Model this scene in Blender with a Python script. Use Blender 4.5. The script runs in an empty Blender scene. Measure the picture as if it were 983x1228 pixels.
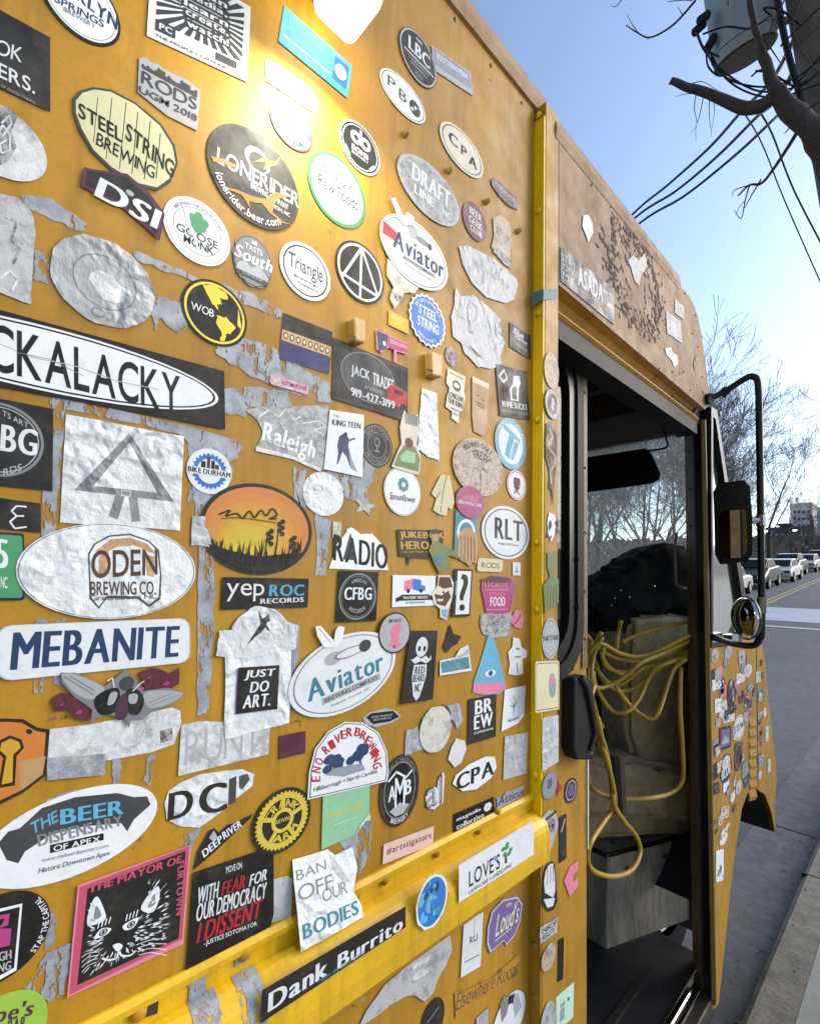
import bpy, bmesh, math, random
from mathutils import Vector, Matrix, noise
import numpy as np
R = math.radians
scn = bpy.context.scene
# ---------------------------------------------------------------- camera (solved from the photograph)
CX, CY = 491.5, 655.0
VY = (1108.0, 709.0); VZ = (690.0, -7865.0)
FOC = math.sqrt((VY[1]-CY)*(-VZ[1]+CY)-(VY[0]-CX)*(VZ[0]-CX))
dY = Vector((VY[0]-CX, VY[1]-CY, FOC)).normalized()
dZ = Vector((VZ[0]-CX, VZ[1]-CY, FOC)).normalized()
dX = dY.cross(dZ)
EYE = Vector((0, 0, 1.8))
cd = bpy.data.cameras.new('camera'); cam = bpy.data.objects.new('camera', cd); scn.collection.objects.link(cam)
cam.matrix_world = Matrix(((dX[0], -dX[1], -dX[2], EYE[0]), (dY[0], -dY[1], -dY[2], EYE[1]), (dZ[0], -dZ[1], -dZ[2], EYE[2]), (0, 0, 0, 1)))
cd.sensor_fit = 'VERTICAL'; cd.sensor_height = 36; cd.lens = FOC/1228*36
cd.shift_y = (CY-614)/1228; cd.clip_start = 0.02; cd.clip_end = 3000
scn.camera = cam
# ---------------------------------------------------------------- sky, sun, exposure
SUN_EL, SUN_AZ = 27.0, 32.0        # azimuth from +Y towards +X
w = bpy.data.worlds.new('World'); scn.world = w; w.use_nodes = True
nt = w.node_tree; sky = nt.nodes.new('ShaderNodeTexSky'); sky.sky_type = 'NISHITA'; sky.sun_disc = False
sky.sun_elevation = R(SUN_EL); sky.sun_rotation = R(SUN_AZ); sky.air_density = 1.0; sky.dust_density = 1.1; sky.ozone_density = 1.6
bg = nt.nodes['Background']; bg.inputs[1].default_value = 0.15; nt.links.new(sky.outputs[0], bg.inputs[0])
sl = bpy.data.lights.new('sun', 'SUN'); sl.energy = 1.3; sl.angle = R(40); sl.color = (1, .93, .84)
sun = bpy.data.objects.new('sun', sl); scn.collection.objects.link(sun)
sv = Vector((math.sin(R(SUN_AZ))*math.cos(R(SUN_EL)), math.cos(R(SUN_AZ))*math.cos(R(SUN_EL)), math.sin(R(SUN_EL))))
sun.rotation_euler = sv.to_track_quat('Z', 'Y').to_euler(); sun.location = (0, 0, 12)
scn.view_settings.view_transform = 'Standard'; scn.view_settings.look = 'None'
scn.view_settings.exposure = 0.97; scn.view_settings.gamma = 1
scn.cycles.max_bounces = 8; scn.cycles.transparent_max_bounces = 12
# ---------------------------------------------------------------- pixel -> ray helpers
def ray(px, py):
    r = Vector((px-CX, py-CY, FOC)); return Vector((r.dot(dX), r.dot(dY), r.dot(dZ)))
def atX(px, py, X): r = ray(px, py); return EYE+r*(X/r.x)
def atY(px, py, Y): r = ray(px, py); return EYE+r*(Y/r.y)
def atD(px, py, D): r = ray(px, py); return EYE+r*(D/r.length)
GS, GY = 0.08, 12.0
def hgt(y):
    t = max(0.0, y-(GY-4)); return GS*(t*t/16 if t < 8 else t-4)
def gnd(px, py):
    r = ray(px, py); lo = 1.0
    for i in range(4000):
        lo *= 1.004
        p = EYE+r*(lo/r.y)
        if p.z <= hgt(p.y): return p
    return p
# ---------------------------------------------------------------- colours and materials
def lin(c): return c/12.92 if c <= .04045 else ((c+.055)/1.055)**2.4
def srgb(h): return tuple(lin(int(h[i:i+2], 16)/255) for i in (0, 2, 4))
COL = {k: srgb(v) for k, v in dict(w='dcdfe2', ow='cfc9b8', k='0b0b0d', dg='3a3b40', g='7d7f84', lg='a9abaf', sil='b9bbc0', cream='cfcba2', tan='b98f5c',
    brn='4a2a1c', red='b5202c', pink='d87a94', mag='a83a78', pur='6a5694', blu='2c6fc0', lb='5aa5c4', nav='1f3a5f', teal='3b7f8f', grn='3f8f5c', lgr='8fc49a',
    mint='b9dcc4', lime='8fb83a', org='c8782c', yel='d9c23c', gold='c79a22', sky='4fb4dc', rust='5a2c18', mus='b07c22', gb='8a94a2', olv='6f7a4a', skin='b08a64', plum='4a2440', win='5a1f30').items()}
class NT:
    def __init__(s, name):
        s.m = bpy.data.materials.new(name); s.m.use_nodes = True; s.t = s.m.node_tree; s.b = s.t.nodes['Principled BSDF']
    def n(s, typ, **k):
        nd = s.t.nodes.new(typ)
        for a, v in k.items():
            if a.startswith('i_'): nd.inputs[int(a[2:]) if a[2:].isdigit() else a[2:]].default_value = v
            else: setattr(nd, a, v)
        return nd
    def l(s, a, b): s.t.links.new(a, b)
    def pos(s): return s.n('ShaderNodeNewGeometry').outputs['Position']
    def noise(s, scale, detail=4, rough=.6, vec=None, stretch=None):
        nd = s.n('ShaderNodeTexNoise'); nd.inputs['Scale'].default_value = scale; nd.inputs['Detail'].default_value = detail; nd.inputs['Roughness'].default_value = rough
        v = vec or s.pos()
        if stretch:
            mp = s.n('ShaderNodeMapping'); mp.inputs['Scale'].default_value = stretch; s.l(v, mp.inputs[0]); v = mp.outputs[0]
        s.l(v, nd.inputs['Vector']); return nd.outputs['Fac']
    def ramp(s, f, stops):
        r = s.n('ShaderNodeValToRGB'); e = r.color_ramp.elements
        while len(e) < len(stops): e.new(.5)
        for el, (p, c) in zip(e, stops): el.position = p; el.color = (*c, 1) if len(c) == 3 else c
        s.l(f, r.inputs[0]); return r.outputs[0]
    def mix(s, f, a, b, mode='MIX'):
        m = s.n('ShaderNodeMix', data_type='RGBA', blend_type=mode)
        for i, x in ((0, f), (6, a), (7, b)):
            if isinstance(x, (int, float)): m.inputs[i].default_value = x
            elif isinstance(x, tuple): m.inputs[i].default_value = (*x, 1)
            else: s.l(x, m.inputs[i])
        return m.outputs[2]
    def bump(s, h, strength=.3, dist=.01):
        b = s.n('ShaderNodeBump'); b.inputs['Strength'].default_value = strength; b.inputs['Distance'].default_value = dist
        s.l(h, b.inputs['Height']); s.l(b.outputs[0], s.b.inputs['Normal'])
    def fin(s, col=None, rough=.5, metal=0., **k):
        if col is not None:
            if isinstance(col, tuple): s.b.inputs['Base Color'].default_value = (*col, 1)
            else: s.l(col, s.b.inputs['Base Color'])
        if isinstance(rough, (int, float)): s.b.inputs['Roughness'].default_value = rough
        else: s.l(rough, s.b.inputs['Roughness'])
        s.b.inputs['Metallic'].default_value = metal
        for a, v in k.items(): s.b.inputs[a.replace('_', ' ')].default_value = v
        return s.m
BW = ((0, (0, 0, 0)), (1, (1, 1, 1)))
def mat_paint(name, base, dark, rough=.42, chip=True):
    n = NT(name); a = n.noise(3.2, 5, .6); c = n.mix(n.ramp(a, ((.35, (0,0,0)), (.7, (1,1,1)))), base, dark)
    # rain streaks and grime with a shape of their own
    st = n.noise(9, 4, .7, stretch=(1, 3.2, .35)); c = n.mix(n.ramp(st, ((.48, (0,0,0)), (.78, (.6,.6,.6)))), c, tuple(x*.45 for x in dark))
    f = n.noise(170, 2, .8); c = n.mix(n.ramp(f, ((.30, (.30,.30,.30)), (.52, (0,0,0)))), c, tuple(x*.55 for x in base))
    if chip:
        ch = n.noise(26, 6, .75); c = n.mix(n.ramp(ch, ((.675, (0,0,0)), (.70, (.85,.85,.85)))), c, srgb('4a3220'))
    n.bump(n.noise(14, 3, .5), .10, .01)
    return n.fin(c, n.ramp(n.noise(20, 3), ((.3, (rough,)*3), (.7, (rough+.2,)*3))), Specular_IOR_Level=.35)
M = {}
M['mustard'] = mat_paint('mustard_paint', srgb('b2821a'), srgb('946a16'), .45)
M['skylit_tan'] = mat_paint('faded_skylit_paint', srgb('a88868'), srgb('8f7056'), .6)  # faded body paint; the grey cast of sky light is put into this tan
M['yellow'] = mat_paint('lamplit_yellow_paint', srgb('ecc40a'), srgb('d8ae0a'), .3)  # same mustard paint, with the lamp's glow put into a brighter yellow
M['lamplit_rail'] = mat_paint('lamplit_rail_paint', srgb('dcae1a'), srgb('c89c1a'), .28)  # mustard again, brightened so the colour carries the lamplight on the rail
def mat_plain(name, col, rough=.5, metal=0., nscale=12, amt=.35, bump=.15, spec=.5):
    n = NT(name); c = n.mix(n.ramp(n.noise(nscale, 5, .7), ((.3, (0,0,0)), (.75, (1,1,1)))), col, tuple(x*(1-amt) for x in col)); n.bump(n.noise(nscale*4, 3), bump, .004)
    return n.fin(c, rough, metal, Specular_IOR_Level=spec)
M['black'] = mat_plain('black_rubber', srgb('18181b'), .6, spec=.2)
M['blackgloss'] = mat_plain('black_enamel', srgb('121214'), .35, spec=.3)
M['jacket'] = mat_plain('black_cloth', srgb('060607'), .9, 0, 30, .5, .6, spec=.15)
M['brownmetal'] = mat_plain('weathered_brown_metal', srgb('7c6446'), .55, .1, 18, .65, .4)
M['darkmetal'] = mat_plain('dark_grimy_metal', srgb('3a3430'), .45, .4, 10, .6, .3)
M['olive'] = mat_plain('olive_trim', srgb('8a7038'), .45, 0, 14, .4)
M['chrome'] = mat_plain('worn_chrome', srgb('b8b8b4'), .12, 1., 20, .2, .02)
M['mirror'] = NT('mirror_glass').fin(srgb('c8c4b8'), .02, 1.)
M['cable'] = mat_plain('yellow_cable_jacket', srgb('b08a1e'), .45, 0, 40, .35, .2)
M['beige'] = mat_plain('grimy_beige_vinyl', srgb('947a56'), .7, 0, 16, .55, .6)
M['ceil'] = mat_plain('stained_brown_headliner', srgb('9a7c54'), .8, 0, 7, .6, .4)
M['dark'] = mat_plain('dark_cab_lining', srgb('3a3028'), .8, 0, 6, .5)
M['floor'] = mat_plain('black_rubber_floor', srgb('1c1c22'), .5, 0, 25, .5, .4)
M['clip'] = mat_plain('tan_plastic', srgb('c09a58'), .4, 0, 30, .3)
M['tapeblue'] = mat_plain('faded_blue_tape', srgb('527a86'), .6, 0, 60, .4)
def mat_patch():
    n = NT('grey_adhesive_residue'); f = n.noise(45, 5, .75); c = n.ramp(f, ((.3, srgb('6e7278')), (.7, srgb('a4a9b2')))); n.bump(f, .15, .002)
    n.l(n.ramp(n.noise(38, 6, .8, stretch=(1, 1.6, .6)), ((.435, (0, 0, 0)), (.46, (1, 1, 1)))), n.b.inputs['Alpha']); return n.fin(c, .6)
M['patch'] = mat_patch()
M['concrete'] = mat_plain('concrete', srgb('6e6d6c'), .85, 0, 9, .55, 1.)
M['curb'] = mat_plain('curb_stone', srgb('8a8272'), .85, 0, 14, .6, 1.)
M['walk'] = mat_plain('pavement_concrete', srgb('a8a498'), .85, 0, 5, .3, .5)
M['bark'] = mat_plain('grey_brown_bark', srgb('4a403c'), .9, 0, 45, .65, 1.)
M['twig'] = mat_plain('twig_bark', srgb('6a6460'), .9, 0, 3, .4, 0)
M['wood'] = mat_plain('pole_timber', srgb('6a5c50'), .9, 0, 8, .5, .6)
M['galv'] = mat_plain('transformer_grey', srgb('868c92'), .5, .2, 4, .25)
M['white'] = mat_plain('white_plastic', srgb('d0d0cc'), .45)
def mat_scraped():
    n = NT('scraped_metal'); s_ = n.noise(5, 6, .75, stretch=(4, 4, .6)); c = n.ramp(s_, ((.3, srgb('625a4e')), (.5, srgb('8c8272')), (.62, srgb('a89c88')), (.75, srgb('6e5c50'))))
    g = n.noise(3, 4); c = n.mix(n.ramp(g, ((.55, (0,0,0)), (.7, (.8,.8,.8)))), c, srgb('2c2724')); n.bump(s_, .25, .01); return n.fin(c, .5, .25)
M['scraped'] = mat_scraped()
def mat_asphalt():
    n = NT('asphalt'); f = n.noise(90, 4, .8); c = n.ramp(f, ((.3, srgb('484a4e')), (.7, srgb('6c6e72')))); b = n.noise(.7, 4); c = n.mix(n.ramp(b, ((.4, (0,0,0)), (.7, (.5,.5,.5)))), c, srgb('505258'))
    k = n.noise(6, 5, .8); c = n.mix(n.ramp(k, ((.5, (0,0,0)), (.62, (.45,.45,.45)))), c, srgb('34363c')); n.bump(f, 1., .012); return n.fin(c, .8)
M['asphalt'] = mat_asphalt()
def mat_grass():
    n = NT('winter_grass'); c = n.ramp(n.noise(1.5, 6, .7), ((.3, srgb('3a3c28')), (.7, srgb('6a6248')))); return n.fin(c, .95)
M['grass'] = mat_grass()
def glass(name, col=(.55, .6, .6), alpha=.25, rough=.03, ior=1.3):
    n = NT(name); t = n.n('ShaderNodeBsdfTransparent'); t.inputs[0].default_value = (*col, 1)
    g = n.n('ShaderNodeBsdfGlossy'); g.inputs['Roughness'].default_value = rough; fr = n.n('ShaderNodeFresnel'); fr.inputs[0].default_value = ior
    sc = n.n('ShaderNodeTexNoise'); sc.inputs['Scale'].default_value = 60; sc.inputs['Detail'].default_value = 5
    d = n.n('ShaderNodeBsdfTranslucent'); d.inputs[0].default_value = (.6, .64, .64, 1)
    mx = n.n('ShaderNodeMixShader'); n.l(fr.outputs[0], mx.inputs[0]); n.l(t.outputs[0], mx.inputs[1]); n.l(g.outputs[0], mx.inputs[2])
    m2 = n.n('ShaderNodeMixShader'); r = n.ramp(sc.outputs[0], ((.35, (alpha*.4,)*3), (.75, (alpha,)*3))); n.l(r, m2.inputs[0]); n.l(mx.outputs[0], m2.inputs[1]); n.l(d.outputs[0], m2.inputs[2])
    n.l(m2.outputs[0], n.t.nodes['Material Output'].inputs[0]); return n.m
M['glass'] = glass('dusty_windscreen_glass', (.86, .92, .92), .15)
M['glassq'] = glass('quarter_window_glass', (.42, .58, .58), .06, .12, 1.1)
M['glassdark'] = glass('dark_door_glass', (.25, .28, .28), .12)
def emis(name, col, st):
    n = NT(name); n.b.inputs['Emission Color'].default_value = (*col, 1); n.b.inputs['Emission Strength'].default_value = st; return n.fin(col, .4)
M['lamplens'] = emis('lit_lamp_lens', (1, .93, .72), 5)
M['litwarm'] = emis('lit_street_bulb', (1, .72, .4), 6)
M['litwhite'] = emis('lit_sign_white', (1, .97, .9), 4)
# printed vinyl: colour from the face attribute, wear from noise
def mat_vinyl(name, kind):
    n = NT(name); at = n.n('ShaderNodeAttribute', attribute_name='ink'); c = at.outputs['Color']
    if kind == 'print':
        c = n.mix(n.ramp(n.noise(70, 5, .75), ((.52, (0,0,0)), (.75, (.22,.22,.22)))), c, srgb('6e6a60')); c = n.mix(n.ramp(n.noise(9, 4, .7), ((.5, (0,0,0)), (.8, (.14,.14,.14)))), c, srgb('8a8474'))
        n.bump(n.noise(30, 3, .5), .25, .004); return n.fin(c, n.ramp(n.noise(25, 3), ((.3, (.35,)*3), (.7, (.65,)*3))), Specular_IOR_Level=.25)
    if kind == 'faded':
        f = n.noise(110, 6, .85); c = n.mix(n.ramp(f, ((.42, (0,0,0)), (.56, (.75,.75,.75)))), c, srgb('b8b8b6')); g = n.noise(28, 5, .8); c = n.mix(n.ramp(g, ((.5, (0,0,0)), (.62, (.55,.55,.55)))), c, srgb('5e5e60'))
        n.bump(f, .4, .003); return n.fin(c, .55)
    if kind == 'crinkle':
        v = n.n('ShaderNodeTexWave', wave_type='BANDS'); v.inputs['Scale'].default_value = 9; v.inputs['Distortion'].default_value = 22; v.inputs['Detail'].default_value = 4; v.inputs['Detail Scale'].default_value = 1.4; n.l(n.pos(), v.inputs[0])
        f = n.noise(55, 5, .7); ms = n.noise(14, 2); 
        h = n.n('ShaderNodeMath', operation='MULTIPLY'); n.l(v.outputs['Fac'], h.inputs[0]); n.l(n.ramp(ms, ((.4, (0,0,0)), (.62, (1,1,1)))), h.inputs[1])
        h2 = n.n('ShaderNodeMath', operation='MULTIPLY_ADD'); n.l(f, h2.inputs[0]); h2.inputs[1].default_value = .8; n.l(h.outputs[0], h2.inputs[2])
        c = n.mix(n.ramp(f, ((.3, (.3,)*3), (.55, (0,0,0)))), c, srgb('6c6c70')); n.bump(h2.outputs[0], .55, .005); return n.fin(c, .48)
M['print'] = mat_vinyl('printed_vinyl', 'print'); M['faded'] = mat_vinyl('faded_vinyl', 'faded'); M['crinkle'] = mat_vinyl('crinkled_vinyl', 'crinkle')
# ---------------------------------------------------------------- objects
WL = {}
LINK = scn.collection.objects.link
def empty(name, loc, parent=None):
    o = bpy.data.objects.new(name, None); LINK(o); loc = Vector(loc); WL[o] = loc; o.empty_display_size = .1
    if parent: o.parent = parent; o.location = loc-WL[parent]
    else: o.location = loc
    return o
def mk(name, V, F, mat, parent=None, ink=None, smooth=False, label=None, origin=None):
    V = [Vector(v) for v in V]
    if origin is None:
        xs = [v.x for v in V]; ys = [v.y for v in V]; zs = [v.z for v in V]
        origin = Vector(((min(xs)+max(xs))/2, (min(ys)+max(ys))/2, (min(zs)+max(zs))/2 if parent else min(zs)))
    me = bpy.data.meshes.new(name); me.from_pydata([v-origin for v in V], [], F); me.materials.append(M[mat] if isinstance(mat, str) else mat)
    if ink is not None:
        a = me.attributes.new('ink', 'FLOAT_COLOR', 'FACE'); flat = []
        for c in ink: flat += [c[0], c[1], c[2], 1]
        a.data.foreach_set('color', flat)
    if smooth: me.polygons.foreach_set('use_smooth', [True]*len(me.polygons))
    o = bpy.data.objects.new(name, me); LINK(o); WL[o] = origin
    if parent: o.parent = parent; o.location = origin-WL[parent]
    else: o.location = origin
    if label: o['label'] = label
    return o
def tag(o, label=None, cat=None, group=None, kind=None):
    for k, v in (('label', label), ('category', cat), ('group', group), ('kind', kind)):
        if v: o[k] = v
    return o
class G:
    """collects geometry for one mesh"""
    def __init__(s): s.V = []; s.F = []
    def add(s, V, F): b = len(s.V); s.V += [Vector(v) for v in V]; s.F += [tuple(i+b for i in f) for f in F]; return s
    def box(s, x0, x1, y0, y1, z0, z1):
        V = [(x, y, z) for z in (z0, z1) for x, y in ((x0, y0), (x1, y0), (x1, y1), (x0, y1))]
        return s.add(V, [(3,2,1,0), (4,5,6,7), (0,1,5,4), (1,2,6,5), (2,3,7,6), (3,0,4,7)])
    def prismX(s, yz, x0, x1):
        n = len(yz); V = [(x0, y, z) for y, z in yz]+[(x1, y, z) for y, z in yz]
        return s.add(V, [tuple(range(n)), tuple(range(2*n-1, n-1, -1))]+[(i, i+n, (i+1) % n+n, (i+1) % n) for i in range(n)])
    def prismY(s, xz, y0, y1, closed=True):
        n = len(xz); V = [(x, y0, z) for x, z in xz]+[(x, y1, z) for x, z in xz]
        F = [(i, i+n, (i+1) % n+n, (i+1) % n) for i in range(n if closed else n-1)]
        if closed: F += [tuple(range(n)), tuple(range(2*n-1, n-1, -1))]
        return s.add(V, F)
    def prismZ(s, xy, z0, z1):
        n = len(xy); V = [(x, y, z0) for x, y in xy]+[(x, y, z1) for x, y in xy]
        return s.add(V, [tuple(range(n)), tuple(range(2*n-1, n-1, -1))]+[(i, i+n, (i+1) % n+n, (i+1) % n) for i in range(n)])
    def tube(s, pts, r, n=8, cap=True):
        pts = [Vector(p) for p in pts]; rr = r if isinstance(r, (list, tuple)) else [r]*len(pts); rings = []
        t0 = (pts[1]-pts[0]).normalized(); a = t0.orthogonal().normalized()
        for i, p in enumerate(pts):
            t = (pts[min(i+1, len(pts)-1)]-pts[max(i-1, 0)]).normalized(); a = (a-t*a.dot(t))
            a = a.normalized() if a.length > 1e-6 else t.orthogonal().normalized(); b = t.cross(a)
            rings.append([p+(a*math.cos(2*math.pi*k/n)+b*math.sin(2*math.pi*k/n))*rr[i] for k in range(n)])
        V = [v for rg in rings for v in rg]; F = [(i*n+k, i*n+(k+1) % n, (i+1)*n+(k+1) % n, (i+1)*n+k) for i in range(len(pts)-1) for k in range(n)]
        if cap: F += [tuple(range(n-1, -1, -1)), tuple((len(pts)-1)*n+k for k in range(n))]
        return s.add(V, F)
    def dome(s, c, n_, r, h, seg=10, rings=3):
        c = Vector(c); n_ = Vector(n_).normalized(); a = n_.orthogonal().normalized(); b = n_.cross(a); V = []; F = []
        for j in range(rings):
            t = j/rings*math.pi/2; V += [c+(a*math.cos(2*math.pi*k/seg)+b*math.sin(2*math.pi*k/seg))*r*math.cos(t)+n_*h*math.sin(t) for k in range(seg)]
        V.append(c+n_*h)
        F = [(j*seg+k, j*seg+(k+1) % seg, (j+1)*seg+(k+1) % seg, (j+1)*seg+k) for j in range(rings-1) for k in range(seg)]+[((rings-1)*seg+k, (rings-1)*seg+(k+1) % seg, rings*seg) for k in range(seg)]
        return s.add(V, F)
    def mk(s, name, mat, parent=None, **k): return mk(name, s.V, s.F, mat, parent, **k)
def spline(pts, n=6):
    pts = [Vector(p) for p in pts]; P = [pts[0]*2-pts[1]]+pts+[pts[-1]*2-pts[-2]]; out = []
    for i in range(1, len(P)-2):
        for k in range(n):
            t = k/n; a, b, c, d = P[i-1:i+3]
            out.append(.5*((2*b)+(c-a)*t+(2*a-5*b+4*c-d)*t*t+(3*b-a-3*c+d)*t**3))
    return out+[pts[-1]]
def bevel(o, wd=.004, seg=2):
    m = o.modifiers.new('bevel', 'BEVEL'); m.width = wd; m.segments = seg; m.limit_method = 'ANGLE'; return o
# ================================================================ ground, road, kerb
def strip(name, x0, x1, ys, z, mat, kind='structure'):
    V = []; 
    for y in ys: V += [(x0, y, hgt(y)+z), (x1, y, hgt(y)+z)]
    o = mk(name, V, [(2*i, 2*i+1, 2*i+3, 2*i+2) for i in range(len(ys)-1)], mat); tag(o, kind=kind); return o
YS = [-30, -5, 0, 4]+[7.5+i*.5 for i in range(0, 20)]+[20, 22, 26, 30, 40, 80, 130, 220, 420, 900]
strip('ground', -600, 600, YS, -.06, 'grass')
strip('road', -8.9, -.95, YS, -.004, 'asphalt')
strip('gutter_pan', -.95, -.56, YS[:-3], 0, 'concrete')
g = G()
for y0, y1 in zip(YS[:-3], YS[1:-2]):
    b = len(g.V); g.V += [Vector(v) for y in (y0, y1) for v in ((-.56, y, hgt(y)-.05), (-.55, y, hgt(y)+.10), (-.525, y, hgt(y)+.13), (-.40, y, hgt(y)+.13), (-.40, y, hgt(y)-.05))]
    g.F += [(b+i, b+i+1, b+i+6, b+i+5) for i in range(4)]
tag(g.mk('kerb', 'curb'), kind='structure')
strip('pavement', -.398, 9, YS[:-3], .126, 'walk')
g = G()
for y in (1.2, 4.66, 8.1, 11.6): g.box(-.949, -.562, y, y+.008, .0015, .004)
tag(g.mk('gutter_joint', 'dark'), kind='structure')
strip('crosswalk_marking', -8.0, -1.0, [20.5+i*.4 for i in range(11)], .006, mat_plain('road_paint_white', srgb('b9bcc6'), .7, 0, 1.2, .3))
strip('road_marking', -3.6, -1.6, [19.0, 19.25], .006, 'white')
for i, xx in enumerate((-5.0, -4.75)): strip('road_line', xx, xx+.12, [25+i2*3 for i2 in range(60)], .006, mat_plain('road_paint_yellow%d' % i, srgb('b8a070'), .7))
strip('far_kerb', -9.1, -8.9, YS, .12, 'curb')
g = G()
for y in (2.3, 3.75, 5.2, 7.6, 10): g.box(-.5545, -.4005, y, y+.012, .09, .1325)
tag(g.mk('kerb_joint', 'dark'), kind='structure')
rnd = random.Random(9); g = G()
for k in range(420):
    x = rnd.gauss(-.60, .07) if k % 3 else rnd.uniform(-.95, .6); y = rnd.uniform(1.5, 9); z = .131 if x > -.53 else .0035
    if -.575 < x < -.52: continue
    r_ = rnd.uniform(.004, .013); a = rnd.uniform(0, 6.28); q = rnd.uniform(.3, .6)
    g.add([(x+r_*math.cos(a), y+r_*math.sin(a), z+.001), (x-r_*q*math.sin(a), y+r_*q*math.cos(a), z+.004), (x-r_*math.cos(a), y-r_*math.sin(a), z+.001), (x+r_*q*math.sin(a), y-r_*q*math.cos(a), z+.003)], [(0, 1, 2, 3)])
tag(g.mk('leaf_litter', mat_plain('dead_leaf', srgb('5a4630'), .9, 0, 30, .6)), 'dead leaf scraps and grit in the gutter and on the pavement', None, None, 'stuff')
# ================================================================ food truck
XB, XC = -.55, -.525
T = tag(empty('food_truck', (-1.6, .4, 0)), 'mustard yellow step van food truck plastered with hundreds of stickers, side door open', 'food truck')
def yz(px, py, X): p = atX(px, py, X); return (p.y, p.z)
g = G().box(XB-.03, XB, -2.6, .8615, 1.36, 2.835); upper = g.mk('upper_side_panel', 'mustard', T)
# overlap seam of the two upper sheets, left of the round stickers
G().box(XB-.001, XB+.0008, -2.6, .452, 1.385, 2.835).mk('overlapping_sheet', 'mustard', T)
g = G().box(XB-.03, XB, -2.6, .8615, .42, 1.262); g.mk('lower_side_panel', 'mustard', T)
bevel(G().box(XB-.01, XB+.004, -2.6, .861, 1.225, 1.268).mk('seam_lip', 'mustard', T), .003)
# rub rail: bead, flat web with bolts, half round bulge, sticker face
prof = [(XB-.01, 1.384), (XB+.004, 1.384), (XB+.009, 1.379), (XB+.008, 1.372), (XB+.003, 1.369), (XB+.003, 1.352)]
arc = [(XB+.003+.036*math.sin(a), 1.352-.036*(1-math.cos(a))) for a in [R(d) for d in (20, 40, 60, 75, 90)]]
prof += arc+[(XB+.040, 1.29), (XB+.038, 1.268), (XB+.030, 1.262), (XB-.01, 1.262)]
g = G().prismY(prof, -2.6, .8618); g.mk('rub_rail', 'lamplit_rail', T)
G().prismY([(x+.0005, z) for x, z in prof], .8619, .8685).mk('rail_end_cap', 'lamplit_rail', T)
RX = XB+.0405
# corner flange facing backwards, lit by the lamp
PY0, PY1 = .8665, .921
G().box(XB-.02, XC-.001, .862, .866, 1.335, 2.80).mk('corner_strip', 'yellow', T)  # yellow above the rail, mustard below: lamplight and shade set by colour
G().box(XB-.02, XC-.001, .862, .866, .42, 1.334).mk('corner_strip', 'mustard', T)
bevel(G().box(XC-.10, XC, PY0, PY1, .4, 2.835).mk('door_pillar', 'mustard', T), .002)
# roof cap and roof
cap = [(XB-.02, 2.83), (XB+.006, 2.83), (XB+.010, 2.85), (XB+.002, 2.885), (XB-.03, 2.92), (XB-.10, 2.945), (XB-.3, 2.96), (XB-.3, 2.93)]
G().prismY(cap, -2.6, .905).mk('roof_edge', 'skylit_tan', T, smooth=False)
cap2 = [(x+.02, z-.052) for x, z in cap]
G().prismY(cap2, .9055, 1.70).mk('roof_edge', 'skylit_tan', T)
G().box(-2.6, XB-.3, -2.6, 1.70, 2.93, 2.95).mk('roof', 'skylit_tan', T)
# cab header above the door
fc = [yz(a, b, XC) for a, b in ((671, 169), (813, 341), (822, 350), (830, 362), (836, 378), (842, 408), (847, 446), (850, 482), (845, 491), (680, 350))]
fc = [(PY1+.001, 2.783)]+fc[1:9]+[(PY1+.001, 2.448)]
head = G().prismX(fc, XC-.02, XC).mk('door_header', 'skylit_tan', T)
# rolled top front corner towards the windscreen
top = fc[1:8]
V = []; F = []
for k in range(7):
    a = k/6*math.pi/2
    for i, (y, z) in enumerate(top): V.append((XC-.10*(1-math.cos(a))-.0, y+.07*math.sin(a)*.9, z+.02*math.sin(a)*(1-i/6)))
n7 = len(top)
for k in range(6):
    for i in range(n7-1): F.append((k*n7+i, k*n7+i+1, (k+1)*n7+i+1, (k+1)*n7+i))
mk('front_corner', V, F, 'skylit_tan', T, smooth=True)
ft = [(y+.063, z) for y, z in top]
g = G(); g.add([(XC-.10, y, z) for y, z in ft]+[(-2.5, y, z) for y, z in ft], [(i, i+1, n7+i+1, n7+i) for i in range(n7-1)]); g.mk('front_cap', 'skylit_tan', T)
# door track: concave channel and lip
ya, yb = PY1+.001, yz(845, 491, XC)[0]
ch = [(XC-.001, 2.447), (XC-.022, 2.440), (XC-.034, 2.425), (XC-.034, 2.408), (XC-.010, 2.400), (XC-.006, 2.392), (XC-.012, 2.386), (XC-.05, 2.392), (XC-.06, 2.447)]
G().prismY(ch, ya, 1.90).mk('door_track', 'mustard', T)
G().box(XC-.075, XC-.013, ya, 1.90, 2.34, 2.388).mk('track_shadow_gap', 'black', T)  # solid black strip standing in for the shade below the track lip
# sliding door slid back, with its rubber framed window
SX = -.60
dr = empty('sliding_door', (SX, 1.05, 1.4), T)
dr_l = 'yellow sliding door pushed back behind the pillar'; dr['label'] = dr_l
dk = dict(parent=dr)
G().box(SX-.03, SX, .6, 1.193, .42, 1.585).mk('door_skin', 'mustard', **dk)
G().box(SX-.03, SX, 1.13, 1.166, 1.585, 2.36).mk('door_skin', 'mustard', **dk)
G().box(SX-.03, SX, .6, 1.166, 2.385, 2.44).mk('door_skin', 'mustard', **dk)
G().box(SX-.03, SX+.004, 1.1665, 1.193, 1.586, 2.40).mk('edge_channel', 'brownmetal', **dk)
def rr(y0, y1, z0, z1, r, n=6):
    P = []
    for cy, cz, a0 in ((y1-r, z1-r, 0), (y0+r, z1-r, 90), (y0+r, z0+r, 180), (y1-r, z0+r, 270)):
        for k in range(n+1): a = R(a0+90*k/n); P.append((cy+r*math.cos(a), cz+r*math.sin(a)))
    return P
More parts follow.
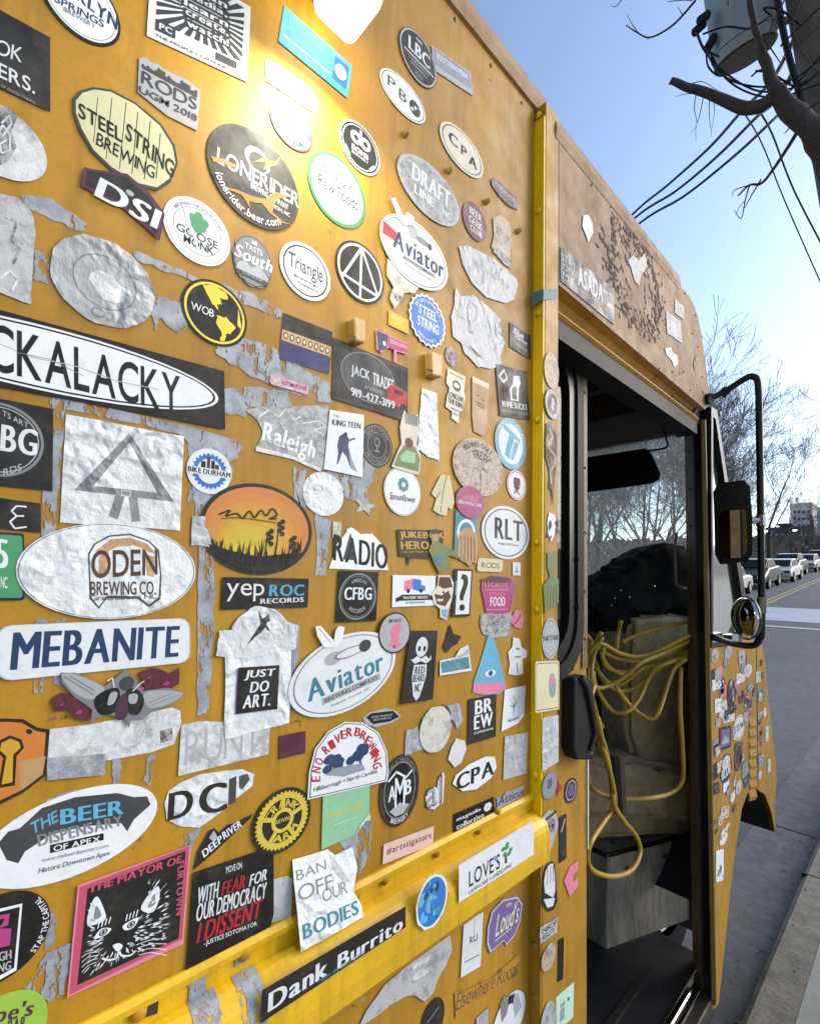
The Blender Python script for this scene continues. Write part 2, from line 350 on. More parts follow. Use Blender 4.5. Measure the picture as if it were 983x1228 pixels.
def frame(outer, inner, x0, x1, g):
    n = len(outer); V = [(x1, *p) for p in outer]+[(x1, *p) for p in inner]+[(x0, *p) for p in outer]+[(x0, *p) for p in inner]
    F = []
    for i in range(n):
        j = (i+1) % n; F += [(i, j, n+j, n+i), (i, 2*n+i, 2*n+j, j), (n+i, n+j, 3*n+j, 3*n+i)]
    return g.add(V, F)
o1 = rr(.62, 1.160, 1.570, 2.425, .13); o2 = rr(.645, 1.128, 1.605, 2.395, .11); o3 = rr(.67, 1.098, 1.64, 2.36, .09)
frame(o1, o2, SX-.01, SX+.012, G()).mk('window_rubber', 'black', **dk)
frame(o2, o3, SX-.02, SX+.006, G()).mk('window_frame', 'blackgloss', **dk)
G().add([(SX-.006, y, z) for y, z in o3], [tuple(range(len(o3)))]).mk('window_pane', 'glassdark', **dk)
cm = None
for z in (2.30, 2.10, 1.93, 1.78, 1.66):
    G().dome((SX+.005, 1.18, z), (1, 0, 0), .0045, .003, 8, 2).mk('screw', 'brownmetal', **dk)
for z in (1.86, 1.74): G().dome((SX+.012, 1.13, z), (1, 0, 0), .006, .004, 8, 2).mk('screw', 'black', **dk)
# door handle
hd = G().prismX([yz(a, b, SX+.01) for a, b in ((677, 812), (690, 808), (700, 813), (703, 900), (700, 908), (680, 908), (676, 896))], SX+.002, SX+.035).mk('door_handle', 'black', **dk); bevel(hd, .005)
G().tube([atX(a, b, SX+.04) for a, b in ((697, 812), (703, 822), (709, 850), (714, 880), (708, 900))], .006, 6).mk('handle_lever', 'darkmetal', **dk)
G().dome(atX(707, 902, SX+.03), (1, -.5, 0), .008, .006).mk('handle_bolt', 'chrome', **dk)
G().box(SX-.02, SX+.004, 1.193, 1.199, 1.14, 1.36).mk('edge_seal', 'white', **dk)
# step recess behind the door pillar, front jamb
yA = [yz(823, 700, XC-.09)[0], yz(835, 700, XC-.035)[0], yz(843, 700, XC-.012)[0], yz(848.5, 700, XC)[0]]
bevel(G().prismZ([(XC-.09, yA[0]), (XC-.035, yA[1]), (XC-.045, yA[1]+.05), (XC-.09, yA[0]+.05)], .40, 2.386).mk('door_jamb', 'brownmetal', T), .002)
G().prismZ([(XC-.040, yA[1]+.004), (XC-.0125, yA[2]), (XC-.0125, yA[2]+.03), (XC-.05, yA[1]+.052)], .40, 2.386).mk('jamb_gap', 'blackgloss', T)  # solid black strip standing in for the dark gap in the jamb
bevel(G().box(XC-.012, XC+.004, yA[2], yA[3], .42, 2.40).mk('jamb_trim', 'olive', T), .003)
G().box(-.90, -.61, 2.28, 2.30, .4, .70).mk('step_riser', 'dark', T)
for z in (2.3, 2.16, 2.02, 1.9, 1.76, 1.6, 1.45, 1.3, 1.12, .95):
    G().dome((XC-.062, (yA[0]+yA[1])/2-.002, z), (1, -.7, 0), .005, .004, 8, 2).mk('rivet', 'darkmetal', T)
# sill step
G().box(-1.3, -.60, .93, 2.1, .40, .44).mk('step_floor', 'floor', T)
bevel(G().box(-.60, -.575, .93, 2.03, .41, .458).mk('step_edge', 'chrome', T), .008, 3)
bevel(G().box(-.572, XC-.006, .93, 1.96, .36, .425).mk('sill', 'darkmetal', T), .006)
G().box(-.72, -.70, .93, 1.9, .4405, .452).mk('step_ridge', 'darkmetal', T)
# quarter window
qw = [(850.3, 488), (857, 492), (893, 722), (895, 745), (884, 772), (850.3, 776)]
qo = [yz(a, b, XC) for a, b in qw]
cy_, cz_ = sum(p[0] for p in qo)/6, sum(p[1] for p in qo)/6
qi = [yz(a, b, XC) for a, b in ((852.5, 500), (855.5, 503), (888, 722), (890, 742), (880, 765), (852.5, 770))]
frame(qo, qi, XC-.03, XC+.006, G()).mk('quarter_window_frame', 'blackgloss', T)
G().add([(XC-.012, *p) for p in qi], [tuple(range(6))]).mk('quarter_window_pane', 'glassq', T)
# nose side panel with wheel arch
low = [(848.6, 777.5), (884, 773.5), (896, 764), (913, 772), (918, 800), (922, 850), (928, 900), (931, 935), (928, 962), (929, 998), (925, 975), (917, 953), (905, 945), (896, 951), (889, 970), (879, 1035), (872, 1100), (866, 1160), (861, 1204), (855, 1211), (853, 1203), (850, 1000)]
lp = [yz(a, b, XC) for a, b in low]; lp[-2] = (yA[3]+.001, .405); lp[-1] = (yA[3]+.001, 1.0); lp[0] = (yA[3]+.001, lp[0][1])
G().prismX(lp, XC-.02, XC).mk('nose_side_panel', 'mustard', T)
# rounded nose front and bonnet
V = []; F = []; nf = [(lp[i]) for i in (3, 4, 5, 6, 7)]
for k in range(6):
    a = k/5*math.pi/2
    for y, z in nf: V.append((XC-.02-.10*(1-math.cos(a)), y+.06*math.sin(a), z))
for k in range(5):
    for i in range(4): F.append((k*5+i, k*5+i+1, k*5+i+6, k*5+i+5))
mk('nose_corner', V, F, 'mustard', T, smooth=True)
G().add([(XC-.12, y+.06, z) for y, z in nf]+[(-2.4, y+.06, z) for y, z in nf], [(i, i+1, 6+i, 5+i) for i in range(4)]).mk('nose_front', 'mustard', T)
bz = nf[0]
G().add([(XC-.02, 2.40, 1.59), (XC-.02, bz[0]+.03, bz[1]), (-2.4, bz[0]+.03, bz[1]), (-2.4, 2.40, 1.59)], [(0, 1, 2, 3)]).mk('bonnet', 'mustard', T)
# wheel arch liner, inset tyre, bumper tip
la = [lp[i] for i in range(9, 17)]
G().add([(XC-.005, y, z) for y, z in la]+[(-1.3, y, z) for y, z in la], [(i, i+1, 9+i, 8+i) for i in range(7)]).mk('wheel_arch_liner', 'black', T)
G().box(-2.3, -.62, 3.0, 3.1, .62, .95).mk('bumper', 'blackgloss', T)
def wheel(x, y):
    g = G(); n = 28; pr = [(.0, .2), (.0, .33), (.03, .37), (.06, .385), (.16, .385), (.20, .37), (.23, .33), (.23, .2)]
    V = [(x-px_, y+r_*math.cos(2*math.pi*k/n), .385+r_*math.sin(2*math.pi*k/n)) for k in range(n) for px_, r_ in pr]; m = len(pr)
    F = [(k*m+i, ((k+1) % n)*m+i, ((k+1) % n)*m+i+1, k*m+i+1) for k in range(n) for i in range(m-1)]
    wh = g.add(V, F).mk('wheel', 'black', T, smooth=True)
    g = G(); V = [(x-.03-.04*(i == 1), y+r_*math.cos(2*math.pi*k/n), .385+r_*math.sin(2*math.pi*k/n)) for i, r_ in enumerate((.2, .1)) for k in range(n)]
    g.add(V, [(k, (k+1) % n, n+(k+1) % n, n+k) for k in range(n)]+[tuple(range(n, 2*n))]); rim = g.mk('rim', 'white', wh)
wheel(-.86, 2.56); wheel(-.60, -1.6); wheel(-2.15, 2.56)
# louvres on the nose side
for k in range(8):
    py = 862+k*12.2; y0, z0 = yz(897, py, XC); y1, z1 = yz(905.5, py-1.5, XC)
    G().add([(XC, y0, z0), (XC, y1, z1), (XC, y1, z1-.045), (XC, y0, z0-.045), (XC+.006, y0+.004, z0-.028), (XC+.006, y1-.004, z1-.028)],
            [(0, 1, 5, 4), (4, 5, 2, 3), (0, 4, 3), (1, 2, 5)]).mk('louvre', 'mustard', T)
p0 = yz(906, 775, XC); p1 = yz(908, 945, XC)
G().add([(XC+.001, p0[0], p0[1]), (XC+.001, p0[0]+.008, p0[1]), (XC+.001, p1[0]+.008, p1[1]), (XC+.001, p1[0], p1[1])], [(0, 1, 2, 3)]).mk('panel_joint', 'dark', T)
# ---------------------------------------------------------------- windscreen
WT, WB_ = (2.03, 2.46), (2.42, 1.58)
def wsp(x, t, off=0): return (x, WT[0]+(WB_[0]-WT[0])*t+off, WT[1]+(WB_[1]-WT[1])*t)
G().add([wsp(-.62, .06), wsp(-.62, .97), wsp(-1.46, .97), wsp(-1.46, .06)], [(0, 1, 2, 3)]).mk('windscreen', 'glass', T)
G().add([wsp(-1.54, .06), wsp(-1.54, .97), wsp(-2.42, .97), wsp(-2.42, .06)], [(0, 1, 2, 3)]).mk('windscreen', 'glass', T)
def wbar(x0, x1, t0, t1, nm='windscreen_frame', mat='dark', d=.03):
    a = [wsp(x0, t0, -d), wsp(x1, t0, -d), wsp(x1, t1, -d), wsp(x0, t1, -d), wsp(x0, t0, d), wsp(x1, t0, d), wsp(x1, t1, d), wsp(x0, t1, d)]
    G().add(a, [(3,2,1,0), (4,5,6,7), (0,1,5,4), (1,2,6,5), (2,3,7,6), (3,0,4,7)]).mk(nm, mat, T)
wbar(-2.5, XC-.03, -.02, .065); wbar(-2.5, XC-.03, .965, 1.03); wbar(-1.53, -1.47, .066, .964); wbar(-.615, XC-.032, .066, .964, mat='brownmetal')
for pts in ([(703, 653), (740, 646), (780, 643), (823, 643)], [(703, 628), (724, 632), (736, 648)], [(728, 647), (734, 658)], [(717, 652), (726, 664)], [(703, 668), (722, 681), (730, 690)], [(757, 560), (750, 590)][:0] or [(712, 692), (718, 700)]):
    P = []
    for a, b in pts:
        r_ = ray(a, b); nrm = Vector((0, WT[1]-WB_[1], WB_[0]-WT[0])); P0 = Vector((0, WT[0], WT[1])); t = (P0-EYE).dot(nrm)/r_.dot(nrm); P.append(EYE+r_*t-nrm*.006)
    G().tube(spline(P, 5), .0016, 4).mk('glass_crack', 'white', T)
# ---------------------------------------------------------------- cab inside
G().box(-2.5, -.58, .6, 2.05, 2.50, 2.52).mk('cab_ceiling', 'ceil', T)
G().box(-2.5, XC-.03, 1.70, 2.02, 2.40, 2.50).mk('ceiling_beam', 'dark', T)
G().box(-2.5, -.61, 1.52, 1.56, 2.44, 2.50).mk('ceiling_beam', 'dark', T)
G().box(-2.53, -2.50, -2.5, .9, .4, 2.9).box(-2.53, -2.50, .9005, 2.1, .4, 1.45).box(-2.53, -2.50, .9005, 2.1, 2.42, 2.9).mk('far_side_wall', 'ceil', T)
G().box(-2.52, -2.512, .9005, 2.1, 1.4505, 2.4195).mk('driver_window', 'glass', T)
G().box(-2.5, -.64, .5, .53, .4, 2.9).mk('cab_bulkhead', 'dark', T)
G().box(-2.5, -.632, 2.36, 2.38, .4, 1.50).mk('cab_firewall', 'dark', T)
G().box(-2.5, -.62, 2.15, 2.44, 1.42, 1.50).mk('dashboard', 'dark', T)
G().box(-2.5, -1.3, .53, 2.45, .62, .66).mk('cab_floor', 'floor', T)
vs = [atY(a, b, 1.92) for a, b in ((690, 552), (773, 539.5), (778, 547), (787, 567), (786, 573), (777, 577.5), (690, 589.5))]
g = G(); g.add([v for v in vs]+[v+Vector((0, .02, 0)) for v in vs], [tuple(range(7)), tuple(range(13, 6, -1))]+[(i, (i+1) % 7, (i+1) % 7+7, i+7) for i in range(7)])
bevel(g.mk('sun_visor', 'jacket', T), .006)
G().tube(spline([atY(a, b, 1.91) for a, b in ((789, 480), (792, 500), (799, 528), (800, 535), (794, 538), (776, 541))], 4), .004, 6).mk('visor_arm', 'black', T)
G().tube(spline([atX(a, b, -.64) for a, b in ((811, 640), (809, 660), (810, 695), (813, 703), (822, 706))], 4), .005, 6).mk('grab_rail', 'brownmetal', T)
# engine cover with worn metal edge
A0 = atX(726.5, 1028, -.86); ez = A0.z; fl = .44
dv = Vector((.35, .94, 0)).normalized(); lv_ = Vector((-1, .02, 0))
B0 = A0+dv*.55; C0 = A0+lv_*.5; D0 = C0+dv*.55
def hexa(a, b, c, d, z0, z1): return [(p.x, p.y, z) for z in (z0, z1) for p in (a, b, c, d)]
BF = [(3,2,1,0), (4,5,6,7), (0,1,5,4), (1,2,6,5), (2,3,7,6), (3,0,4,7)]
ec = G().add(hexa(A0, B0, D0, C0, fl, ez-.001), BF).mk('engine_cover', 'scraped', T)
off = Vector((.003, -.002, 0))
G().add(hexa(A0+off, B0+off, B0-off, A0-off, ez-.12, ez+.004), BF).mk('cover_rim', 'scraped', T)
bevel(G().add(hexa(A0+off*2, B0+off*2, D0, C0-Vector((0,.01,0)), ez+.0045, ez+.012), BF).mk('cover_lid', 'scraped', T), .002)
bevel(G().add(hexa(A0+off*2.4, B0+off*2.4, B0-off*1.2, A0-off*1.2, ez+.0, ez+.014), BF).mk('lid_edge', 'chrome', T), .002)
G().add(hexa(A0+off*2.4, A0-off*1.2+Vector((0,.006,0)), C0-Vector((0,.006,0)), C0-Vector((0,.016,0)), ez+.0, ez+.0135), BF).mk('lid_edge', 'chrome', T)
nr = Vector((dv.y, -dv.x, 0))
for s_, zz in ((.10, -.06), (.30, -.05), (.50, -.06)): G().dome(A0+dv*s_+nr*.006+Vector((0, 0, zz)), nr, .012, .006).mk('bolt', 'dark', T)
for a_, b_ in ((.05, .1), (.1, .2), (.04, .25)): p = A0+dv*b_+lv_*a_+Vector((0, 0, .012)); G().dome(p, (0, 0, 1), .012, .006).mk('bolt', 'dark', T)
# blanket-covered seat base and seat back (soft boxes)
def soft(name, mat, pts, depth, parent, seed=0, amp=.012, sub=3, lab=None):
    """pillow-like solid from an outline with depth along Y"""
    o = G(); n = len(pts); o.add([p for p in pts]+[p+depth for p in pts], [tuple(range(n)), tuple(range(2*n-1, n-1, -1))]+[(i, (i+1) % n, (i+1) % n+n, i+n) for i in range(n)])
    bm = bmesh.new(); vs_ = [bm.verts.new(v) for v in o.V]
    for f in o.F: bm.faces.new([vs_[i] for i in f])
    bmesh.ops.recalc_face_normals(bm, faces=bm.faces); bmesh.ops.triangulate(bm, faces=[f for f in bm.faces if len(f.verts) > 4])
    bmesh.ops.bevel(bm, geom=[e for e in bm.edges if e.is_manifold and e.calc_face_angle(0) > .6], offset=.02, segments=3, affect='EDGES')
    bmesh.ops.triangulate(bm, faces=bm.faces)
    for _ in range(sub): bmesh.ops.subdivide_edges(bm, edges=[e for e in bm.edges if e.calc_length() > .035], cuts=1); bmesh.ops.triangulate(bm, faces=bm.faces)
    bm.normal_update()
    for v in bm.verts:
        q = v.co*9+Vector((seed, seed, 0)); d = noise.noise(q)*amp+noise.noise(q*3)*amp*.45-abs(noise.noise(Vector((q.x*.6, q.y*.6, q.z*2.2))))*amp*1.2; v.co += v.normal*d
    V = [v.co.copy() for v in bm.verts]; bm.verts.index_update(); F = [tuple(v.index for v in f.verts) for f in bm.faces]; bm.free()
    return mk(name, V, F, mat, parent, smooth=True, label=lab)
def atO(px, py, d=0): return atX(px, py, -.86+(min(px, 850)-700)/130*.195-d)
dp = Vector((-.16, .10, 0))
soft('seat_back', 'beige', [atO(a, b) for a, b in ((757, 738), (800, 733), (835, 734), (838, 925), (790, 930), (762, 918), (752, 880), (751, 800))], dp, T, 3, .006)
soft('seat_cushion', 'beige', [atO(a, b, -.02) for a, b in ((690, 905), (735, 915), (760, 908), (838, 925), (838, 992), (800, 988), (740, 984), (690, 985))], dp, T, 5, .008)
soft('engine_cover_pad', 'ceil', [atO(a, b, .01) for a, b in ((690, 958), (760, 965), (838, 978), (838, 1003), (800, 1003), (690, 1012))], dp, T, 8, .005)
G().box(-1.0, -.9, 1.7, 1.75, .9, 1.45).mk('seat_post', 'dark', T)
G().tube([atY(a, b, 1.6) for a, b in ((739, 905), (741, 930), (743, 975))], .022, 8).mk('gear_boot', 'dark', T)
J = soft('black_jacket', 'jacket', [atO(a, b, .0) for a, b in ((690, 712), (712, 697), (730, 687), (752, 682), (762, 668), (778, 657), (797, 651), (812, 652), (838, 656), (838, 742), (808, 736), (792, 742), (757, 742), (755, 756), (722, 757), (712, 735), (690, 725))], Vector((-.16, .12, 0)), None, 1, .013)
tag(J, 'black puffy jacket dumped on the cab seat behind the open doorway', 'jacket')
for a, b in ((737, 717), (754, 716), (733, 726), (744, 708), (784, 703)): G().dome(atO(a, b, -.012), (.2, -1, .3), .004, .003, 6, 2).mk('jacket_stud', 'chrome', J)
# yellow cable coils
CB = empty('extension_cord', atX(735, 900, -.72)); tag(CB, 'thick yellow extension cord in loose loops with one loop dangling in the doorway', 'cord')
loops = [
 [(703, 770), (716, 800), (722, 815), (740, 828), (760, 825), (785, 806), (826, 776)], [(704, 800), (709, 830), (716, 860), (722, 872)], [(709, 770), (704, 800), (706, 840), (712, 862), (716, 885), (722, 905)], [(705, 782), (720, 772), (745, 784), (775, 786), (826, 762)],
 [(714, 800), (726, 816), (742, 822), (757, 812), (772, 800), (792, 796), (826, 780)],
 [(703, 762), (718, 778), (740, 790), (770, 792), (800, 784), (826, 772)],
 [(703, 795), (712, 775), (721, 758)], [(722, 764), (712, 785), (709, 810), (714, 824), (728, 823), (748, 812), (768, 795), (795, 783), (826, 768)],
 [(720, 782), (728, 798), (745, 808), (765, 805), (785, 797), (826, 786)],
 [(724, 775), (722, 788), (730, 802), (750, 806), (765, 798)],
 [(711, 805), (713, 820), (722, 838), (735, 853), (752, 853), (766, 838), (775, 818), (785, 802), (800, 795), (823, 788)],
 [(738, 824), (750, 840), (762, 852), (780, 862), (790, 852), (800, 822), (808, 802), (822, 790)],
 [(746, 770), (760, 763), (785, 755), (826, 745)], [(739, 780), (741, 760), (744, 745)],
 [(712, 822), (706, 845), (712, 868), (720, 890), (728, 915), (735, 945), (736, 965), (722, 988), (708, 1010), (704, 1030), (712, 1045), (735, 1051), (757, 1043), (767, 1022), (762, 1002), (748, 985), (736, 965), (733, 940), (727, 905), (720, 880), (716, 860)],
 [(816, 800), (815, 850), (818, 900), (818, 935), (805, 950), (780, 957), (745, 958), (720, 952), (708, 942), (703, 925)]]
for i, L in enumerate(loops):
    X0 = -.70-.035*(i % 4); P = []
    for j, (a, b) in enumerate(L): P.append(atX(a, b, -.66+.008*math.sin(j*1.7)) if i == 14 else atO(a, b, -.045-.013*(i % 4)+.010*math.sin(j*1.7+i)))
    G().tube(spline(P, 7), .0075, 8).mk('cord_loop', 'cable', CB, smooth=True)
# ---------------------------------------------------------------- bolts and rivets
def bolts(pix, X, nrm, r, h, mat, name='bolt'):
    me = None
    for p in pix:
        c = atX(p[0], p[1], X) if len(p) == 2 else Vector(p)
        if me is None:
            o = G().dome(c, nrm, r, h, 10, 3).mk(name, mat, T, smooth=True, origin=c); me = o.data
        else:
            o = bpy.data.objects.new(name, me); LINK(o); o.parent = T; o.location = c-WL[T]; WL[o] = c
    return
bolts([(645.5, 138), (645.5, 253), (644.5, 376), (643.5, 503), (643, 650), (643, 731), (641.5, 929)], XB+.0125, (.05, -1, 0), .0065, .0045, 'yellow')
bolts([(600-4, 973), (573, 995), (523, 1022), (461, 1054), (401, 1085), (293, 1143), (166, 1214)], XB+.004, (1, 0, .1), .0085, .006, 'mustard')
bolts([(643, 1052), (570, 1074), (519, 1109), (459, 1147), (381, 1201)], XB+.004, (1, 0, 0), .0065, .004, 'mustard', 'screw')
bolts([(641, 1133), (641, 1195)], XB+.0125, (0, -1, 0), .006, .004, 'mustard', 'screw')
bolts([(485, 162), (537, 206), (582, 243), (620, 278)], XB, (1, 0, 0), .0055, .012, 'clip', 'screw')
bolts([(545, 24), (588, 79), (625, 124), (697, 192), (709, 222), (732, 248), (800, 329), (820, 352), (790, 442), (806, 446), (814, 448), (836, 416), (829, 400), (841, 452), (827, 468), (842, 470), (819, 446), (833, 378)], XC+.0, (1, 0, 0), .004, .003, 'brownmetal', 'rivet')
for a, b in ((423, 401), (515, 441)):
    bevel(G().prismX([yz(a-7, b-17, XB), yz(a+8, b-12, XB), yz(a+7, b+15, XB), yz(a-6, b+12, XB)], XB, XB+.016).mk('cable_clip', 'clip', T), .003)
    G().add([(XB+.0165, *yz(a-4, b+1, XB+.016)), (XB+.0165, *yz(a+4, b+3, XB+.016)), (XB+.0165, *yz(a+4, b+5, XB+.016)), (XB+.0165, *yz(a-4, b+3, XB+.016))], [(3, 2, 1, 0)]).mk('clip_slot', 'dark', T)
# blue tape around strip
g = G(); tp = [(637, 352), (652, 346), (668, 346), (668, 358), (652, 359), (637, 368)]
a = [atX(637, 353, XB+.002), atX(651, 347, XC+.001), atX(651, 360, XC+.001), atX(637, 368, XB+.002)]
g.add([p+Vector((.002, -.002, 0)) for p in a], [(0, 1, 2, 3)]); b_ = [atX(651, 347, XC+.0015), atX(668.5, 346, XC+.0015), atX(668.5, 358, XC+.0015), atX(651, 360, XC+.0015)]
g.add(b_, [(0, 1, 2, 3)]); g.mk('tape_strip', 'tapeblue', T)
# ---------------------------------------------------------------- lit work lamp on the wall
LP = atX(430, 2, XB+.085)
lamp = empty('work_lamp', LP, T); lamp['label'] = 'lit white floodlight on the side wall'
bevel(G().prismX([(LP.y-.052, LP.z+.06), (LP.y+.025, LP.z+.06), (LP.y+.025, LP.z+.14), (LP.y-.052, LP.z+.14)], XB+.001, XB+.125).mk('lamp_housing', 'brownmetal', lamp), .01)
bevel(G().box(XB+.045, XB+.118, LP.y-.045, LP.y+.018, LP.z-.022, LP.z+.0595).mk('lamp_lens', 'lamplens', lamp), .012, 3)
al = bpy.data.lights.new('work_light', 'AREA'); al.shape = 'RECTANGLE'; al.size = .07; al.size_y = .06; al.energy = 1.35; al.spread = R(160); al.color = (1, .93, .74)
ao = bpy.data.objects.new('work_light', al); LINK(ao); ao.location = (XB+.084, LP.y-.014, LP.z-.025); ao.rotation_euler = (0, R(-8), 0)
# ---------------------------------------------------------------- mirrors on their looped arm
MR = empty('wing_mirror', atX(848, 478, XC), T)
mY = 2.02
arm = [atX(848, 479, XC+.005), atY(868, 470, 2.00), atY(893, 454, 2.01), atY(903, 452, 2.015), atY(908.5, 462, mY), atY(910, 520, mY), atY(912, 650, mY), atY(912.5, 750, mY), atY(910, 766, mY), atY(902, 774, 2.02), atY(880, 772, 2.01), atX(853, 764, XC+.01)]
G().tube(spline(arm, 6), .0112, 10).mk('mirror_arm', 'blackgloss', MR, smooth=True)
G().tube([atX(846, 479, XC), atX(853, 478, XC+.02)], .020, 10).mk('arm_socket', 'black', MR)
G().tube([atY(864, 474, 2.0), atY(872, 467, 2.003)], .016, 8).mk('arm_clamp', 'black', MR)
G().tube([atY(912, 618, mY), atY(913, 631, mY)], .017, 10).mk('arm_clamp', 'chrome', MR)
G().tube([atY(898, 624, 1.99), atY(912, 624, mY)], .012, 8).mk('mirror_bracket', 'chrome', MR)
def slab(name, mat, P, d, par, bw=.012):
    n = len(P); g = G(); g.add(P+[p+d for p in P], [tuple(range(n)), tuple(range(2*n-1, n-1, -1))]+[(i, (i+1) % n, (i+1) % n+n, i+n) for i in range(n)]); return bevel(g.mk(name, mat, par), bw, 3)
mY2 = 1.95
slab('mirror_housing', 'blackgloss', [atY(a, b, mY2) for a, b in ((857, 590), (862, 581), (890, 578), (896, 584), (899, 620), (899, 662), (893, 671), (864, 674), (859, 664))], Vector((-.01, .05, 0)), MR, .006)
slab('mirror_glass', 'mirror', [atY(a, b, mY2-.003) for a, b in ((861, 620), (868, 613), (893, 611), (895, 640), (894, 662), (889, 668), (866, 670), (862, 662))], Vector((0, .004, 0)), MR, .001)
# convex mirror: flattened dome facing back
cc = atY(893.5, 741, 1.96); ax = (EYE-cc); ax.z = 0; ax = (Vector((-.72, -.69, 0))).normalized()
g = G(); g.dome(cc, ax, .070, .028, 28, 7); g.mk('convex_mirror', 'mirror', MR, smooth=True)
g = G(); g.dome(cc+Vector((0, .004, 0)), -ax, .074, .026, 28, 4); g.mk('convex_mirror_back', 'blackgloss', MR, smooth=True)
G().tube([cc+Vector((0, .02, 0)), atY(912, 742, mY)], .008, 6).mk('mirror_bracket', 'black', MR)
G().tube([atY(912.5, 716, mY), atY(912.5, 735, mY)], .0135, 10).mk('arm_clamp', 'chrome', MR)
G().box(XC, XC+.03, *sorted((yz(866, 764, XC)[0], yz(874, 764, XC)[0])), yz(870, 770, XC)[1], yz(870, 760, XC)[1]).mk('arm_foot', 'chrome', MR)
# ================================================================ bare trees
def grow(seed, H, r0, levels, spread=.5, split=(2, 3), lean=(0, 0)):
    rnd = random.Random(seed); tr = G(); br = G(); cnt = [0]
    def seg(p, d, L, r, lv):
        n = 3 if lv > 1 else 4; P = [p]; q = p; dd = d
        for i in range(n):
            dd = (dd+Vector((rnd.uniform(-1, 1), rnd.uniform(-1, 1), rnd.uniform(-.5, .9)))*(.10 if lv < 2 else .2)).normalized(); q = q+dd*(L/n); P.append(q)
        r1 = max(r*.64, .0075); (tr if lv == 0 else br).tube(P, [r+(r1-r)*i/n for i in range(n+1)], 8 if lv == 0 else (5 if lv == 1 else 3), cap=False); cnt[0] += 1
        if lv >= levels: return
        k = rnd.randint(*split)+(1 if lv < 2 else 0)
        for j in range(k):
            t = 1.0 if j == 0 else rnd.uniform(.35, 1); i0 = min(int(t*n), n-1); b = P[i0].lerp(P[i0+1], t*n-i0)
            a = dd.orthogonal().normalized(); a.rotate(Matrix.Rotation(rnd.uniform(0, 6.283), 3, dd)); ang = rnd.uniform(.25, .55+spread*.6) if j else rnd.uniform(.05, .3)
            nd = (dd*math.cos(ang)+a*math.sin(ang)); nd.z += .08; seg(b, nd.normalized(), L*rnd.uniform(.62, .85), r1*(.9 if j == 0 else rnd.uniform(.5, .75)), lv+1)
    seg(Vector((0, 0, 0)), Vector((lean[0], lean[1], 1)).normalized(), H*.26, r0, 0); return tr, br
protos = []
for sd in (3, 11, 27):
    tr, br = grow(sd, 14, .15, 8, .8)
    protos.append((tr, br))
def tree(i, x, y, s, rz, label, group='bare winter trees beside the street'):
    tr, br = protos[i]; loc = (x, y, hgt(y)-.05)
    r = empty('bare_tree', loc); tag(r, label, 'tree', group)
    for nm, g, mt in (('trunk', tr, 'bark'), ('branches', br, 'twig')):
        key = '_me_%s%d' % (nm, i); me = tree.__dict__.get(key)
        if me is None:
            me = bpy.data.meshes.new(nm); me.from_pydata(g.V, [], g.F); me.materials.append(M[mt]); tree.__dict__[key] = me
        o = bpy.data.objects.new(nm, me); LINK(o); o.parent = r
    r.scale = (s, s, s); r.rotation_euler.z = rz; return r
TL_ = [
 (0, -8.7, 42, 1.3, .3, 'tallest bare tree rising behind the wing mirror, its crown wider than the mirror arm'),
 (1, -8.9, 50, 1.1, 2.1, 'bare tree just right of the mirror arm, over the first parked cars'),
 (2, -9.2, 62, .75, 4.0, 'smaller bare tree further down the row of parked cars'),
 (0, -9.8, 78, .5, 5.2, 'small distant bare tree in front of the low dark building'),
 (1, -9.6, 34, 1.05, 1.2, 'bare tree seen through the quarter window'),
 (2, -9.6, 30, .95, .4, 'bare tree seen through the right edge of the windscreen'),
 (0, -9.8, 26, .9, 2.4, 'bare tree with crossing boughs in the middle of the windscreen'),
 (1, -10.0, 21, 1.1, 3.3, 'bare tree behind the sun visor'),
 (2, -12.5, 24, 1.0, 5.0, 'bare tree at the left of the windscreen'),
 (0, -12.0, 32, .85, .9, 'bare tree in the thicket, second row behind the windscreen'),
 (1, -14.0, 29, 1.0, 4.4, 'bare tree deep in the thicket on the left'),
 (2, -13.5, 37, 1.0, 2.9, 'bare tree deep in the thicket, its top above the visor'),
 (0, -16.5, 38, 1.15, 1.9, 'bare tree at the far back of the thicket'),
 (1, -11.0, 46, .9, 5.9, 'bare tree behind the tall one, half hidden by its crown'),
 (2, -10.6, 18, 1.0, 1.0, 'bare tree close behind the jacket'),
 (1, -12.5, 20, 1.2, 2.7, 'bare tree whose leaning boughs cross the upper left of the windscreen'),
 (0, -10.8, 31, 1.0, 4.1, 'bare tree between the middle one and the quarter window'),
 (2, -14.8, 26, 1.0, .2, 'bare tree, third row, left of the middle of the windscreen'),
 (1, -16.5, 33, 1.1, 3.7, 'bare tree, rearmost on the left behind the visor'),
]
for a in TL_: tree(*a)
# undergrowth: one tangled mass
g = G(); rnd = random.Random(5)
for k in range(2600):
    x = rnd.uniform(-24, -10.5); y = rnd.uniform(12, 75); z = hgt(y)-.05; p = Vector((x, y, z)); d = Vector((rnd.gauss(0, .35), rnd.gauss(0, .35), 1)).normalized(); L = rnd.uniform(1.2, 3.2)
    P = [p, p+d*L*.5+Vector((rnd.gauss(0, .1), rnd.gauss(0, .1), 0)), p+d*L+Vector((rnd.gauss(0, .3), rnd.gauss(0, .3), 0))]
    g.tube(P, [.03, .02, .008], 3, False)
    for _ in range(3):
        q = P[1].lerp(P[2], rnd.random()); e = q+Vector((rnd.gauss(0, .5), rnd.gauss(0, .5), rnd.uniform(.2, 1))); g.tube([q, e], [.012, .005], 3, False)
tag(g.mk('undergrowth', 'twig'), 'tangled bare undergrowth beyond the far kerb', None, None, 'stuff')
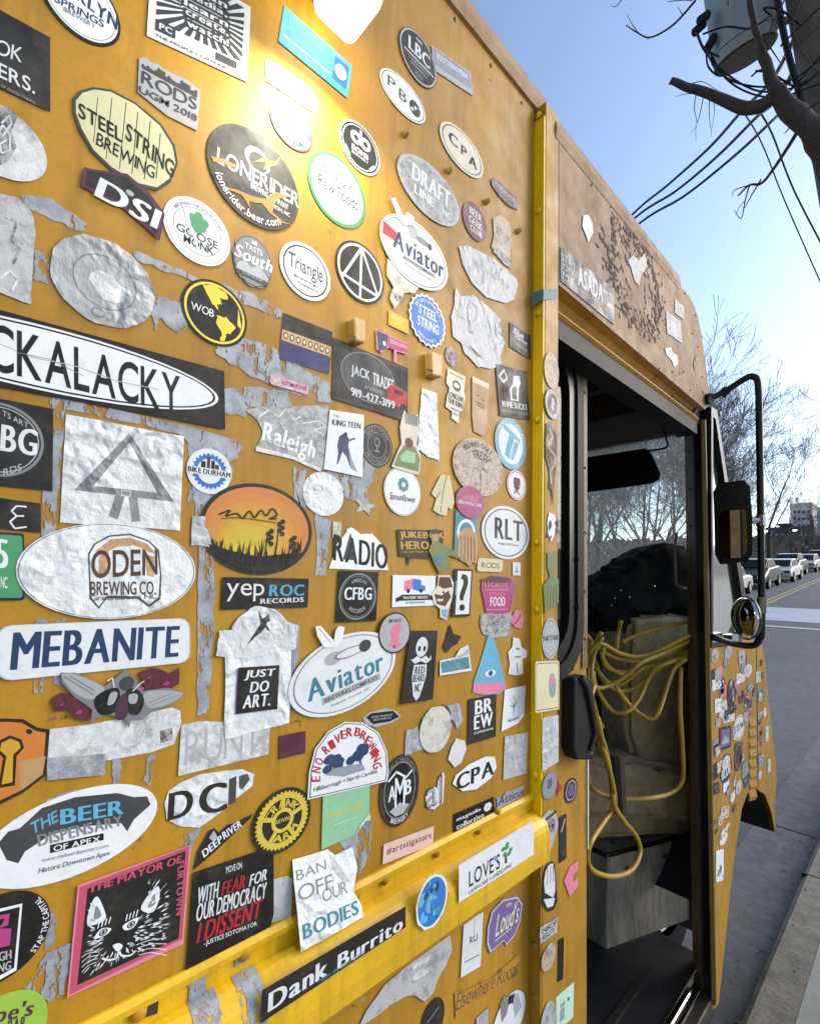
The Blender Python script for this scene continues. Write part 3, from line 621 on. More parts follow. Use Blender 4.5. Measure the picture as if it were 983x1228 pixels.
# far wood and hedge line along the rise
g = G()
for k in range(900):
    x = rnd.uniform(-60, -13); y = rnd.uniform(80, 220); z = hgt(y); h_ = rnd.uniform(1.6, 3.6); b = Vector((x, y, z))
    for _ in range(9):
        c = b+Vector((rnd.gauss(0, 1.3), rnd.gauss(0, 1.3), rnd.uniform(.2, 1)*h_)); u_ = Vector((rnd.gauss(0, 1), rnd.gauss(0, 1), rnd.gauss(0, 1))).normalized()*rnd.uniform(.4, 1.1); v_ = u_.orthogonal().normalized()*rnd.uniform(.4, 1.0)
        g.add([c-u_, c+v_, c+u_, c-v_], [(0, 1, 2, 3)])
tag(g.mk('far_wood', mat_plain('far_scrub', srgb('4c4438'), .95)), 'dark scrubby wood in the distance along the street', None, None, 'stuff')
# ================================================================ parked cars
PAINT = {}
def car(x, y, col, label, suv=False, lit=False):
    z = hgt(y); sl_ = math.atan(GS) if y > GY else 0; hh = .22 if suv else 0
    r = empty('parked_car', (0, 0, 0)); tag(r, label, 'car', 'cars parked along the far kerb')
    key = col
    if key not in PAINT: PAINT[key] = mat_plain('car_paint_'+str(len(PAINT)), srgb(col), .25, 0, 3, .08, 0)
    body = [(-2.2, .35), (-2.25, .62), (-2.15, .78), (-1.35, .93+hh*.5), (-1.1, .95+hh), (1.6, .98+hh), (2.15, .9+hh), (2.22, .5), (2.1, .3)]
    cab = [(-1.15, .95+hh*.9), (-.45, 1.42+hh), (.9, 1.45+hh), (1.75, .98+hh)]
    g = G()
    for w0, pts in ((.88, body), (.72, cab)):
        n = len(pts); V = [(-w0, y_, z_) for y_, z_ in pts]+[(w0, y_, z_) for y_, z_ in pts]
        g.add(V, [tuple(range(n)), tuple(range(2*n-1, n-1, -1))]+[(i, i+n, (i+1) % n+n, (i+1) % n) for i in range(n)])
    b = bevel(g.mk('car_body', PAINT[key], r, origin=Vector((0, 0, 0))), .09, 3)
    wn = G(); wn.add([(-.66, -1.12, 1.0+hh), (.66, -1.12, 1.0+hh), (.6, -.52, 1.40+hh), (-.6, -.52, 1.40+hh)], [(0, 1, 2, 3)]).mk('windscreen', 'blackgloss', r, origin=Vector((0, 0, 0)))
    for s in (-1, 1):
        G().add([(s*.735, -.95, 1.02+hh), (s*.735, -.42, 1.38+hh), (s*.735, .85, 1.40+hh), (s*.735, 1.45, 1.04+hh)], [(0, 1, 2, 3)]).mk('side_window', 'blackgloss', r, origin=Vector((0, 0, 0)))
        for yy in (-1.4, 1.35):
            t = G().tube([(s*.72, yy, .33), (s*.92, yy, .33)], .33, 16).mk('wheel', 'black', r, origin=Vector((0, 0, 0))); G().tube([(s*.9, yy, .33), (s*.93, yy, .33)], .2, 10).mk('rim', 'galv', t, origin=Vector((0, 0, 0)))
        G().box(*sorted((s*.5, s*.82)), -2.27, -2.12, .62, .76).mk('headlight', 'litwarm' if lit else 'chrome', r, origin=Vector((0, 0, 0)))
    G().box(-.42, .42, -2.262, -2.15, .42, .6).mk('grille', 'blackgloss', r, origin=Vector((0, 0, 0)))
    r.location = (x, y, z); r.rotation_euler.x = sl_
for i, (y, col, lab, suv) in enumerate((
    (29, 'c8c6c2', 'white saloon parked nearest, cut off by the quarter window frame', False), (35, '24262b', 'black estate car parked behind the nearest white saloon', True), (41, 'd0cec8', 'white hatchback seen just right of the mirror arm', False),
    (47, '3a3d44', 'dark grey car between two pale ones right of the mirror arm', True), (53, 'b8b4a6', 'silver car parked fifth along the far kerb', False), (59, '5a5a52', 'olive grey car parked sixth along the far kerb', True),
    (66, 'd2d0ca', 'small white car near the right edge of the picture', False), (73, '2c2f36', 'dark car parked last but one, at the edge of the picture', False), (80, 'c4c4c4', 'farthest pale car in the parked row', True))):
    car(-6.9+.25*((i*7) % 3-1), y, col, lab, suv, False)
# ================================================================ far buildings, lamps
def far_box(name, px0, px1, py0, py1, D, mat, parent, depth=14):
    a = atY(px0, py1, D); b = atY(px1, py0, D); g = G().box(min(a.x, b.x), max(a.x, b.x), D, D+depth, a.z, b.z); return g.mk(name, mat, parent)
cream = mat_plain('pale_render', srgb('dcd8d8'), .8, 0, .05, .2); bluegl = mat_plain('blue_glass_facade', srgb('a8c4dc'), .2, 0, .05, .3); dkb = mat_plain('dark_brick', srgb('3c3840'), .8, 0, .1, .4)
b1 = empty('tower_block', atY(960, 664, 300)); tag(b1, 'pale concrete tower block with a rooftop box, far down the street', 'building')
far_box('wall', 948, 973, 602, 668, 300, cream, b1); far_box('rooftop_box', 953.5, 956.5, 597, 602, 302, cream, b1, 5)
for r_ in range(6):
    for c_ in range(4): far_box('window', 950.5+c_*5.4, 953.5+c_*5.4, 612+r_*8.2, 615.5+r_*8.2, 299.7, 'blackgloss', b1, .4)
b2 = empty('office_block', atY(982, 664, 330)); tag(b2, 'blue glass office block at the right edge, beside the pale tower', 'building')
far_box('wall', 974.5, 1010, 606, 668, 330, cream, b2)
for c_ in range(6):
    for r_ in range(7): far_box('window', 976+c_*5.6, 980+c_*5.6, 609+r_*7.4, 614.6+r_*7.4, 329.6, bluegl, b2, .5)
b3 = empty('warehouse', atY(940, 668, 220)); tag(b3, 'low dark brick building in front of the pale tower', 'building')
far_box('wall', 918, 972, 630, 672, 220, dkb, b3); far_box('wall', 931, 949, 627, 630.1, 221, dkb, b3)
for c_ in range(7): far_box('window', 922+c_*7, 925+c_*7, 640, 646, 219.7, 'galv', b3, .4)
b4 = empty('chimney_mast', atY(973, 668, 200)); tag(b4, 'thin dark mast leaning beside the blue office block', 'mast')
a_, c_ = atY(971, 617, 200), atY(978, 662, 200); G().tube([c_, a_], .55, 6).mk('pole', 'dark', b4)
for px, py, lab, mt, hw in ((918, 637, 'street lamp with a warm orange glow left of the tower', 'litwarm', .45), (953, 636, 'street lamp with the brighter white head in front of the tower', 'litwhite', .42), (961, 643, 'street lamp lower and right of the brightest one', 'litwhite', .32), (974, 652, 'faint small street lamp near the right edge', 'litwhite', .26)):
    p = atY(px, py, 150); q = Vector((p.x+1.2, p.y, hgt(150))); r = empty('street_lamp', q); tag(r, lab, 'street lamp', 'lit street lamps far down the street')
    G().tube([q, Vector((q.x, q.y, p.z)), p+Vector((.2, 0, .15))], .09, 6).mk('lamp_post', 'galv', r); G().box(p.x-hw, p.x+hw, p.y-.3, p.y+.3, p.z-.14, p.z+.12).mk('lamp_head', mt, r)
for k, (px, py, wd_) in enumerate(((921, 655, 'leftmost of four'), (929, 656, 'second from the left of four'), (938, 655, 'third from the left of four'), (944, 657, 'rightmost of four'))):
    a_ = atY(px, py-8, 118); q = Vector((a_.x, 118, hgt(118))); r = G().tube([q, a_], .07, 6).mk('bollard_post', 'white'); tag(r, 'thin pale post before the distant wood, '+wd_, 'post', 'thin pale posts before the distant wood')
# ================================================================ utility pole, transformer, wires
PD = 6.0
UP = empty('utility_pole', (0, 0, 0))
pa, pb = atD(966, -60, PD), atD(1010, 210, PD-.4); dd = (pb-pa).normalized(); foot = pb+dd*((.126-pb.z)/dd.z); toph = pa-dd*1.2
UP.location = foot; WL[UP] = foot; tag(UP, 'weathered timber utility pole leaning at the top right, hung with cables', 'utility pole')
G().tube([foot, toph], [.17, .145], 16).mk('pole_shaft', 'wood', UP, smooth=True)
G().tube(spline([atD(925, -40, 5.7), atD(941, 50, 5.6), atD(957, 110, 5.55), atD(971, 170, 5.5), atD(985, 222, 5.5), atD(1040, 420, 5.5)], 5), .020, 8).mk('conduit', 'blackgloss', UP, smooth=True)
G().tube([atD(918, 36, 5.9), atD(948, 22, 5.9)], .03, 6).mk('bracket', 'galv', UP)
TR_ = empty('transformer', atD(893, 60, 5.8)); tag(TR_, 'grey pole-mounted transformer can with a dark underside', 'transformer')
tb, tt = atD(893, 66, 5.8), atD(876, -75, 6.1); ax_ = (tt-tb).normalized(); rad = .205
G().tube([tb, tb+ax_*.06, tt], [rad*.97, rad, rad], 28).mk('tank', 'galv', TR_, smooth=False)
G().tube([tb-ax_*.012, tb-ax_*.002], [rad*.93, rad*.985], 28).mk('tank_base', 'dark', TR_)
G().tube([tb+ax_*.07, tb+ax_*.10], rad+.008, 28).mk('tank_rim', 'galv', TR_)
for a, b in ((838, 25), (832, 39), (848, 58)):
    p = atD(a, b, 5.7); G().tube([p, p+(tb+ax_*.4-p)*.22], .03, 8).mk('terminal', 'black', TR_)
def wire(pts, D, r, lab, grp=None, D2=None):
    n = len(pts); P = [atD(a, b, D+((D2 or D)-D)*i/(n-1)) for i, (a, b) in enumerate(pts)]; o = G().tube(spline(P, 6), r, 6).mk('power_cable', 'blackgloss', smooth=True); return tag(o, lab, 'cable', grp)
wire([(690, 330), (757, 258), (800, 222), (850, 177), (890, 132), (925, 96), (960, 30)], 12, .020, 'uppermost of the three thick black service cables crossing the sky', 'thick service cables crossing the sky', 7)
wire([(690, 330), (760, 262), (810, 229), (860, 187), (907, 140), (930, 120), (965, 60)], 12, .020, 'middle one of the three thick black service cables', 'thick service cables crossing the sky', 7)
wire([(690, 335), (766, 268), (820, 235), (880, 187), (925, 145), (940, 130), (972, 90)], 12, .020, 'lowest of the three thick black service cables', 'thick service cables crossing the sky', 7)
wire([(885, 125), (912, 170), (940, 240), (983, 338), (1020, 420)], 14, .012, 'thin wire running down the sky, the left one', None)
wire([(908, 130), (925, 160), (950, 225), (983, 290), (1020, 360)], 14, .016, 'thin wire running down the sky, the right one', None)
for i, L in enumerate(([(836, 40), (842, 55), (850, 62), (862, 68)], [(834, 38), (845, 62), (870, 88), (905, 108), (940, 108), (968, 96)], [(846, 60), (858, 82), (880, 98), (915, 104), (950, 95), (985, 70)], [(846, 60), (848, 78), (856, 88), (866, 90)],
    [(850, 62), (870, 94), (900, 112), (935, 116), (983, 100)], [(842, 41), (870, 32), (900, 34), (925, 18)], [(926, 20), (915, 10), (935, 12), (960, 30)], [(905, 85), (925, 88), (955, 104), (983, 86)], [(983, 8), (950, 40), (935, 56)], [(985, 64), (955, 100), (940, 116)], [(900, 92), (912, 84), (928, 92), (948, 100)])):
    o = G().tube(spline([atD(a, b, 5.5-.05*(i % 3)) for a, b in L], 6), .0065, 5).mk('jumper_wire', 'blackgloss', TR_, smooth=True)
# ================================================================ near tree with the sawn branch
NTr = empty('pruned_tree', (0, 0, 0)); fp = atD(1150, 420, 4.2); fp = Vector((fp.x+.5, fp.y, .126)); NTr.location = fp; WL[NTr] = fp
tag(NTr, 'street tree at the right whose sawn-off limb and bare twigs hang over the truck', 'tree')
BD = 3.4
def limb(name, pts, rr, D=BD, n=12, par=NTr, mat='bark'):
    P = [atD(a, b, D) for a, b in pts]; Q = spline(P, 6); m = len(Q); R_ = []
    for i in range(m):
        t = i/(m-1)*(len(rr)-1); j = min(int(t), len(rr)-2); R_.append(rr[j]+(rr[j+1]-rr[j])*(t-j))
    g = G().tube(Q, R_, n)
    if max(rr) > .02:
        for v in g.V: v += Vector((noise.noise(v*14), noise.noise(v*14+Vector((9, 0, 0))), noise.noise(v*14+Vector((0, 9, 0)))))*max(rr)*.13
    return g.mk(name, mat, par, smooth=True)
K = BD/581*1.0
limb('limb', [(804, 97.5), (820, 103), (845, 111), (870, 121), (892, 130), (912, 127), (926, 116)], [.014, .016, .019, .022, .026, .028, .027])
limb('limb', [(895, -20), (904, 30), (914, 65), (924, 95), (932, 112), (950, 135), (975, 158), (1000, 195), (1060, 300)], [.011, .014, .018, .023, .030, .042, .052, .07, .11])
G().tube(spline([atD(1060, 300, BD), atD(1120, 420, 3.7), fp+Vector((-.1, 0, 1)), fp], 6), [.13]*10+[.17]*9, 12).mk('trunk', 'bark', NTr, smooth=True)
G().tube([atD(803, 97, BD), atD(804.4, 97.6, BD)], .0142, 12).mk('sawn_end', 'wood', NTr)
tw = .0045
for L, r_ in (
 ([(960, 150), (945, 175), (925, 205), (912, 220), (898, 222), (884, 235)], .013), ([(912, 215), (900, 235), (892, 250)], .006), ([(898, 222), (893, 240), (888, 262), (880, 252)], .005), ([(898, 222), (880, 228), (878, 236)], .004), ([(893, 240), (885, 250), (882, 258)], .003),
 ([(834, 0), (812, 25), (795, 38), (778, 45), (765, 40), (750, 30)], .007), ([(765, 40), (757, 28), (752, 18)], .003), ([(818, 18), (812, 8)], .003), ([(778, 45), (775, 48)], .003), ([(830, 0), (818, 0), (800, 2)], .004), ([(745, 0), (738, 8), (733, 7)], .003),
 ([(834, 114), (832, 130), (835, 148), (828, 160)], .003), ([(843, 116), (838, 140), (834, 152), (834, 170)], .003), ([(850, 118), (850, 140), (853, 163)], .003), ([(855, 120), (856, 135), (853, 155)], .0025), ([(832, 112), (820, 113), (810, 116)], .0025), ([(830, 100), (842, 98), (860, 108)], .003),
 ([(983, 120), (960, 138), (940, 160)], .008), ([(896, 0), (905, 30), (925, 60), (935, 75)], .006), ([(940, 0), (925, 30), (918, 60)], .005), ([(958, 0), (950, 30), (960, 60), (983, 90)], .006), ([(983, 30), (962, 50), (945, 60)], .005), ([(872, 0), (873, 8)], .004),
 ([(948, 145), (945, 155)], .003), ([(983, 215), (978, 219)], .004), ([(957, 467), (970, 478), (990, 484)], .003), ([(963, 503), (975, 499), (990, 495)], .003)):
    limb('twig', L, [r_*.75, r_*.3], BD, 5)

# ================================================================ what the mirrors reflect, behind the camera
bb = empty('brick_building', (-3, -34, 0)); tag(bb, 'brown brick shopfront down the street behind, seen only in the mirrors', 'building')
G().box(-14, 12, -44, -34, 0, 9).mk('wall', mat_plain('brown_brick', srgb('6a4a3a'), .85, 0, .8, .4), bb)
for k in range(7):
    for z0 in (1.0, 5.2): G().box(-12.6+k*3.5, -10.6+k*3.5, -34.0, -33.95, z0, z0+2.4).mk('window', 'blackgloss', bb)
tree(1, -6, -16, 1.2, .5, 'bare tree behind the photographer, seen only in the mirrors'); tree(0, 3.5, -20, 1.1, 2.5, 'bare tree on the pavement behind, seen only in the mirrors')
# ================================================================ sticker kit
_fo = bpy.data.curves.new('glyphs', 'FONT'); _foo = bpy.data.objects.new('glyphs', _fo); LINK(_foo); _fo.resolution_u = 4; _fo.size = 1
GL = {}
def glyph(ch, bold):
    k = (ch, bold)
    if k not in GL:
        _fo.body = ch; _fo.offset = bold; bpy.context.view_layer.update()
        ev = _foo.evaluated_get(bpy.context.evaluated_depsgraph_get()); me = ev.to_mesh()
        V = [(v.co.x, v.co.y) for v in me.vertices]; F = [tuple(p.vertices) for p in me.polygons]
        if V: x0 = min(v[0] for v in V); V = [(a-x0, b) for a, b in V]; wd = max(v[0] for v in V)
        else: wd = .22
        ev.to_mesh_clear(); GL[k] = (V, F, wd)
    return GL[k]
def layout(s, bold, gap=.075, shear=0):
    heavy = bold >= .03; bold = 0 if heavy else min(bold, .012) if bold > 0 else bold; gap = .062+max(bold, 0)*1.0
    x = 0; V = []; F = []; C = []
    for ch in s:
        if ch == ' ': x += .24; continue
        gv, gf, wd = glyph(ch, bold); b = len(V); V += [(a+x+shear*q, q, 0) for a, q in gv]; F += [tuple(i+b for i in f) for f in gf]; 
        if heavy:
            for e in (1, 2): b = len(V); V += [(a+x+.038*e+shear*q, q, .00002*e) for a, q in gv]; F += [tuple(i+b for i in f) for f in gf]
            x += .076
        x += wd+gap
    return V, F
class Fr:
    """affine frame on a truck plane: u to the right, v up"""
    def __init__(s, X, c, U, W): s.X = X; s.tilt = 0; s.c = c; s.U = U; s.W = W; s.det = U[0]*W[1]-U[1]*W[0]; s.lu = math.hypot(*U); s.lw = math.hypot(*W)
    def p(s, u, v, off=0): return (s.X+off+s.tilt*(1-v), s.c[0]+s.U[0]*u+s.W[0]*v, s.c[1]+s.U[1]*u+s.W[1]*v)
    def inv(s, px, py):
        y, z = yz(px, py, s.X); a = y-s.c[0]; b = z-s.c[1]; return ((a*s.W[1]-b*s.W[0])/s.det, (b*s.U[0]-a*s.U[1])/s.det)
def E_(l, t, r, b, rot=0, X=XB):
    cx, cy = (l+r)/2, (t+b)/2; y0 = yz(l, cy, X)[0]; y1 = yz(r, cy, X)[0]; m = (r-l)/2; sl_ = (709-cy)/(1108-cx); hh = (b-t)/2
    k = math.sqrt(max(hh*hh-(sl_*m)**2, (hh*.35)**2)); z1 = yz(cx, cy-k, X)[1]; z0 = yz(cx, cy+k, X)[1]
    c = (yz(cx, cy, X)[0], (z0+z1)/2); a = (y1-y0)/2; h_ = (z1-z0)/2; cr, sr = math.cos(R(rot)), math.sin(R(rot))
    return Fr(X, c, (a*cr, a*sr), (-h_*sr, h_*cr))
def Q_(TL, TR, BL, X=XB):
    a, b, c = yz(*TL, X), yz(*TR, X), yz(*BL, X); U = ((b[0]-a[0])/2, (b[1]-a[1])/2); W = ((a[0]-c[0])/2, (a[1]-c[1])/2)
    return Fr(X, (a[0]+U[0]-W[0], a[1]+U[1]-W[1]), U, W)
def C_(c, r, t, X=XB):
    a, b, d = yz(*c, X), yz(*r, X), yz(*t, X); return Fr(X, a, (b[0]-a[0], b[1]-a[1]), (d[0]-a[0], d[1]-a[1]))
EL = [(math.cos(2*math.pi*k/40), math.sin(2*math.pi*k/40)) for k in range(40)]
def rrect(r=.12, asp=1, m=1):
    P = []; ru, rv = (r, r*asp)
    for cu, cv, a0 in ((m-ru, m-rv, 0), (-m+ru, m-rv, 90), (-m+ru, -m+rv, 180), (m-ru, -m+rv, 270)):
        for k in range(4): a = R(a0+30*k); P.append((cu+ru*math.cos(a), cv+rv*math.sin(a)))
    return P
def rough(P, amp, seed=0, n=4):
    rnd = random.Random(seed); out = []
    for i, a in enumerate(P):
        b = P[(i+1) % len(P)]
        for k in range(n):
            t = k/n; out.append((a[0]+(b[0]-a[0])*t+rnd.uniform(-amp, amp), a[1]+(b[1]-a[1])*t+rnd.uniform(-amp, amp)))
    return out
NST = [0]
def smooth(P, n=4):
    m = len(P); out = []
    for i in range(m):
        a, b, c, d = P[i-1], P[i], P[(i+1) % m], P[(i+2) % m]
        for k in range(n):
            t = k/n; out.append(tuple(.5*(2*b[j]+(c[j]-a[j])*t+(2*a[j]-5*b[j]+4*c[j]-d[j])*t*t+(3*b[j]-a[j]-3*c[j]+d[j])*t**3) for j in (0, 1)))
    return out
class S:
    def __init__(s, label, fr, shape='rect', col='w', mat='print', lv=0, edge=None, rag=0, rim=True):
        NST[0] += 1; s.f = fr; s.label = label; s.mat = mat; s.V = []; s.F = []; s.K = []; s.tV = []; s.tF = []; s.tK = []
        s.off = .0014+lv*.0009+(NST[0] % 5)*.00010; s.th = .0004; s.n = 0
        P = EL if shape == 'ell' else ([(-1, -1), (1, -1), (1, 1), (-1, 1)] if shape == 'rect' else (rrect(.13, fr.lu/fr.lw) if shape == 'rr' else shape))
        if isinstance(P[0][0], (int, float)) and max(abs(c) for q in P for c in q) > 12: P = [fr.inv(*q) for q in P]
        if rag: P = rough(P, rag, NST[0])
        s.P = P; c = COL[col]; n = len(P)
        s.V += [fr.p(u, v, s.off) for u, v in P]+[fr.p(u, v, s.off+s.th) for u, v in P]
        # area sign
        A = sum(P[i][0]*P[(i+1) % n][1]-P[(i+1) % n][0]*P[i][1] for i in range(n))
        fr_ = tuple(range(n, 2*n)); s.F.append(fr_ if A > 0 else fr_[::-1]); s.K.append(c)
        for i in range(n): s.F.append((i, (i+1) % n, n+(i+1) % n, n+i)); s.K.append(COL[edge] if edge else tuple(x*.8+.08 for x in c))
    def z(s): s.n += 1; return s.off+s.th+.00004*min(s.n, 8)+.000006*max(s.n-8, 0)
    def poly(s, P, col, px=False):
        if px: P = [s.f.inv(*q) for q in P]
        o = s.z(); b = len(s.V); s.V += [s.f.p(u, v, o) for u, v in P]; s.F.append(tuple(range(b, b+len(P)))); s.K.append(COL[col]); return s
    def pp(s, P, col): return s.poly(P, col, True)
    def sp(s, P, col): return s.poly(smooth(P), col, True)
    def sl(s, P, wd, col): Q = smooth([P[0]]+P+[P[-1]]); return s.line(Q[4:-8], wd, col, True)
    def ell(s, u, v, ru, rv, col): return s.poly([(u+ru*a, v+rv*b) for a, b in EL], col)
    def rect(s, u0, v0, u1, v1, col): return s.poly([(u0, v0), (u1, v0), (u1, v1), (u0, v1)], col)
    def ring(s, ro, ri, col): return s._ring([(a*ro, b*ro) for a, b in EL], [(a*ri, b*ri) for a, b in EL], col)
    def _ring(s, O, I, col):
        o = s.z(); n = len(O); b = len(s.V); s.V += [s.f.p(u, v, o) for u, v in O+I]
        for i in range(n): s.F.append((b+i, b+(i+1) % n, b+n+(i+1) % n, b+n+i)); s.K.append(COL[col])
        return s
    def border(s, k0, k1, col):
        cu = sum(p[0] for p in s.P)/len(s.P); cv = sum(p[1] for p in s.P)/len(s.P)
        return s._ring([(cu+(a-cu)*k0, cv+(b-cv)*k0) for a, b in s.P], [(cu+(a-cu)*k1, cv+(b-cv)*k1) for a, b in s.P], col)
    def line(s, P, wd, col, px=False):
        if px: P = [s.f.inv(*q) for q in P]
        asp = s.f.lu/s.f.lw
        for a, b in zip(P, P[1:]):
            dx, dy = (b[0]-a[0])*asp, b[1]-a[1]; L = math.hypot(dx, dy) or 1; nx, ny = -dy/L*wd/asp, dx/L*wd
            s.poly([(a[0]-nx, a[1]-ny), (b[0]-nx, b[1]-ny), (b[0]+nx, b[1]+ny), (a[0]+nx, a[1]+ny)], col)
        return s
    def pl(s, P, wd, col): return s.line(P, wd, col, True)
    def t(s, txt, u0, v0, u1, v1, col='k', b=.02, sh=0, base=None, slant=0):
        V, F = layout(txt, b, shear=sh)
        if not V: return s
        x0 = min(v[0] for v in V); x1 = max(v[0] for v in V); y0 = min(v[1] for v in V); y1 = max(v[1] for v in V); o = s.z()+.00005; B = len(s.tV)
        for x, y, w_ in V:
            a = (x-x0)/(x1-x0); c = (y-y0)/(y1-y0) if y1 > y0 else .5; s.tV.append(s.f.p(u0+(u1-u0)*a, v0+(v1-v0)*c+slant*a, o+w_))
        s.tF += [tuple(i+B for i in f) for f in F]; s.tK += [COL[col]]*len(F); return s
    def tq(s, txt, TL, TR, BL, col='k', b=.02, sh=0):
        a, r, l = s.f.inv(*TL), s.f.inv(*TR), s.f.inv(*BL); V, F = layout(txt, b, shear=sh)
        x0 = min(v[0] for v in V); x1 = max(v[0] for v in V); y0 = min(v[1] for v in V); y1 = max(v[1] for v in V); o = s.z()+.00005; B = len(s.tV)
        for x, y, w_ in V:
            p = (x-x0)/(x1-x0); q = (y1-y)/(y1-y0); s.tV.append(s.f.p(a[0]+(r[0]-a[0])*p+(l[0]-a[0])*q, a[1]+(r[1]-a[1])*p+(l[1]-a[1])*q, o+w_))
        s.tF += [tuple(i+B for i in f) for f in F]; s.tK += [COL[col]]*len(F); return s
    def arc(s, txt, r, a0, a1, h, col='k', b=.02, cu=0, cv=0):
        """text round an arc from angle a0 to a1 (degrees); descending = reads clockwise over the top"""
        V, F = layout(txt, b); x0 = min(v[0] for v in V); x1 = max(v[0] for v in V); o = s.z()+.00005; B = len(s.tV); up = 1 if a0 > a1 else -1
        for x, y, w_ in V:
            a = R(a0+(a1-a0)*(x-x0)/(x1-x0)); rr_ = r+up*h*y/.72 if up > 0 else r+h-h*y/.72
            s.tV.append(s.f.p(cu+rr_*math.cos(a), cv+rr_*math.sin(a), o+w_))
        s.tF += [tuple(i+B for i in f) for f in F]; s.tK += [COL[col]]*len(F); return s
    def blots(s, cols, n, seed, r=.12, box=(-.8, -.8, .8, .8), el=False):
        rnd = random.Random(seed)
        for i in range(n):
            for _ in range(20):
                u, v = rnd.uniform(box[0], box[2]), rnd.uniform(box[1], box[3])
                if not el or u*u+v*v < .62: break
            k = rnd.randint(5, 9); q = rnd.uniform(.4, 1)*r; s.poly([(u+q*rnd.uniform(.5, 1.2)*math.cos(6.283*j/k), v+q*rnd.uniform(.5, 1.2)*math.sin(6.283*j/k)) for j in range(k)], cols[i % len(cols)])
        return s
    def done(s, name='sticker'):
        r_ = random.Random(NST[0]*13); fd = r_.uniform(0, .05); gn = r_.uniform(.84, 1.04); fade = lambda c: tuple((x*(1-fd)+y*fd)*gn for x, y in zip(c, (.42, .39, .33)))
        s.K = [fade(c) for c in s.K]; s.tK = [fade(c) for c in s.tK]
        o = mk(name, s.V, s.F, s.mat, T, ink=s.K, label=s.label)
        if s.tV: mk('lettering', s.tV, s.tF, 'print', o, ink=s.tK)
        return o
# grey residue and bare patches left by old tape, under the stickers
def patch(P, X=XB, seed=0, amp=1.8, mat='patch', off=.0012):
    Pr = rough(P, amp, seed, 7); mk('tape_residue', [atX(a, b, X)+Vector((off+(seed % 7)*.00006, 0, 0)) for a, b in Pr], [tuple(range(len(Pr)))], mat, T)
for i, P in enumerate((
 [(25, 235), (60, 238), (103, 268), (100, 279), (60, 262), (30, 250)], [(42, 300), (62, 310), (66, 345), (40, 335)], [(160, 300), (240, 335), (300, 352), (338, 372), (336, 382), (290, 365), (225, 336), (165, 312)],
 [(190, 355), (225, 368), (226, 392), (212, 400), (190, 380), (186, 398), (180, 372)], [(275, 400), (335, 420), (365, 445), (395, 460), (395, 485), (350, 472), (300, 450), (258, 425), (262, 402)],
 [(62, 470), (290, 530), (290, 545), (262, 560), (240, 545), (215, 520), (60, 485)], [(62, 486), (78, 490), (72, 560), (66, 640), (50, 645), (52, 560)], [(225, 525), (262, 545), (262, 620), (240, 640), (226, 600)], [(268, 465), (300, 470), (295, 500), (268, 495)], [(285, 462), (345, 470), (350, 489), (292, 488)],
 [(350, 560), (366, 565), (364, 620), (352, 600)], [(262, 545), (278, 560), (270, 600), (262, 590)], [(238, 655), (258, 655), (256, 760), (250, 850), (236, 860), (238, 740)], [(40, 745), (58, 742), (52, 830), (42, 830)], [(64, 745), (78, 742), (76, 825), (66, 820)],
 [(350, 740), (358, 742), (354, 850), (348, 850)], [(378, 615), (396, 625), (390, 690), (378, 690)], [(178, 905), (186, 905), (180, 940), (172, 935)], [(134, 910), (146, 910), (142, 945), (136, 940)], [(410, 575), (442, 580), (436, 600), (414, 600)],
 [(55, 1140), (85, 1130), (78, 1190), (60, 1200), (30, 1185)], [(60, 1000+90), (70, 1092), (64, 1130), (52, 1140)], [(218, 1060), (228, 1020), (240, 990), (222, 1000)], [(404, 1000), (446, 985), (440, 1030), (430, 1050), (412, 1020)], [(390, 560), (450, 520), (446, 580), (400, 590)],
 [(52, 960), (90, 945), (95, 960), (60, 975)])):
    patch(P, seed=i)
for i, (P) in enumerate(([(225, 1170), (246, 1158), (246, 1196), (228, 1205)], [(281, 1140), (300, 1128), (299, 1150), (282, 1158)])): patch(P, XB+.0035, 40+i, 1.2, 'patch', .0008)
# paint flake loss on the rail: grey bands where the yellow has gone
def railband(px0, px1, mat='patch'):
    y0 = yz(px0, 1150, XB)[0]; y1 = yz(px1, 1150, XB)[0]; pr = [(x+.0006, z+.0004) for x, z in prof[5:12]]
    V = [(x, y, z) for y in (y0, y1) for x, z in pr]; n = len(pr); mk('worn_rail_patch', V, [(i, i+1, n+i+1, n+i) for i in range(n-1)], mat, T)
railband(225, 256); railband(276, 303); railband(146, 158)
dk_ = [(176, 1200), (190, 1196), (189, 1214), (175, 1219)]; patch(dk_, XB+.0035, 60, .3, 'dark')
CIR = 'ell'
# ---------------- top left
s = S('white oval beer sticker cut by the top edge, ending in KLYN SPRINGS', E_(46, -48, 149, 62, -4), CIR, 'k', edge='k'); s.ell(.0, .02, .93, .93, 'w').ring(.86, .84, 'g').tq('KLYN', (93, -14), (142, 24), (91, 1), 'nav', .03).tq('SPRINGS', (66, -5), (125, 27), (65, 4), 'nav', .02).tq('BREWERY', (77, 10), (115, 32), (76, 15), 'g').done()
s = S('navy square sticker at the left edge ending in OK and ERS', Q_((-50, -14), (60, 47), (-50, 84)), 'rect', 'nav'); s.poly([(-1,-1),(1,-1),(1,1),(-1,1)], 'k').tq('OK', (-4, 48), (28, 60), (-6, 66), 'w', .0).tq('ERS.', (-2, 76), (42, 98), (-2, 94), 'w', .01).tq('MAKERS OF GOOD THINGS', (-20, 92), (42, 124), (-20, 95), 'lg', 0).done()
s = S('white poster sticker of black rays round the words learn create watch', Q_((182, -58), (300, 10), (175.5, 44.5)), 'rect', 'w')
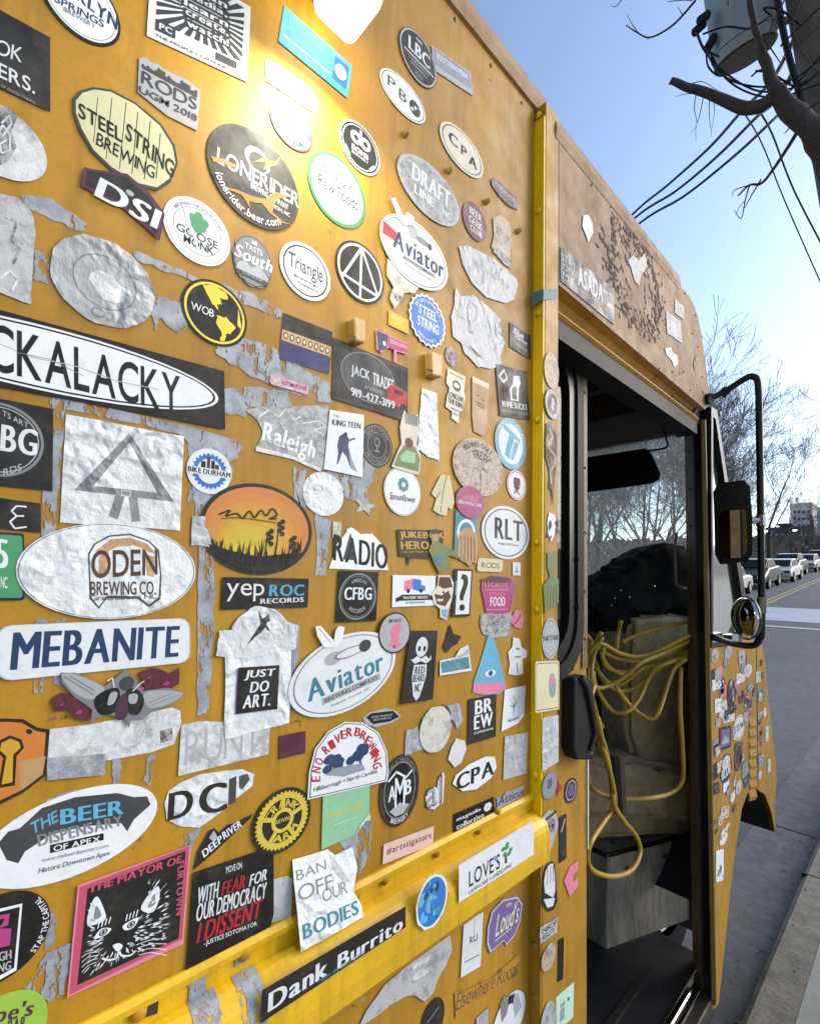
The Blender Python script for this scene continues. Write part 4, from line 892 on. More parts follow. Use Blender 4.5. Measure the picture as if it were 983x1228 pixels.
for k in range(30):
    a = 6.283*k/30; c0, s0 = math.cos(a-.06), math.sin(a-.06); c1, s1 = math.cos(a+.06), math.sin(a+.06)
    def cl(c, q): m = max(abs(c), abs(q)); return (c/m*.86, q/m*.72+.16)
    s.poly([(c0*.42, s0*.34+.16), cl(c0, s0), cl(c1, s1), (c1*.42, s1*.34+.16)], 'dg')
for k, tx in enumerate(('clean', 'media,', 'learn', 'create,', 'watch!')): 
    s.rect(-.50+.04*k, .56-.23*k, .52+.02*k, .76-.23*k, 'dg').t(tx, -.46+.04*k, .59-.23*k, .48+.02*k, .75-.23*k, 'w', .035)
s.t("THE PEOPLE'S CHANNEL", -.86, -.93, .6, -.86, 'dg').rect(-.86, -.78, -.5, -.52, 'dg').t('PC', -.8, -.72, -.56, -.58, 'w', .03).rect(.3, -.8, .75, -.62, 'dg').done()
s = S('sky blue banner sticker washed out by the lamp, top centre', Q_((340, 8), (421, 80), (333, 51)), 'rect', 'sky'); s.rect(-.95, .5, .95, .95, 'lb').rect(-.9, -.5, .4, -.42, 'w').rect(.48, -.6, .92, .75, 'blu').ell(.7, .1, .18, .4, 'w').t('SERVING NC', -.85, -.3, .35, .05, 'lb').t('FOOD', -.85, .2, .35, .8, 'lb', .03).done()
s = S('long tan sticker reading THE HATCHET with a red corner', Q_((318, 72), (376, 107), (317, 96)), [(318, 74), (324, 73), (372, 106), (380, 122), (377, 137), (366, 130), (318, 98)], 'lg', 'faded'); s.tq('THE', (322, 75), (338, 84), (322, 80), 'dg', .03).tq('HATCHET', (322, 84), (368, 113), (322, 98), 'dg', .04).ell(.86, -.45, .16, .62, 'red').t('h', .8, -.8, .92, -.1, 'w').done()
s = S('pale sticker with a dark city skyline above RODS UGM 2018', Q_((167, 68), (240, 108), (164, 112)), [(166.6, 71), (175, 70), (180, 76), (188, 78), (196, 84), (208, 90), (222, 96), (232, 104), (240, 110), (236, 158), (200, 140), (165, 112)], 'lg', 'print')
rnd = random.Random(4)
for k in range(22): h_ = rnd.uniform(.1, .5); u = -.92+k*.083; s.rect(u, .38, u+.075, .48+h_*.85, 'dg')
s.tq('RODS', (170, 86), (236, 120), (169, 101), 'dg', .0).tq('UGM 2018', (167, 104), (236, 140), (166, 112), 'dg', .02).done()
s = S('cream guitar-pick sticker reading STEEL STRING BREWING', E_(87, 106, 213, 230), [(88, 120), (97, 110), (112, 106), (133, 109), (163, 125), (193, 150), (209, 175), (213, 198), (204, 220), (188, 230), (165, 225), (132, 205), (110, 184), (95, 158), (88, 137)], 'dg')
s.pp([(91, 122), (99, 113), (113, 109), (133, 112), (162, 127), (191, 152), (206, 176), (210, 197), (202, 216), (188, 226), (166, 221), (134, 202), (112, 181), (98, 156), (91, 137)], 'cream')
for a, b, c, d in ((117, 119, 112, 172), (134, 119, 127, 192), (151, 125, 143, 204), (165, 136, 158, 210), (180, 147, 173, 216), (192, 162, 187, 215)): s.pl([(a, b), (c, d)], .007, 'dg')
s.tq('STEEL', (94, 124), (146, 156), (94, 142), 'k', .02).tq('STRING', (152, 148), (209, 196), (150, 168), 'k', .02).tq('BREWING', (117, 160), (186, 202), (115, 175), 'k', .0).done()
s = S('large torn black round sticker reading LONERIDER', E_(250, 150, 362, 281), CIR, 'k', edge='dg'); s.ring(.97, .955, 'dg').ell(.02, .42, .28, .26, 'lg').ell(.04, .38, .2, .2, 'k').tq('LONERIDER', (260, 177), (358, 234), (259, 196), 'w', .02).t('BREWING COMPANY', -.1, -.27, .75, -.14, 'w').t('RALEIGH, NC', .2, -.42, .8, -.32, 'w').arc('lonerider.beer.com', .74, 205, 312, .17, 'w')
for P in ([(252, 188), (268, 192), (284, 200), (282, 204), (266, 197), (254, 194)], [(266, 224), (282, 228), (300, 236), (318, 240), (330, 232), (345, 236), (330, 240), (326, 256), (338, 266), (354, 272), (336, 268), (322, 256), (312, 244), (298, 243), (300, 252), (288, 234), (270, 228)], [(300, 196), (314, 190), (330, 196), (338, 186), (330, 200), (314, 204), (318, 196)]): s.poly(rough([s.f.inv(*q) for q in P], .015, 7, 2), 'mus')
s.done()
s = S('worn white blob sticker at the left edge with a black script emblem', E_(-62, 118, 62, 222, -14), CIR, 'w', 'faded'); s.pp([(-10, 132), (12, 130), (21, 142), (14, 160), (20, 178), (10, 196), (-10, 204)], 'k'); s.pl([(2, 150), (12, 140), (14, 150), (4, 165), (-2, 160), (4, 152), (12, 165), (12, 182), (2, 186), (0, 175), (8, 170)], .022, 'w').done()
s = S('black and pink angular banner sticker with white letters DSI', Q_((100, 198), (197, 250), (97, 228)), [(101, 202), (112, 205), (152, 210), (166, 222), (178, 232), (197, 258), (191, 290), (176, 276), (148, 252), (97, 225)], 'plum', 'print', 1, 'pink'); s.pp([(104, 206), (114, 208), (151, 214), (164, 226), (176, 236), (191, 259), (187, 282), (176, 270), (148, 247), (102, 223)], 'k').tq('DSI', (120, 214), (194, 256), (112, 236), 'w', .05).ell(.1, .62, .1, .22, 'lg').done()
s = S('round white sticker with a green hop cone, reading GOOSE MONK', E_(196, 236, 278, 322), CIR, 'w'); s.ring(.93, .90, 'lg').ring(.72, .70, 'g').t('GOOSE', -.62, -.26, .62, -.02, 'dg', .02).t('MONK', -.4, -.52, .5, -.28, 'k', .02)
for a, b in ((0, .5), (-.18, .36), (.18, .36), (0, .3), (-.1, .16), (.12, .18), (0, .08)): s.ell(a, b, .13, .13, 'grn')
s.poly(rough([(-.5, .62), (-.3, .5), (-.2, .1), (-.02, -.3), (.05, -.75), (-.1, -.3), (-.35, .1)], .03, 3, 2), 'w').arc('BREWING THE GOOD STUFF', .76, 150, 30, .1, 'g').done()
s = S('dark grey round sticker reading TASTE of the South', E_(279, 282, 327, 347), rough(EL, .03, 9, 1), 'g'); s.ring(.97, .93, 'dg').rect(-.8, -.75, .8, -.3, 'dg').poly([(-.8, -.35), (-.4, -.1), (-.1, -.3), (.3, -.05), (.8, -.4), (.8, -.55), (-.8, -.55)], 'lg').t('TASTE', -.45, .38, .45, .6, 'w', .02).t('South', -.95, -.12, 1.0, .38, 'w', .045, .25).poly([(-.12, .68), (-.1, .85), (0, .75), (.1, .88), (.14, .68)], 'w').t('CAROLINA', -.5, -.66, .5, -.56, 'lg').done()
s = S('round white sticker with a black ring reading Triangle', E_(335, 290, 397, 363), CIR, 'w'); s.ring(.88, .83, 'k').t('Triangle', -.68, -.28, .68, .42, 'k', .0).t('Brewing', -.45, -.42, .4, -.28, 'dg').t('Company', -.3, -.6, .5, -.47, 'dg').done()
s = S('black round sticker with a white letter-A triangle emblem', E_(402, 289, 461, 367), CIR, 'k', edge='dg'); s.ring(.92, .84, 'w').line([(0, .84), (0, -.84)], .045, 'w').line([(0, .86), (-.72, -.45)], .045, 'w').line([(0, .86), (.72, -.45)], .045, 'w').line([(-.76, -.36), (.7, -.50)], .045, 'w').done()
s = S('round mint-green and white sticker reading Triangle Raw Foods', E_(369, 182, 440, 277), CIR, 'grn', edge='k'); s.ell(0, 0, .9, .9, 'mint').ell(.02, .02, .76, .76, 'w').t('Triangle', -.55, .15, .52, .48, 'k', 0).t('Raw Foods', -.66, -.22, .7, .12, 'k', 0).line([(-.3, -.3), (-.1, -.5), (.1, -.35), (.3, -.55)], .01, 'grn').line([(-.3, .6), (-.1, .52), (.2, .66)], .01, 'grn').done()
s = S('small plum and blue ring sticker reading FUZZY BRAIN TRIVIA', E_(323, 120, 376, 185), CIR, 'plum'); s.poly([(math.cos(R(a))*.92, math.sin(R(a))*.92) for a in range(190, 351, 8)]+[(.45, .0), (-.45, 0)], 'lb').ell(0, 0, .46, .46, 'w').ell(0, 0, .36, .2, 'ow').arc('FUZZY BRAIN', .54, 178, 10, .3, 'pink', .03).arc('TRIVIA', .56, 222, 318, .28, 'k', .03).done()
s = S('black round sticker with white db monogram', E_(406, 144, 456, 213), CIR, 'k', edge='w'); s.ring(1, .93, 'w').ring(.86, .82, 'w').ell(-.22, .3, .26, .26, 'w').ell(-.22, .3, .12, .12, 'k').ell(.24, .3, .26, .26, 'w').ell(.24, .3, .12, .12, 'k').rect(-.06, .1, .04, .74, 'w').rect(-.02, .1, .06, .7, 'w').t('BOMB', -.4, -.3, .4, -.08, 'w', .04).t('BREWERY', -.4, -.45, .4, -.36, 'w').poly([(.5, -.7), (.75, -.4), (.68, -.3), (.45, -.6)], 'w').poly([(-.5, -.7), (-.75, -.4), (-.68, -.3), (-.45, -.6)], 'w').done()
# ---------------- left, middle height
s = S('torn grey speckled sticker at the left edge under the white blob', E_(-60, 235, 44, 366), [(-40, 225), (22, 238), (40, 260), (43, 285), (38, 340), (37, 366), (0, 352), (-40, 335)], 'lg', 'faded', rag=.02); s.pl([(5, 262), (20, 268), (14, 290), (24, 300), (16, 318)], .02, 'dg').pl([(0, 335), (12, 326), (22, 336), (14, 350)], .02, 'w').done()
s = S('crumpled silver round sticker with a torn white middle', E_(63, 283, 190, 397), rough(EL, .02, 5, 1), 'lg', 'crinkle', edge='w'); s.ring(.96, .93, 'lg').ring(.62, .59, 'g').poly(rough([(-.3, -.1), (-.2, .25), (.15, .2), (.4, .0), (.42, -.3), (.2, -.42), (-.1, -.35)], .04, 8, 3), 'w').ell(-.1, -.75, .14, .12, 'g').ell(-.1, -.75, .09, .07, 'lg').done()
s = S('black globe sticker with yellow continents and WOB', E_(218, 335, 298, 418), CIR, 'k', edge='dg'); s.ring(.92, .85, 'yel')
s.poly(rough([(-.45, .72), (-.1, .85), (.25, .8), (.35, .6), (.1, .52), (.2, .35), (0, .3), (.08, .12), (-.12, .25), (-.3, .5)], .03, 2, 3), 'yel').poly(rough([(.05, -.05), (.35, 0), (.62, -.2), (.5, -.45), (.35, -.5), (.3, -.8), (.18, -.82), (.2, -.5), (.02, -.3)], .03, 3, 3), 'yel').poly(rough([(.7, .45), (.78, .1), (.8, -.2), (.7, -.1)], .02, 4, 2), 'yel').t('WOB', -.72, -.16, -.05, .08, 'w', 0).done()
s = S('wide black bumper sticker with white oval ending in KALACKY', Q_((-150, 332), (268, 446), (-150, 436)), 'rect', 'k', 'print', 1)
fK = s.f; cxk = fK.inv(264, 487)[0]; 
s.poly([(-.12+a*(cxk+.10), b*.90) for a, b in EL], 'w').poly([(-.12+a*(cxk+.075), b*.84) for a, b in EL], 'k').poly([(-.12+a*(cxk+.055), b*.79) for a, b in EL], 'w'); s.tq('CKALACKY', (-16, 386), (215, 452), (-16, 444), 'k', .015)
s.pl([(-10, 410), (40, 430), (90, 440), (140, 458), (190, 468)], .012, 'lg').pl([(20, 424), (60, 432), (100, 452)], .008, 'g').done()
s = S('black square records sticker at the left edge with BG in a grey ring', Q_((-60, 467), (64, 491), (-62, 577)), 'rect', 'k'); f2 = E_(-58, 482, 56, 573)
def sub(s, f2, ru, rv, col, P=EL, du=0, dv=0): return s.poly([s_inv(s, f2.p(du+a*ru, dv+b*rv)) for a, b in P], col)
def s_inv(s, p): a = p[1]-s.f.c[0]; b = p[2]-s.f.c[1]; return ((a*s.f.W[1]-b*s.f.W[0])/s.f.det, (b*s.f.U[0]-a*s.f.U[1])/s.f.det)
sub(s, f2, 1, 1, 'g'); sub(s, f2, .93, .93, 'k'); sub(s, f2, .89, .89, 'lg'); sub(s, f2, .86, .86, 'k'); s.tq('BG', (2, 509), (46, 517), (0, 541), 'w', .04).tq('RDS', (4, 563), (26, 556), (4, 572), 'lg').tq('TS ART', (3, 492), (34, 508), (3, 499), 'lg').done()
s = S('small black sticker at the left edge with a white epsilon', Q_((-40, 592), (49, 604), (-40, 630)), 'rect', 'k'); s.pl([(32, 608), (20, 607), (14, 613), (20, 619), (29, 619), (20, 619), (12, 626), (18, 634), (32, 632)], .05, 'w').done()
s = S('green rounded sticker with black outline and number 5 at the left edge', Q_((-30, 636), (29, 640), (-30, 720)), 'rr', 'k'); s.poly(rrect(.12, 1, .93), 'grn').poly(rrect(.12, 1, .93), 'teal').poly(rrect(.12, 1, .9), 'grn').tq('5', (-6, 645), (10, 648), (-6, 680), 'w', .03).tq('NC', (1, 691), (9, 692), (1, 705), 'w', .02).done()
s = S('white sheet sticker with a grey triangle road-sign emblem on two legs', Q_((79, 497), (220, 524), (72, 627)), 'rect', 'w', 'crinkle', rag=.006); s.pp([(155, 520), (89, 588), (208.5, 602)], 'g').pp([(155, 531), (112, 583), (188, 591)], 'w').pp([(139, 592), (150, 594), (141, 623), (130, 619)], 'g').pp([(154, 595), (164, 596), (168, 625), (158, 626)], 'g').pp([(145, 588), (157, 589), (156, 596), (145, 595)], 'w').pp([(146, 589), (156, 590), (155, 595), (146, 594)], 'g').done()
s = S('small round white sticker with a blue gear reading BIKE DURHAM', E_(224, 538, 278, 593), CIR, 'w')
s.poly([((.82 if k % 2 else .7)*math.cos(6.283*k/48), (.82 if k % 2 else .7)*math.sin(6.283*k/48)) for k in range(48)], 'blu').ell(0, 0, .55, .55, 'w').rect(-.4, .1, -.2, .4, 'k').rect(-.15, .1, .0, .62, 'dg').rect(.05, .1, .2, .5, 'k').rect(.22, .1, .4, .34, 'dg').rect(-1, -.2, 1, .12, 'w').t('BIKE DURHAM', -.95, -.15, .95, .08, 'k', .04).done()
s = S('large crinkled white oval sticker with brown ODEN brewing badge', E_(33, 628, 243, 742), CIR, 'w', 'crinkle', 1, 'w'); s.ring(.985, .97, 'g')
s.pp([(105, 664), (112, 652), (130, 642), (155, 640), (178, 648), (190, 660), (193, 690), (192, 718), (178, 728), (165, 718), (128, 717), (118, 730), (107, 718)], 'dg').pp([(107, 665), (114, 653), (131, 644), (155, 642), (177, 650), (188, 661), (191, 690), (189, 716), (178, 725), (165, 715), (128, 714), (118, 727), (109, 716)], 'w').pp([(115, 660), (132, 647), (155, 645), (176, 652), (186, 664), (178, 662), (160, 654), (140, 656), (124, 664)], 'tan')
s.pp([(118, 668), (130, 660), (126, 690), (118, 694)], 'tan').pp([(172, 664), (184, 668), (184, 692), (176, 690)], 'tan').tq('ODEN', (109, 660), (188, 658), (109, 694), 'brn', .02).tq('BREWING CO.', (108, 697), (186, 697), (108, 714), 'brn', .02).tq('Greensboro NC', (107, 714), (188, 712), (107, 720), 'dg', 0).done()
s = S('oval sunset sticker, black grasses against orange and yellow', E_(244, 580, 378, 690, 0), CIR, 'k', edge='w'); 
for k, c in enumerate(('ce7f3c', 'd0873a', 'd29038', 'd29a34', 'd2a432', 'd2ae34', 'd0b434')): COL['s%d' % k] = srgb(c); s.ell(-.06*k*.5, -.10*k*.6, .93-.10*k, .92-.105*k, 's%d' % k)
rnd = random.Random(2); s.poly([(math.cos(R(a))*.93, math.sin(R(a))*.92) for a in range(205, 336, 6)]+[(.5, -.5), (0, -.6), (-.5, -.5)], 'k')
for k in range(90):
    u = rnd.uniform(-.78, .78); b0 = -math.sqrt(max(0, .82-u*u))*.98; h_ = rnd.uniform(.15, .55)*(1.1-abs(u)*.5); s.poly([(u-.02, b0*.9), (u+.02, b0*.9), (u+rnd.uniform(-.1, .1), max(b0, -.75)+h_)], 'k')
for u, v in ((.38, .22), (.18, -.02), (.62, -.12)):
    s.line([(u-.03, v), (u-.1, -.75)], .012, 'k')
    for j in range(5): s.ell(u+(-.03 if j % 2 else .03), v-.07*j, .04, .055, 'k')
s.sl([(262, 617), (275, 612), (270, 619), (283, 616), (290, 622), (298, 613), (304, 621), (312, 612), (318, 619), (325, 610), (331, 618), (322, 622), (333, 622)], .018, 'k').sl([(265, 622), (285, 621), (310, 624), (335, 628)], .008, 'k').done()
S('small torn silver scrap left of the sunset oval', E_(228, 617, 257, 656), [(230, 619), (246, 620), (244, 630), (252, 642), (254, 656), (229, 654)], 'sil', 'crinkle', 0, rag=.04).done()
s = S('black rectangle sticker reading yep ROC RECORDS', Q_((266, 692), (369, 694), (264, 731)), 'rect', 'k', lv=1); s.tq('yep', (271, 699), (316, 700), (270, 721), 'w', .0).tq('ROC', (322, 701), (364, 701), (321, 715), 'lb', .05).tq('RECORDS', (311, 718), (363, 716), (311, 724), 'w', .03).done()
s = S('white bumper sticker reading MEBANITE in navy capitals', Q_((-4, 750), (227, 740.7), (-4, 817)), 'rr', 'w', lv=1); s.border(.995, .985, 'lg').tq('MEBANITE', (14, 758), (215, 750), (12, 803), 'nav', .05, .06).done()
s = S('grey etched bee sticker with spread wings over plum flowers', E_(70, 803, 222, 872), [(72, 806), (90, 806), (125, 822), (138, 812), (150, 802), (160, 812), (170, 828), (200, 824), (221, 830), (205, 844), (182, 852), (172, 860), (156, 862), (154, 872), (148, 860), (130, 856), (114, 860), (108, 868), (110, 850), (88, 834), (74, 818)], 'g', lv=2)
s.sp([(74, 808), (90, 808), (124, 824), (112, 838), (92, 832), (78, 818)], 'lg').sp([(172, 830), (200, 827), (218, 831), (204, 842), (178, 848)], 'lg').ell(-.1+.15, .55, .12, .26, 'dg').sp([(112, 838), (128, 826), (142, 826), (140, 850), (120, 856)], 'k').sp([(150, 828), (164, 826), (172, 840), (164, 856), (152, 852)], 'k').sp([(132, 830), (140, 830), (136, 842), (128, 844)], 'lg').sp([(154, 832), (164, 832), (162, 842), (154, 842)], 'lg').sp([(138, 844), (150, 830), (152, 856), (140, 862)], 'plum')
for a in ([(76, 810), (112, 832)], [(84, 810), (114, 828)], [(178, 846), (214, 832)], [(178, 842), (206, 830)]): s.pl(a, .012, 'g')
s.pl([(128, 816), (134, 812), (136, 824)], .02, 'w').pl([(158, 828), (168, 818), (172, 816)], .02, 'w').done()
for lab, P, lv in (('plum flower cluster sticker left of the bee', [(62, 838), (72, 830), (84, 832), (90, 842), (106, 836), (110, 852), (104, 864), (88, 860), (82, 850), (66, 852)], 1), ('plum flower cluster sticker right of the bee', [(166, 806), (180, 800), (192, 802), (202, 808), (214, 800), (214, 820), (200, 826), (176, 828), (170, 818)], 1)):
    s = S(lab, E_(P[0][0], 800 if lv and P[0][0] > 100 else 830, P[0][0]+48, 828 if P[0][0] > 100 else 864), P, 'win', 'print', lv, rag=.03); s.blots(('plum', 'mag', 'win', 'brn'), 16, 3, .3).done()
s = S('long white blank sticker with rounded right end below the bee', Q_((58, 874), (217, 846), (58, 920)), [(60, 874), (110, 868), (206, 848), (216, 852), (217, 868), (208, 892), (180, 902), (125, 912), (56, 920)], 'w', 'faded', 0, 'w'); s.pp([(191, 876), (206, 872), (207, 886), (192, 891)], 'brn').done()
s = S('grey tape scrap laid over the long white sticker', Q_((57, 908), (126, 903), (57, 935)), 'rect', 'gb', 'faded', 1, rag=.03); s.done()
s = S('orange padlock sticker with keyhole and black outline at the left edge', Q_((-40, 860), (58, 870), (-40, 965)), [(-40, 862), (8, 861), (28, 862), (45, 872), (59, 874), (54, 930), (28, 950), (-4, 966), (-40, 968)], 'k'); s.pp([(-40, 866), (8, 865), (26, 866), (43, 876), (55, 878), (51, 928), (27, 946), (-4, 961), (-40, 964)], 'org').pp([(22, 912), (55, 906), (51, 928), (27, 946), (24, 938)], 'tan').pp([(-4, 900), (-2, 888), (12, 881), (26, 886), (29, 896), (20, 906), (18, 941), (-2, 944), (4, 908)], 'k').pp([(0, 899), (2, 890), (13, 885), (23, 889), (25, 896), (16, 904), (15, 937), (2, 940), (8, 906)], 'gold').ell(.5, .82, .08, .06, 'k').done()
s = S('faded white rectangle sticker with ghost outline of large letters', Q_((217, 869), (324, 862), (213, 930)), [(217, 869), (240, 864), (323, 868), (321, 904), (213, 930)], 'w', 'faded'); s.tq('RUNT', (222, 876), (312, 866), (220, 918), 'lg', .0).done()
s = S('white torn sheet behind the black square reading JUST DO ART', Q_((268, 782), (349, 776), (268, 886)), [(269, 786), (300, 780), (348, 778), (346, 866), (300, 878), (268, 886)], 'w', 'crinkle', 1, rag=.02); s.done()
s = S('torn white sticker scrap with a black silhouette of a leaping figure', E_(258, 725, 356, 790), [(262, 756), (276, 755), (284, 740), (304, 726), (328, 730), (344, 745), (356, 750), (353, 778), (340, 780), (300, 790), (272, 788), (258, 786)], 'w', 'crinkle', 2, rag=.015)
s.pp([(308, 731), (313, 742), (318, 738), (321, 736), (321, 742), (318, 748), (322, 756), (324, 758), (320, 756), (316, 752), (312, 758), (306, 762), (294, 774), (304, 758), (308, 752), (311, 747)], 'k').ell(.27, .42, .035, .07, 'k').done()
s = S('black square sticker with white letters JUST DO ART', Q_((284, 800), (333, 797), (281, 855.5)), 'rect', 'k', lv=3); s.t('JUST', -.72, .42, .82, .86, 'w', .055, .15).t('DO', -.42, -.14, .52, .34, 'w', .055, .15).t('ART.', -.72, -.8, .62, -.24, 'w', .055, .15).done()
# ---------------- centre
s = S('black square records sticker reading CFBG in a grey ring', Q_((405, 684), (452.6, 686), (401, 746.5)), 'rect', 'k', lv=1); s.ring(.93, .86, 'g').ring(.82, .80, 'g').t('CFBG', -.68, -.14, .7, .36, 'w', .03).arc('RECORDS', .5, 230, 310, .16, 'lg').arc('AMERICAN', .58, 125, 55, .14, 'lg').done()
s = S('torn white trapezoid sticker with tall black letters RADIO', E_(394, 632, 464, 684), [(394, 682), (402, 655), (413, 640), (420, 632), (432, 641), (445, 640), (456, 652), (465, 684)], 'w', 'print', 0, rag=.015)
s.tq('RADIO', (399, 640), (464, 654), (398, 672), 'k', .035).pp([(415, 634), (424, 634), (423, 674), (410, 672)], 'w').pp([(419, 638), (427, 672), (410, 671)], 'dg').done()
s = S('white sticker with a guitarist drawing reading THE KING TEEN', Q_((394, 492), (436, 499), (387, 563)), [(394, 492), (435, 498), (433, 573), (416, 569), (387, 563)], 'w', 'print', 1); s.t('THE', -.8, .78, -.5, .86, 'k', .02).t('KING TEEN', -.82, .5, .8, .7, 'k', .03).pp([(405, 524), (411, 520), (417, 526), (416, 536), (420, 550), (418, 560), (414, 548), (409, 542), (404, 556), (402, 558), (404, 544), (403, 534)], 'nav').ell(-.02, .22, .1, .1, 'k').pl([(404, 534), (424, 526)], .03, 'brn').pp([(416, 540), (424, 560), (427, 566), (419, 562)], 'gb').done()
s = S('torn grey concrete-coloured sticker with white script Raleigh', Q_((294, 489), (394, 486), (306, 540)), [(294, 492), (310, 488), (345, 488), (393, 486), (392, 557), (383, 566), (350, 548), (306, 538), (316, 520), (308, 504)], 'g', 'faded', 0, 'w', rag=.012)
s.tq('Raleigh', (314, 505), (378, 530), (312, 535), 'w', .03, .2).pl([(310, 500), (322, 492), (334, 500), (342, 490), (352, 504), (360, 500)], .05, 'w').pl([(362, 508), (382, 505), (390, 512), (376, 516), (388, 522)], .03, 'w').tq('RALEIGH & COMPANY', (322, 527), (362, 536), (322, 531), 'lg').pp([(306, 536), (350, 547), (383, 562), (383, 566), (350, 551), (306, 541)], 'w').done()
s = S('dark business sticker reading JACK TRADES 919-427-3199 with a red truck', Q_((398, 405), (488, 442), (397, 479)), 'rect', 'k', edge='win'); s.rect(-.98, .86, .98, .95, 'brn').ell(-.08, .1, .72, .84, 'g').ell(-.08, .1, .70, .80, 'dg').t('JACK', -.55, -.06, -.08, .36, 'w', .04).t('TRADES', .0, -.06, .58, .36, 'w', .04).t('BY GORDON', -.2, -.3, .28, -.18, 'lg').t('919-427-3199', -.55, -.68, .62, -.40, 'w', .03).poly(rough([(.42, -.5), (.4, .0), (.6, .2), (.95, .1), (.96, -.45), (.7, -.55)], .03, 3, 2), 'red').ell(.55, -.5, .08, .1, 'k').ell(.86, -.48, .08, .1, 'k').rect(.6, -.1, .85, .05, 'k').rect(-.98, -.95, .98, -.9, 'brn').done()
s = S('black and navy striped banner with a pale lace band', Q_((339, 375.5), (398, 398.5), (334, 430)), 'rect', 'nav', edge='w'); COL['dnav'] = srgb('2a2a5c'); s.rect(-.98, -.98, .98, -.2, 'dnav').rect(-.98, .28, .98, .98, 'k').rect(-.98, -.2, .98, .28, 'tan')
for k in range(8): s.ell(-.84+.24*k, .04, .085, .15, 'dg').ell(-.84+.24*k, .04, .05, .09, 'cream')
s.done()
s = S('tiny pink label reading AUTUMN POWER with a heart', Q_((323, 449), (369, 463), (322, 461)), 'rr', 'pink', 'faded', 1); s.t('AUTUMN POWER', -.4, -.4, .9, .5, 'win', .02).ell(-.7, 0, .2, .7, 'red').ell(-.7, 0, .12, .4, 'ow').done()
# ---------------- upper right of the wall
s = S('dark oval sticker with tall white letters LBC', E_(478, 33, 524, 109), CIR, 'k', edge='lg'); s.ring(.97, .90, 'lg').ring(.90, .87, 'k').t('LBC', -.55, -.02, .6, .52, 'w', .04).rect(-.75, -.18, .8, -.13, 'w').t('LYNNWOOD', -.5, -.36, .55, -.25, 'lg').t('BREWING', -.4, -.52, .45, -.42, 'lg').t('NC', -.15, -.76, .2, -.66, 'lg').ell(0, .7, .18, .06, 'lg').done()
s = S('slate blue rectangle sticker reading SOUTHERN PEAK', Q_((516, 54.5), (563, 88), (520, 85)), 'rect', 'lg'); s.rect(-.92, -.45, .92, .88, 'nav').rect(-.9, -.43, .9, .85, 'gb').t('SOUTHERN PEAK', -.8, .15, .82, .65, 'w', .02).t('BREWING', -.25, -.2, .3, .0, 'lg').done()
s = S('white oval sticker reading PBO, its O a black globe', E_(455, 83, 511, 151), CIR, 'w', edge='w'); s.ring(.93, .90, 'dg').t('P', -.68, -.14, -.36, .42, 'k', .0).t('B', -.2, -.28, .12, .28, 'k', .0).ell(.5, -.08, .25, .42, 'k').blots(('w',), 8, 4, .09, (.35, -.3, .65, .2)).done()
s = S('upper white oval sticker reading CPA, right of PBO', E_(527, 147, 580, 216), CIR, 'ow', edge='w'); s.ring(.90, .86, 'dg').t('C', -.62, -.15, -.2, .38, 'k', .04).t('P', -.08, -.22, .2, .28, 'k', .04).t('A', .28, -.34, .68, .16, 'k', .04).done()
s = S('mottled grey oval sticker reading Draft Line', E_(477, 186, 553, 275), CIR, 'g', 'faded', edge='dg'); s.ring(.97, .92, 'lg').t('DRAFT', -.58, -.05, .66, .55, 'w', .05, .1).t('LINE', -.5, -.5, .12, -.18, 'w', .04).t('NC', .4, -.5, .7, -.25, 'w', .02).done()
s = S('small dark slanted label right of the CPA oval', E_(588, 215, 621, 252), rough(EL, .05, 3, 1), 'dg', 'print'); s.t('TOURIST', -.8, .05, .7, .4, 'lg', .02).t('HOME', -.3, -.4, .9, -.05, 'g', .02).done()
s = S('crimson round sticker reading BEER GEEK in blocks', E_(554, 242, 583, 291), CIR, 'win'); s.t('BEER', -.45, .25, .55, .65, 'w', .04).t('GEEK', -.5, -.25, .6, .15, 'w', .04).t('CLUB', -.4, -.65, .6, -.33, 'w', .03).done()
s = S('brown sugar-skull sticker beside the corner strip', E_(588, 257, 614, 326), [(590, 262), (600, 258), (610, 268), (613, 285), (610, 298), (612, 322), (604, 318), (594, 306), (588, 296), (591, 284)], 'tan', 'faded', 0, 'brn'); s.ell(-.35, .3, .25, .17, 'brn').ell(.4, .22, .25, .17, 'brn').ell(0, -.02, .1, .09, 'brn').rect(-.4, -.32, .5, -.2, 'ow').rect(-.8, -.62, .9, -.38, 'win').done()
s = S('upper Aviator brewing sticker, white oval with a plane and red flash', E_(456, 259, 538, 352), EL[:12]+EL[12:], 'w', lv=2)
s.ring(.93, .90, 'g').poly([(-.93, .35), (-.93, -.05), (-.6, -.05), (-.55, .25)], 'red').t('Aviator', -.66, -.25, .86, .32, 'nav', .04, .05).rect(-.4, -.42, .6, -.3, 'lg').t('BREWING COMPANY', -.36, -.41, .55, -.31, 'dg').t('Fuquay-Varina NC', -.3, -.58, .5, -.5, 'g').ell(-.1, .62, .16, .2, 'lg').ell(.18, .52, .2, .1, 'g').ell(.4, .3+.2, .06, .1, 'k').done()
s = S('white propeller shape rising from the upper Aviator oval', E_(466, 238, 496, 272), [(467, 240), (471, 239), (482, 262), (486, 256), (494, 262), (494, 272), (482, 272), (474, 262)], 'w', lv=3); s.done()
s = S('torn tan scrap under the upper Aviator oval', E_(462, 312, 502, 373), [(463, 312), (478, 318), (500, 346), (496, 352), (484, 352), (478, 362), (472, 372), (466, 358), (470, 345), (462, 330)], 'ow', 'faded', 1, rag=.03); s.pp([(467, 349), (478, 355), (484, 361), (474, 362)], 'brn').done()
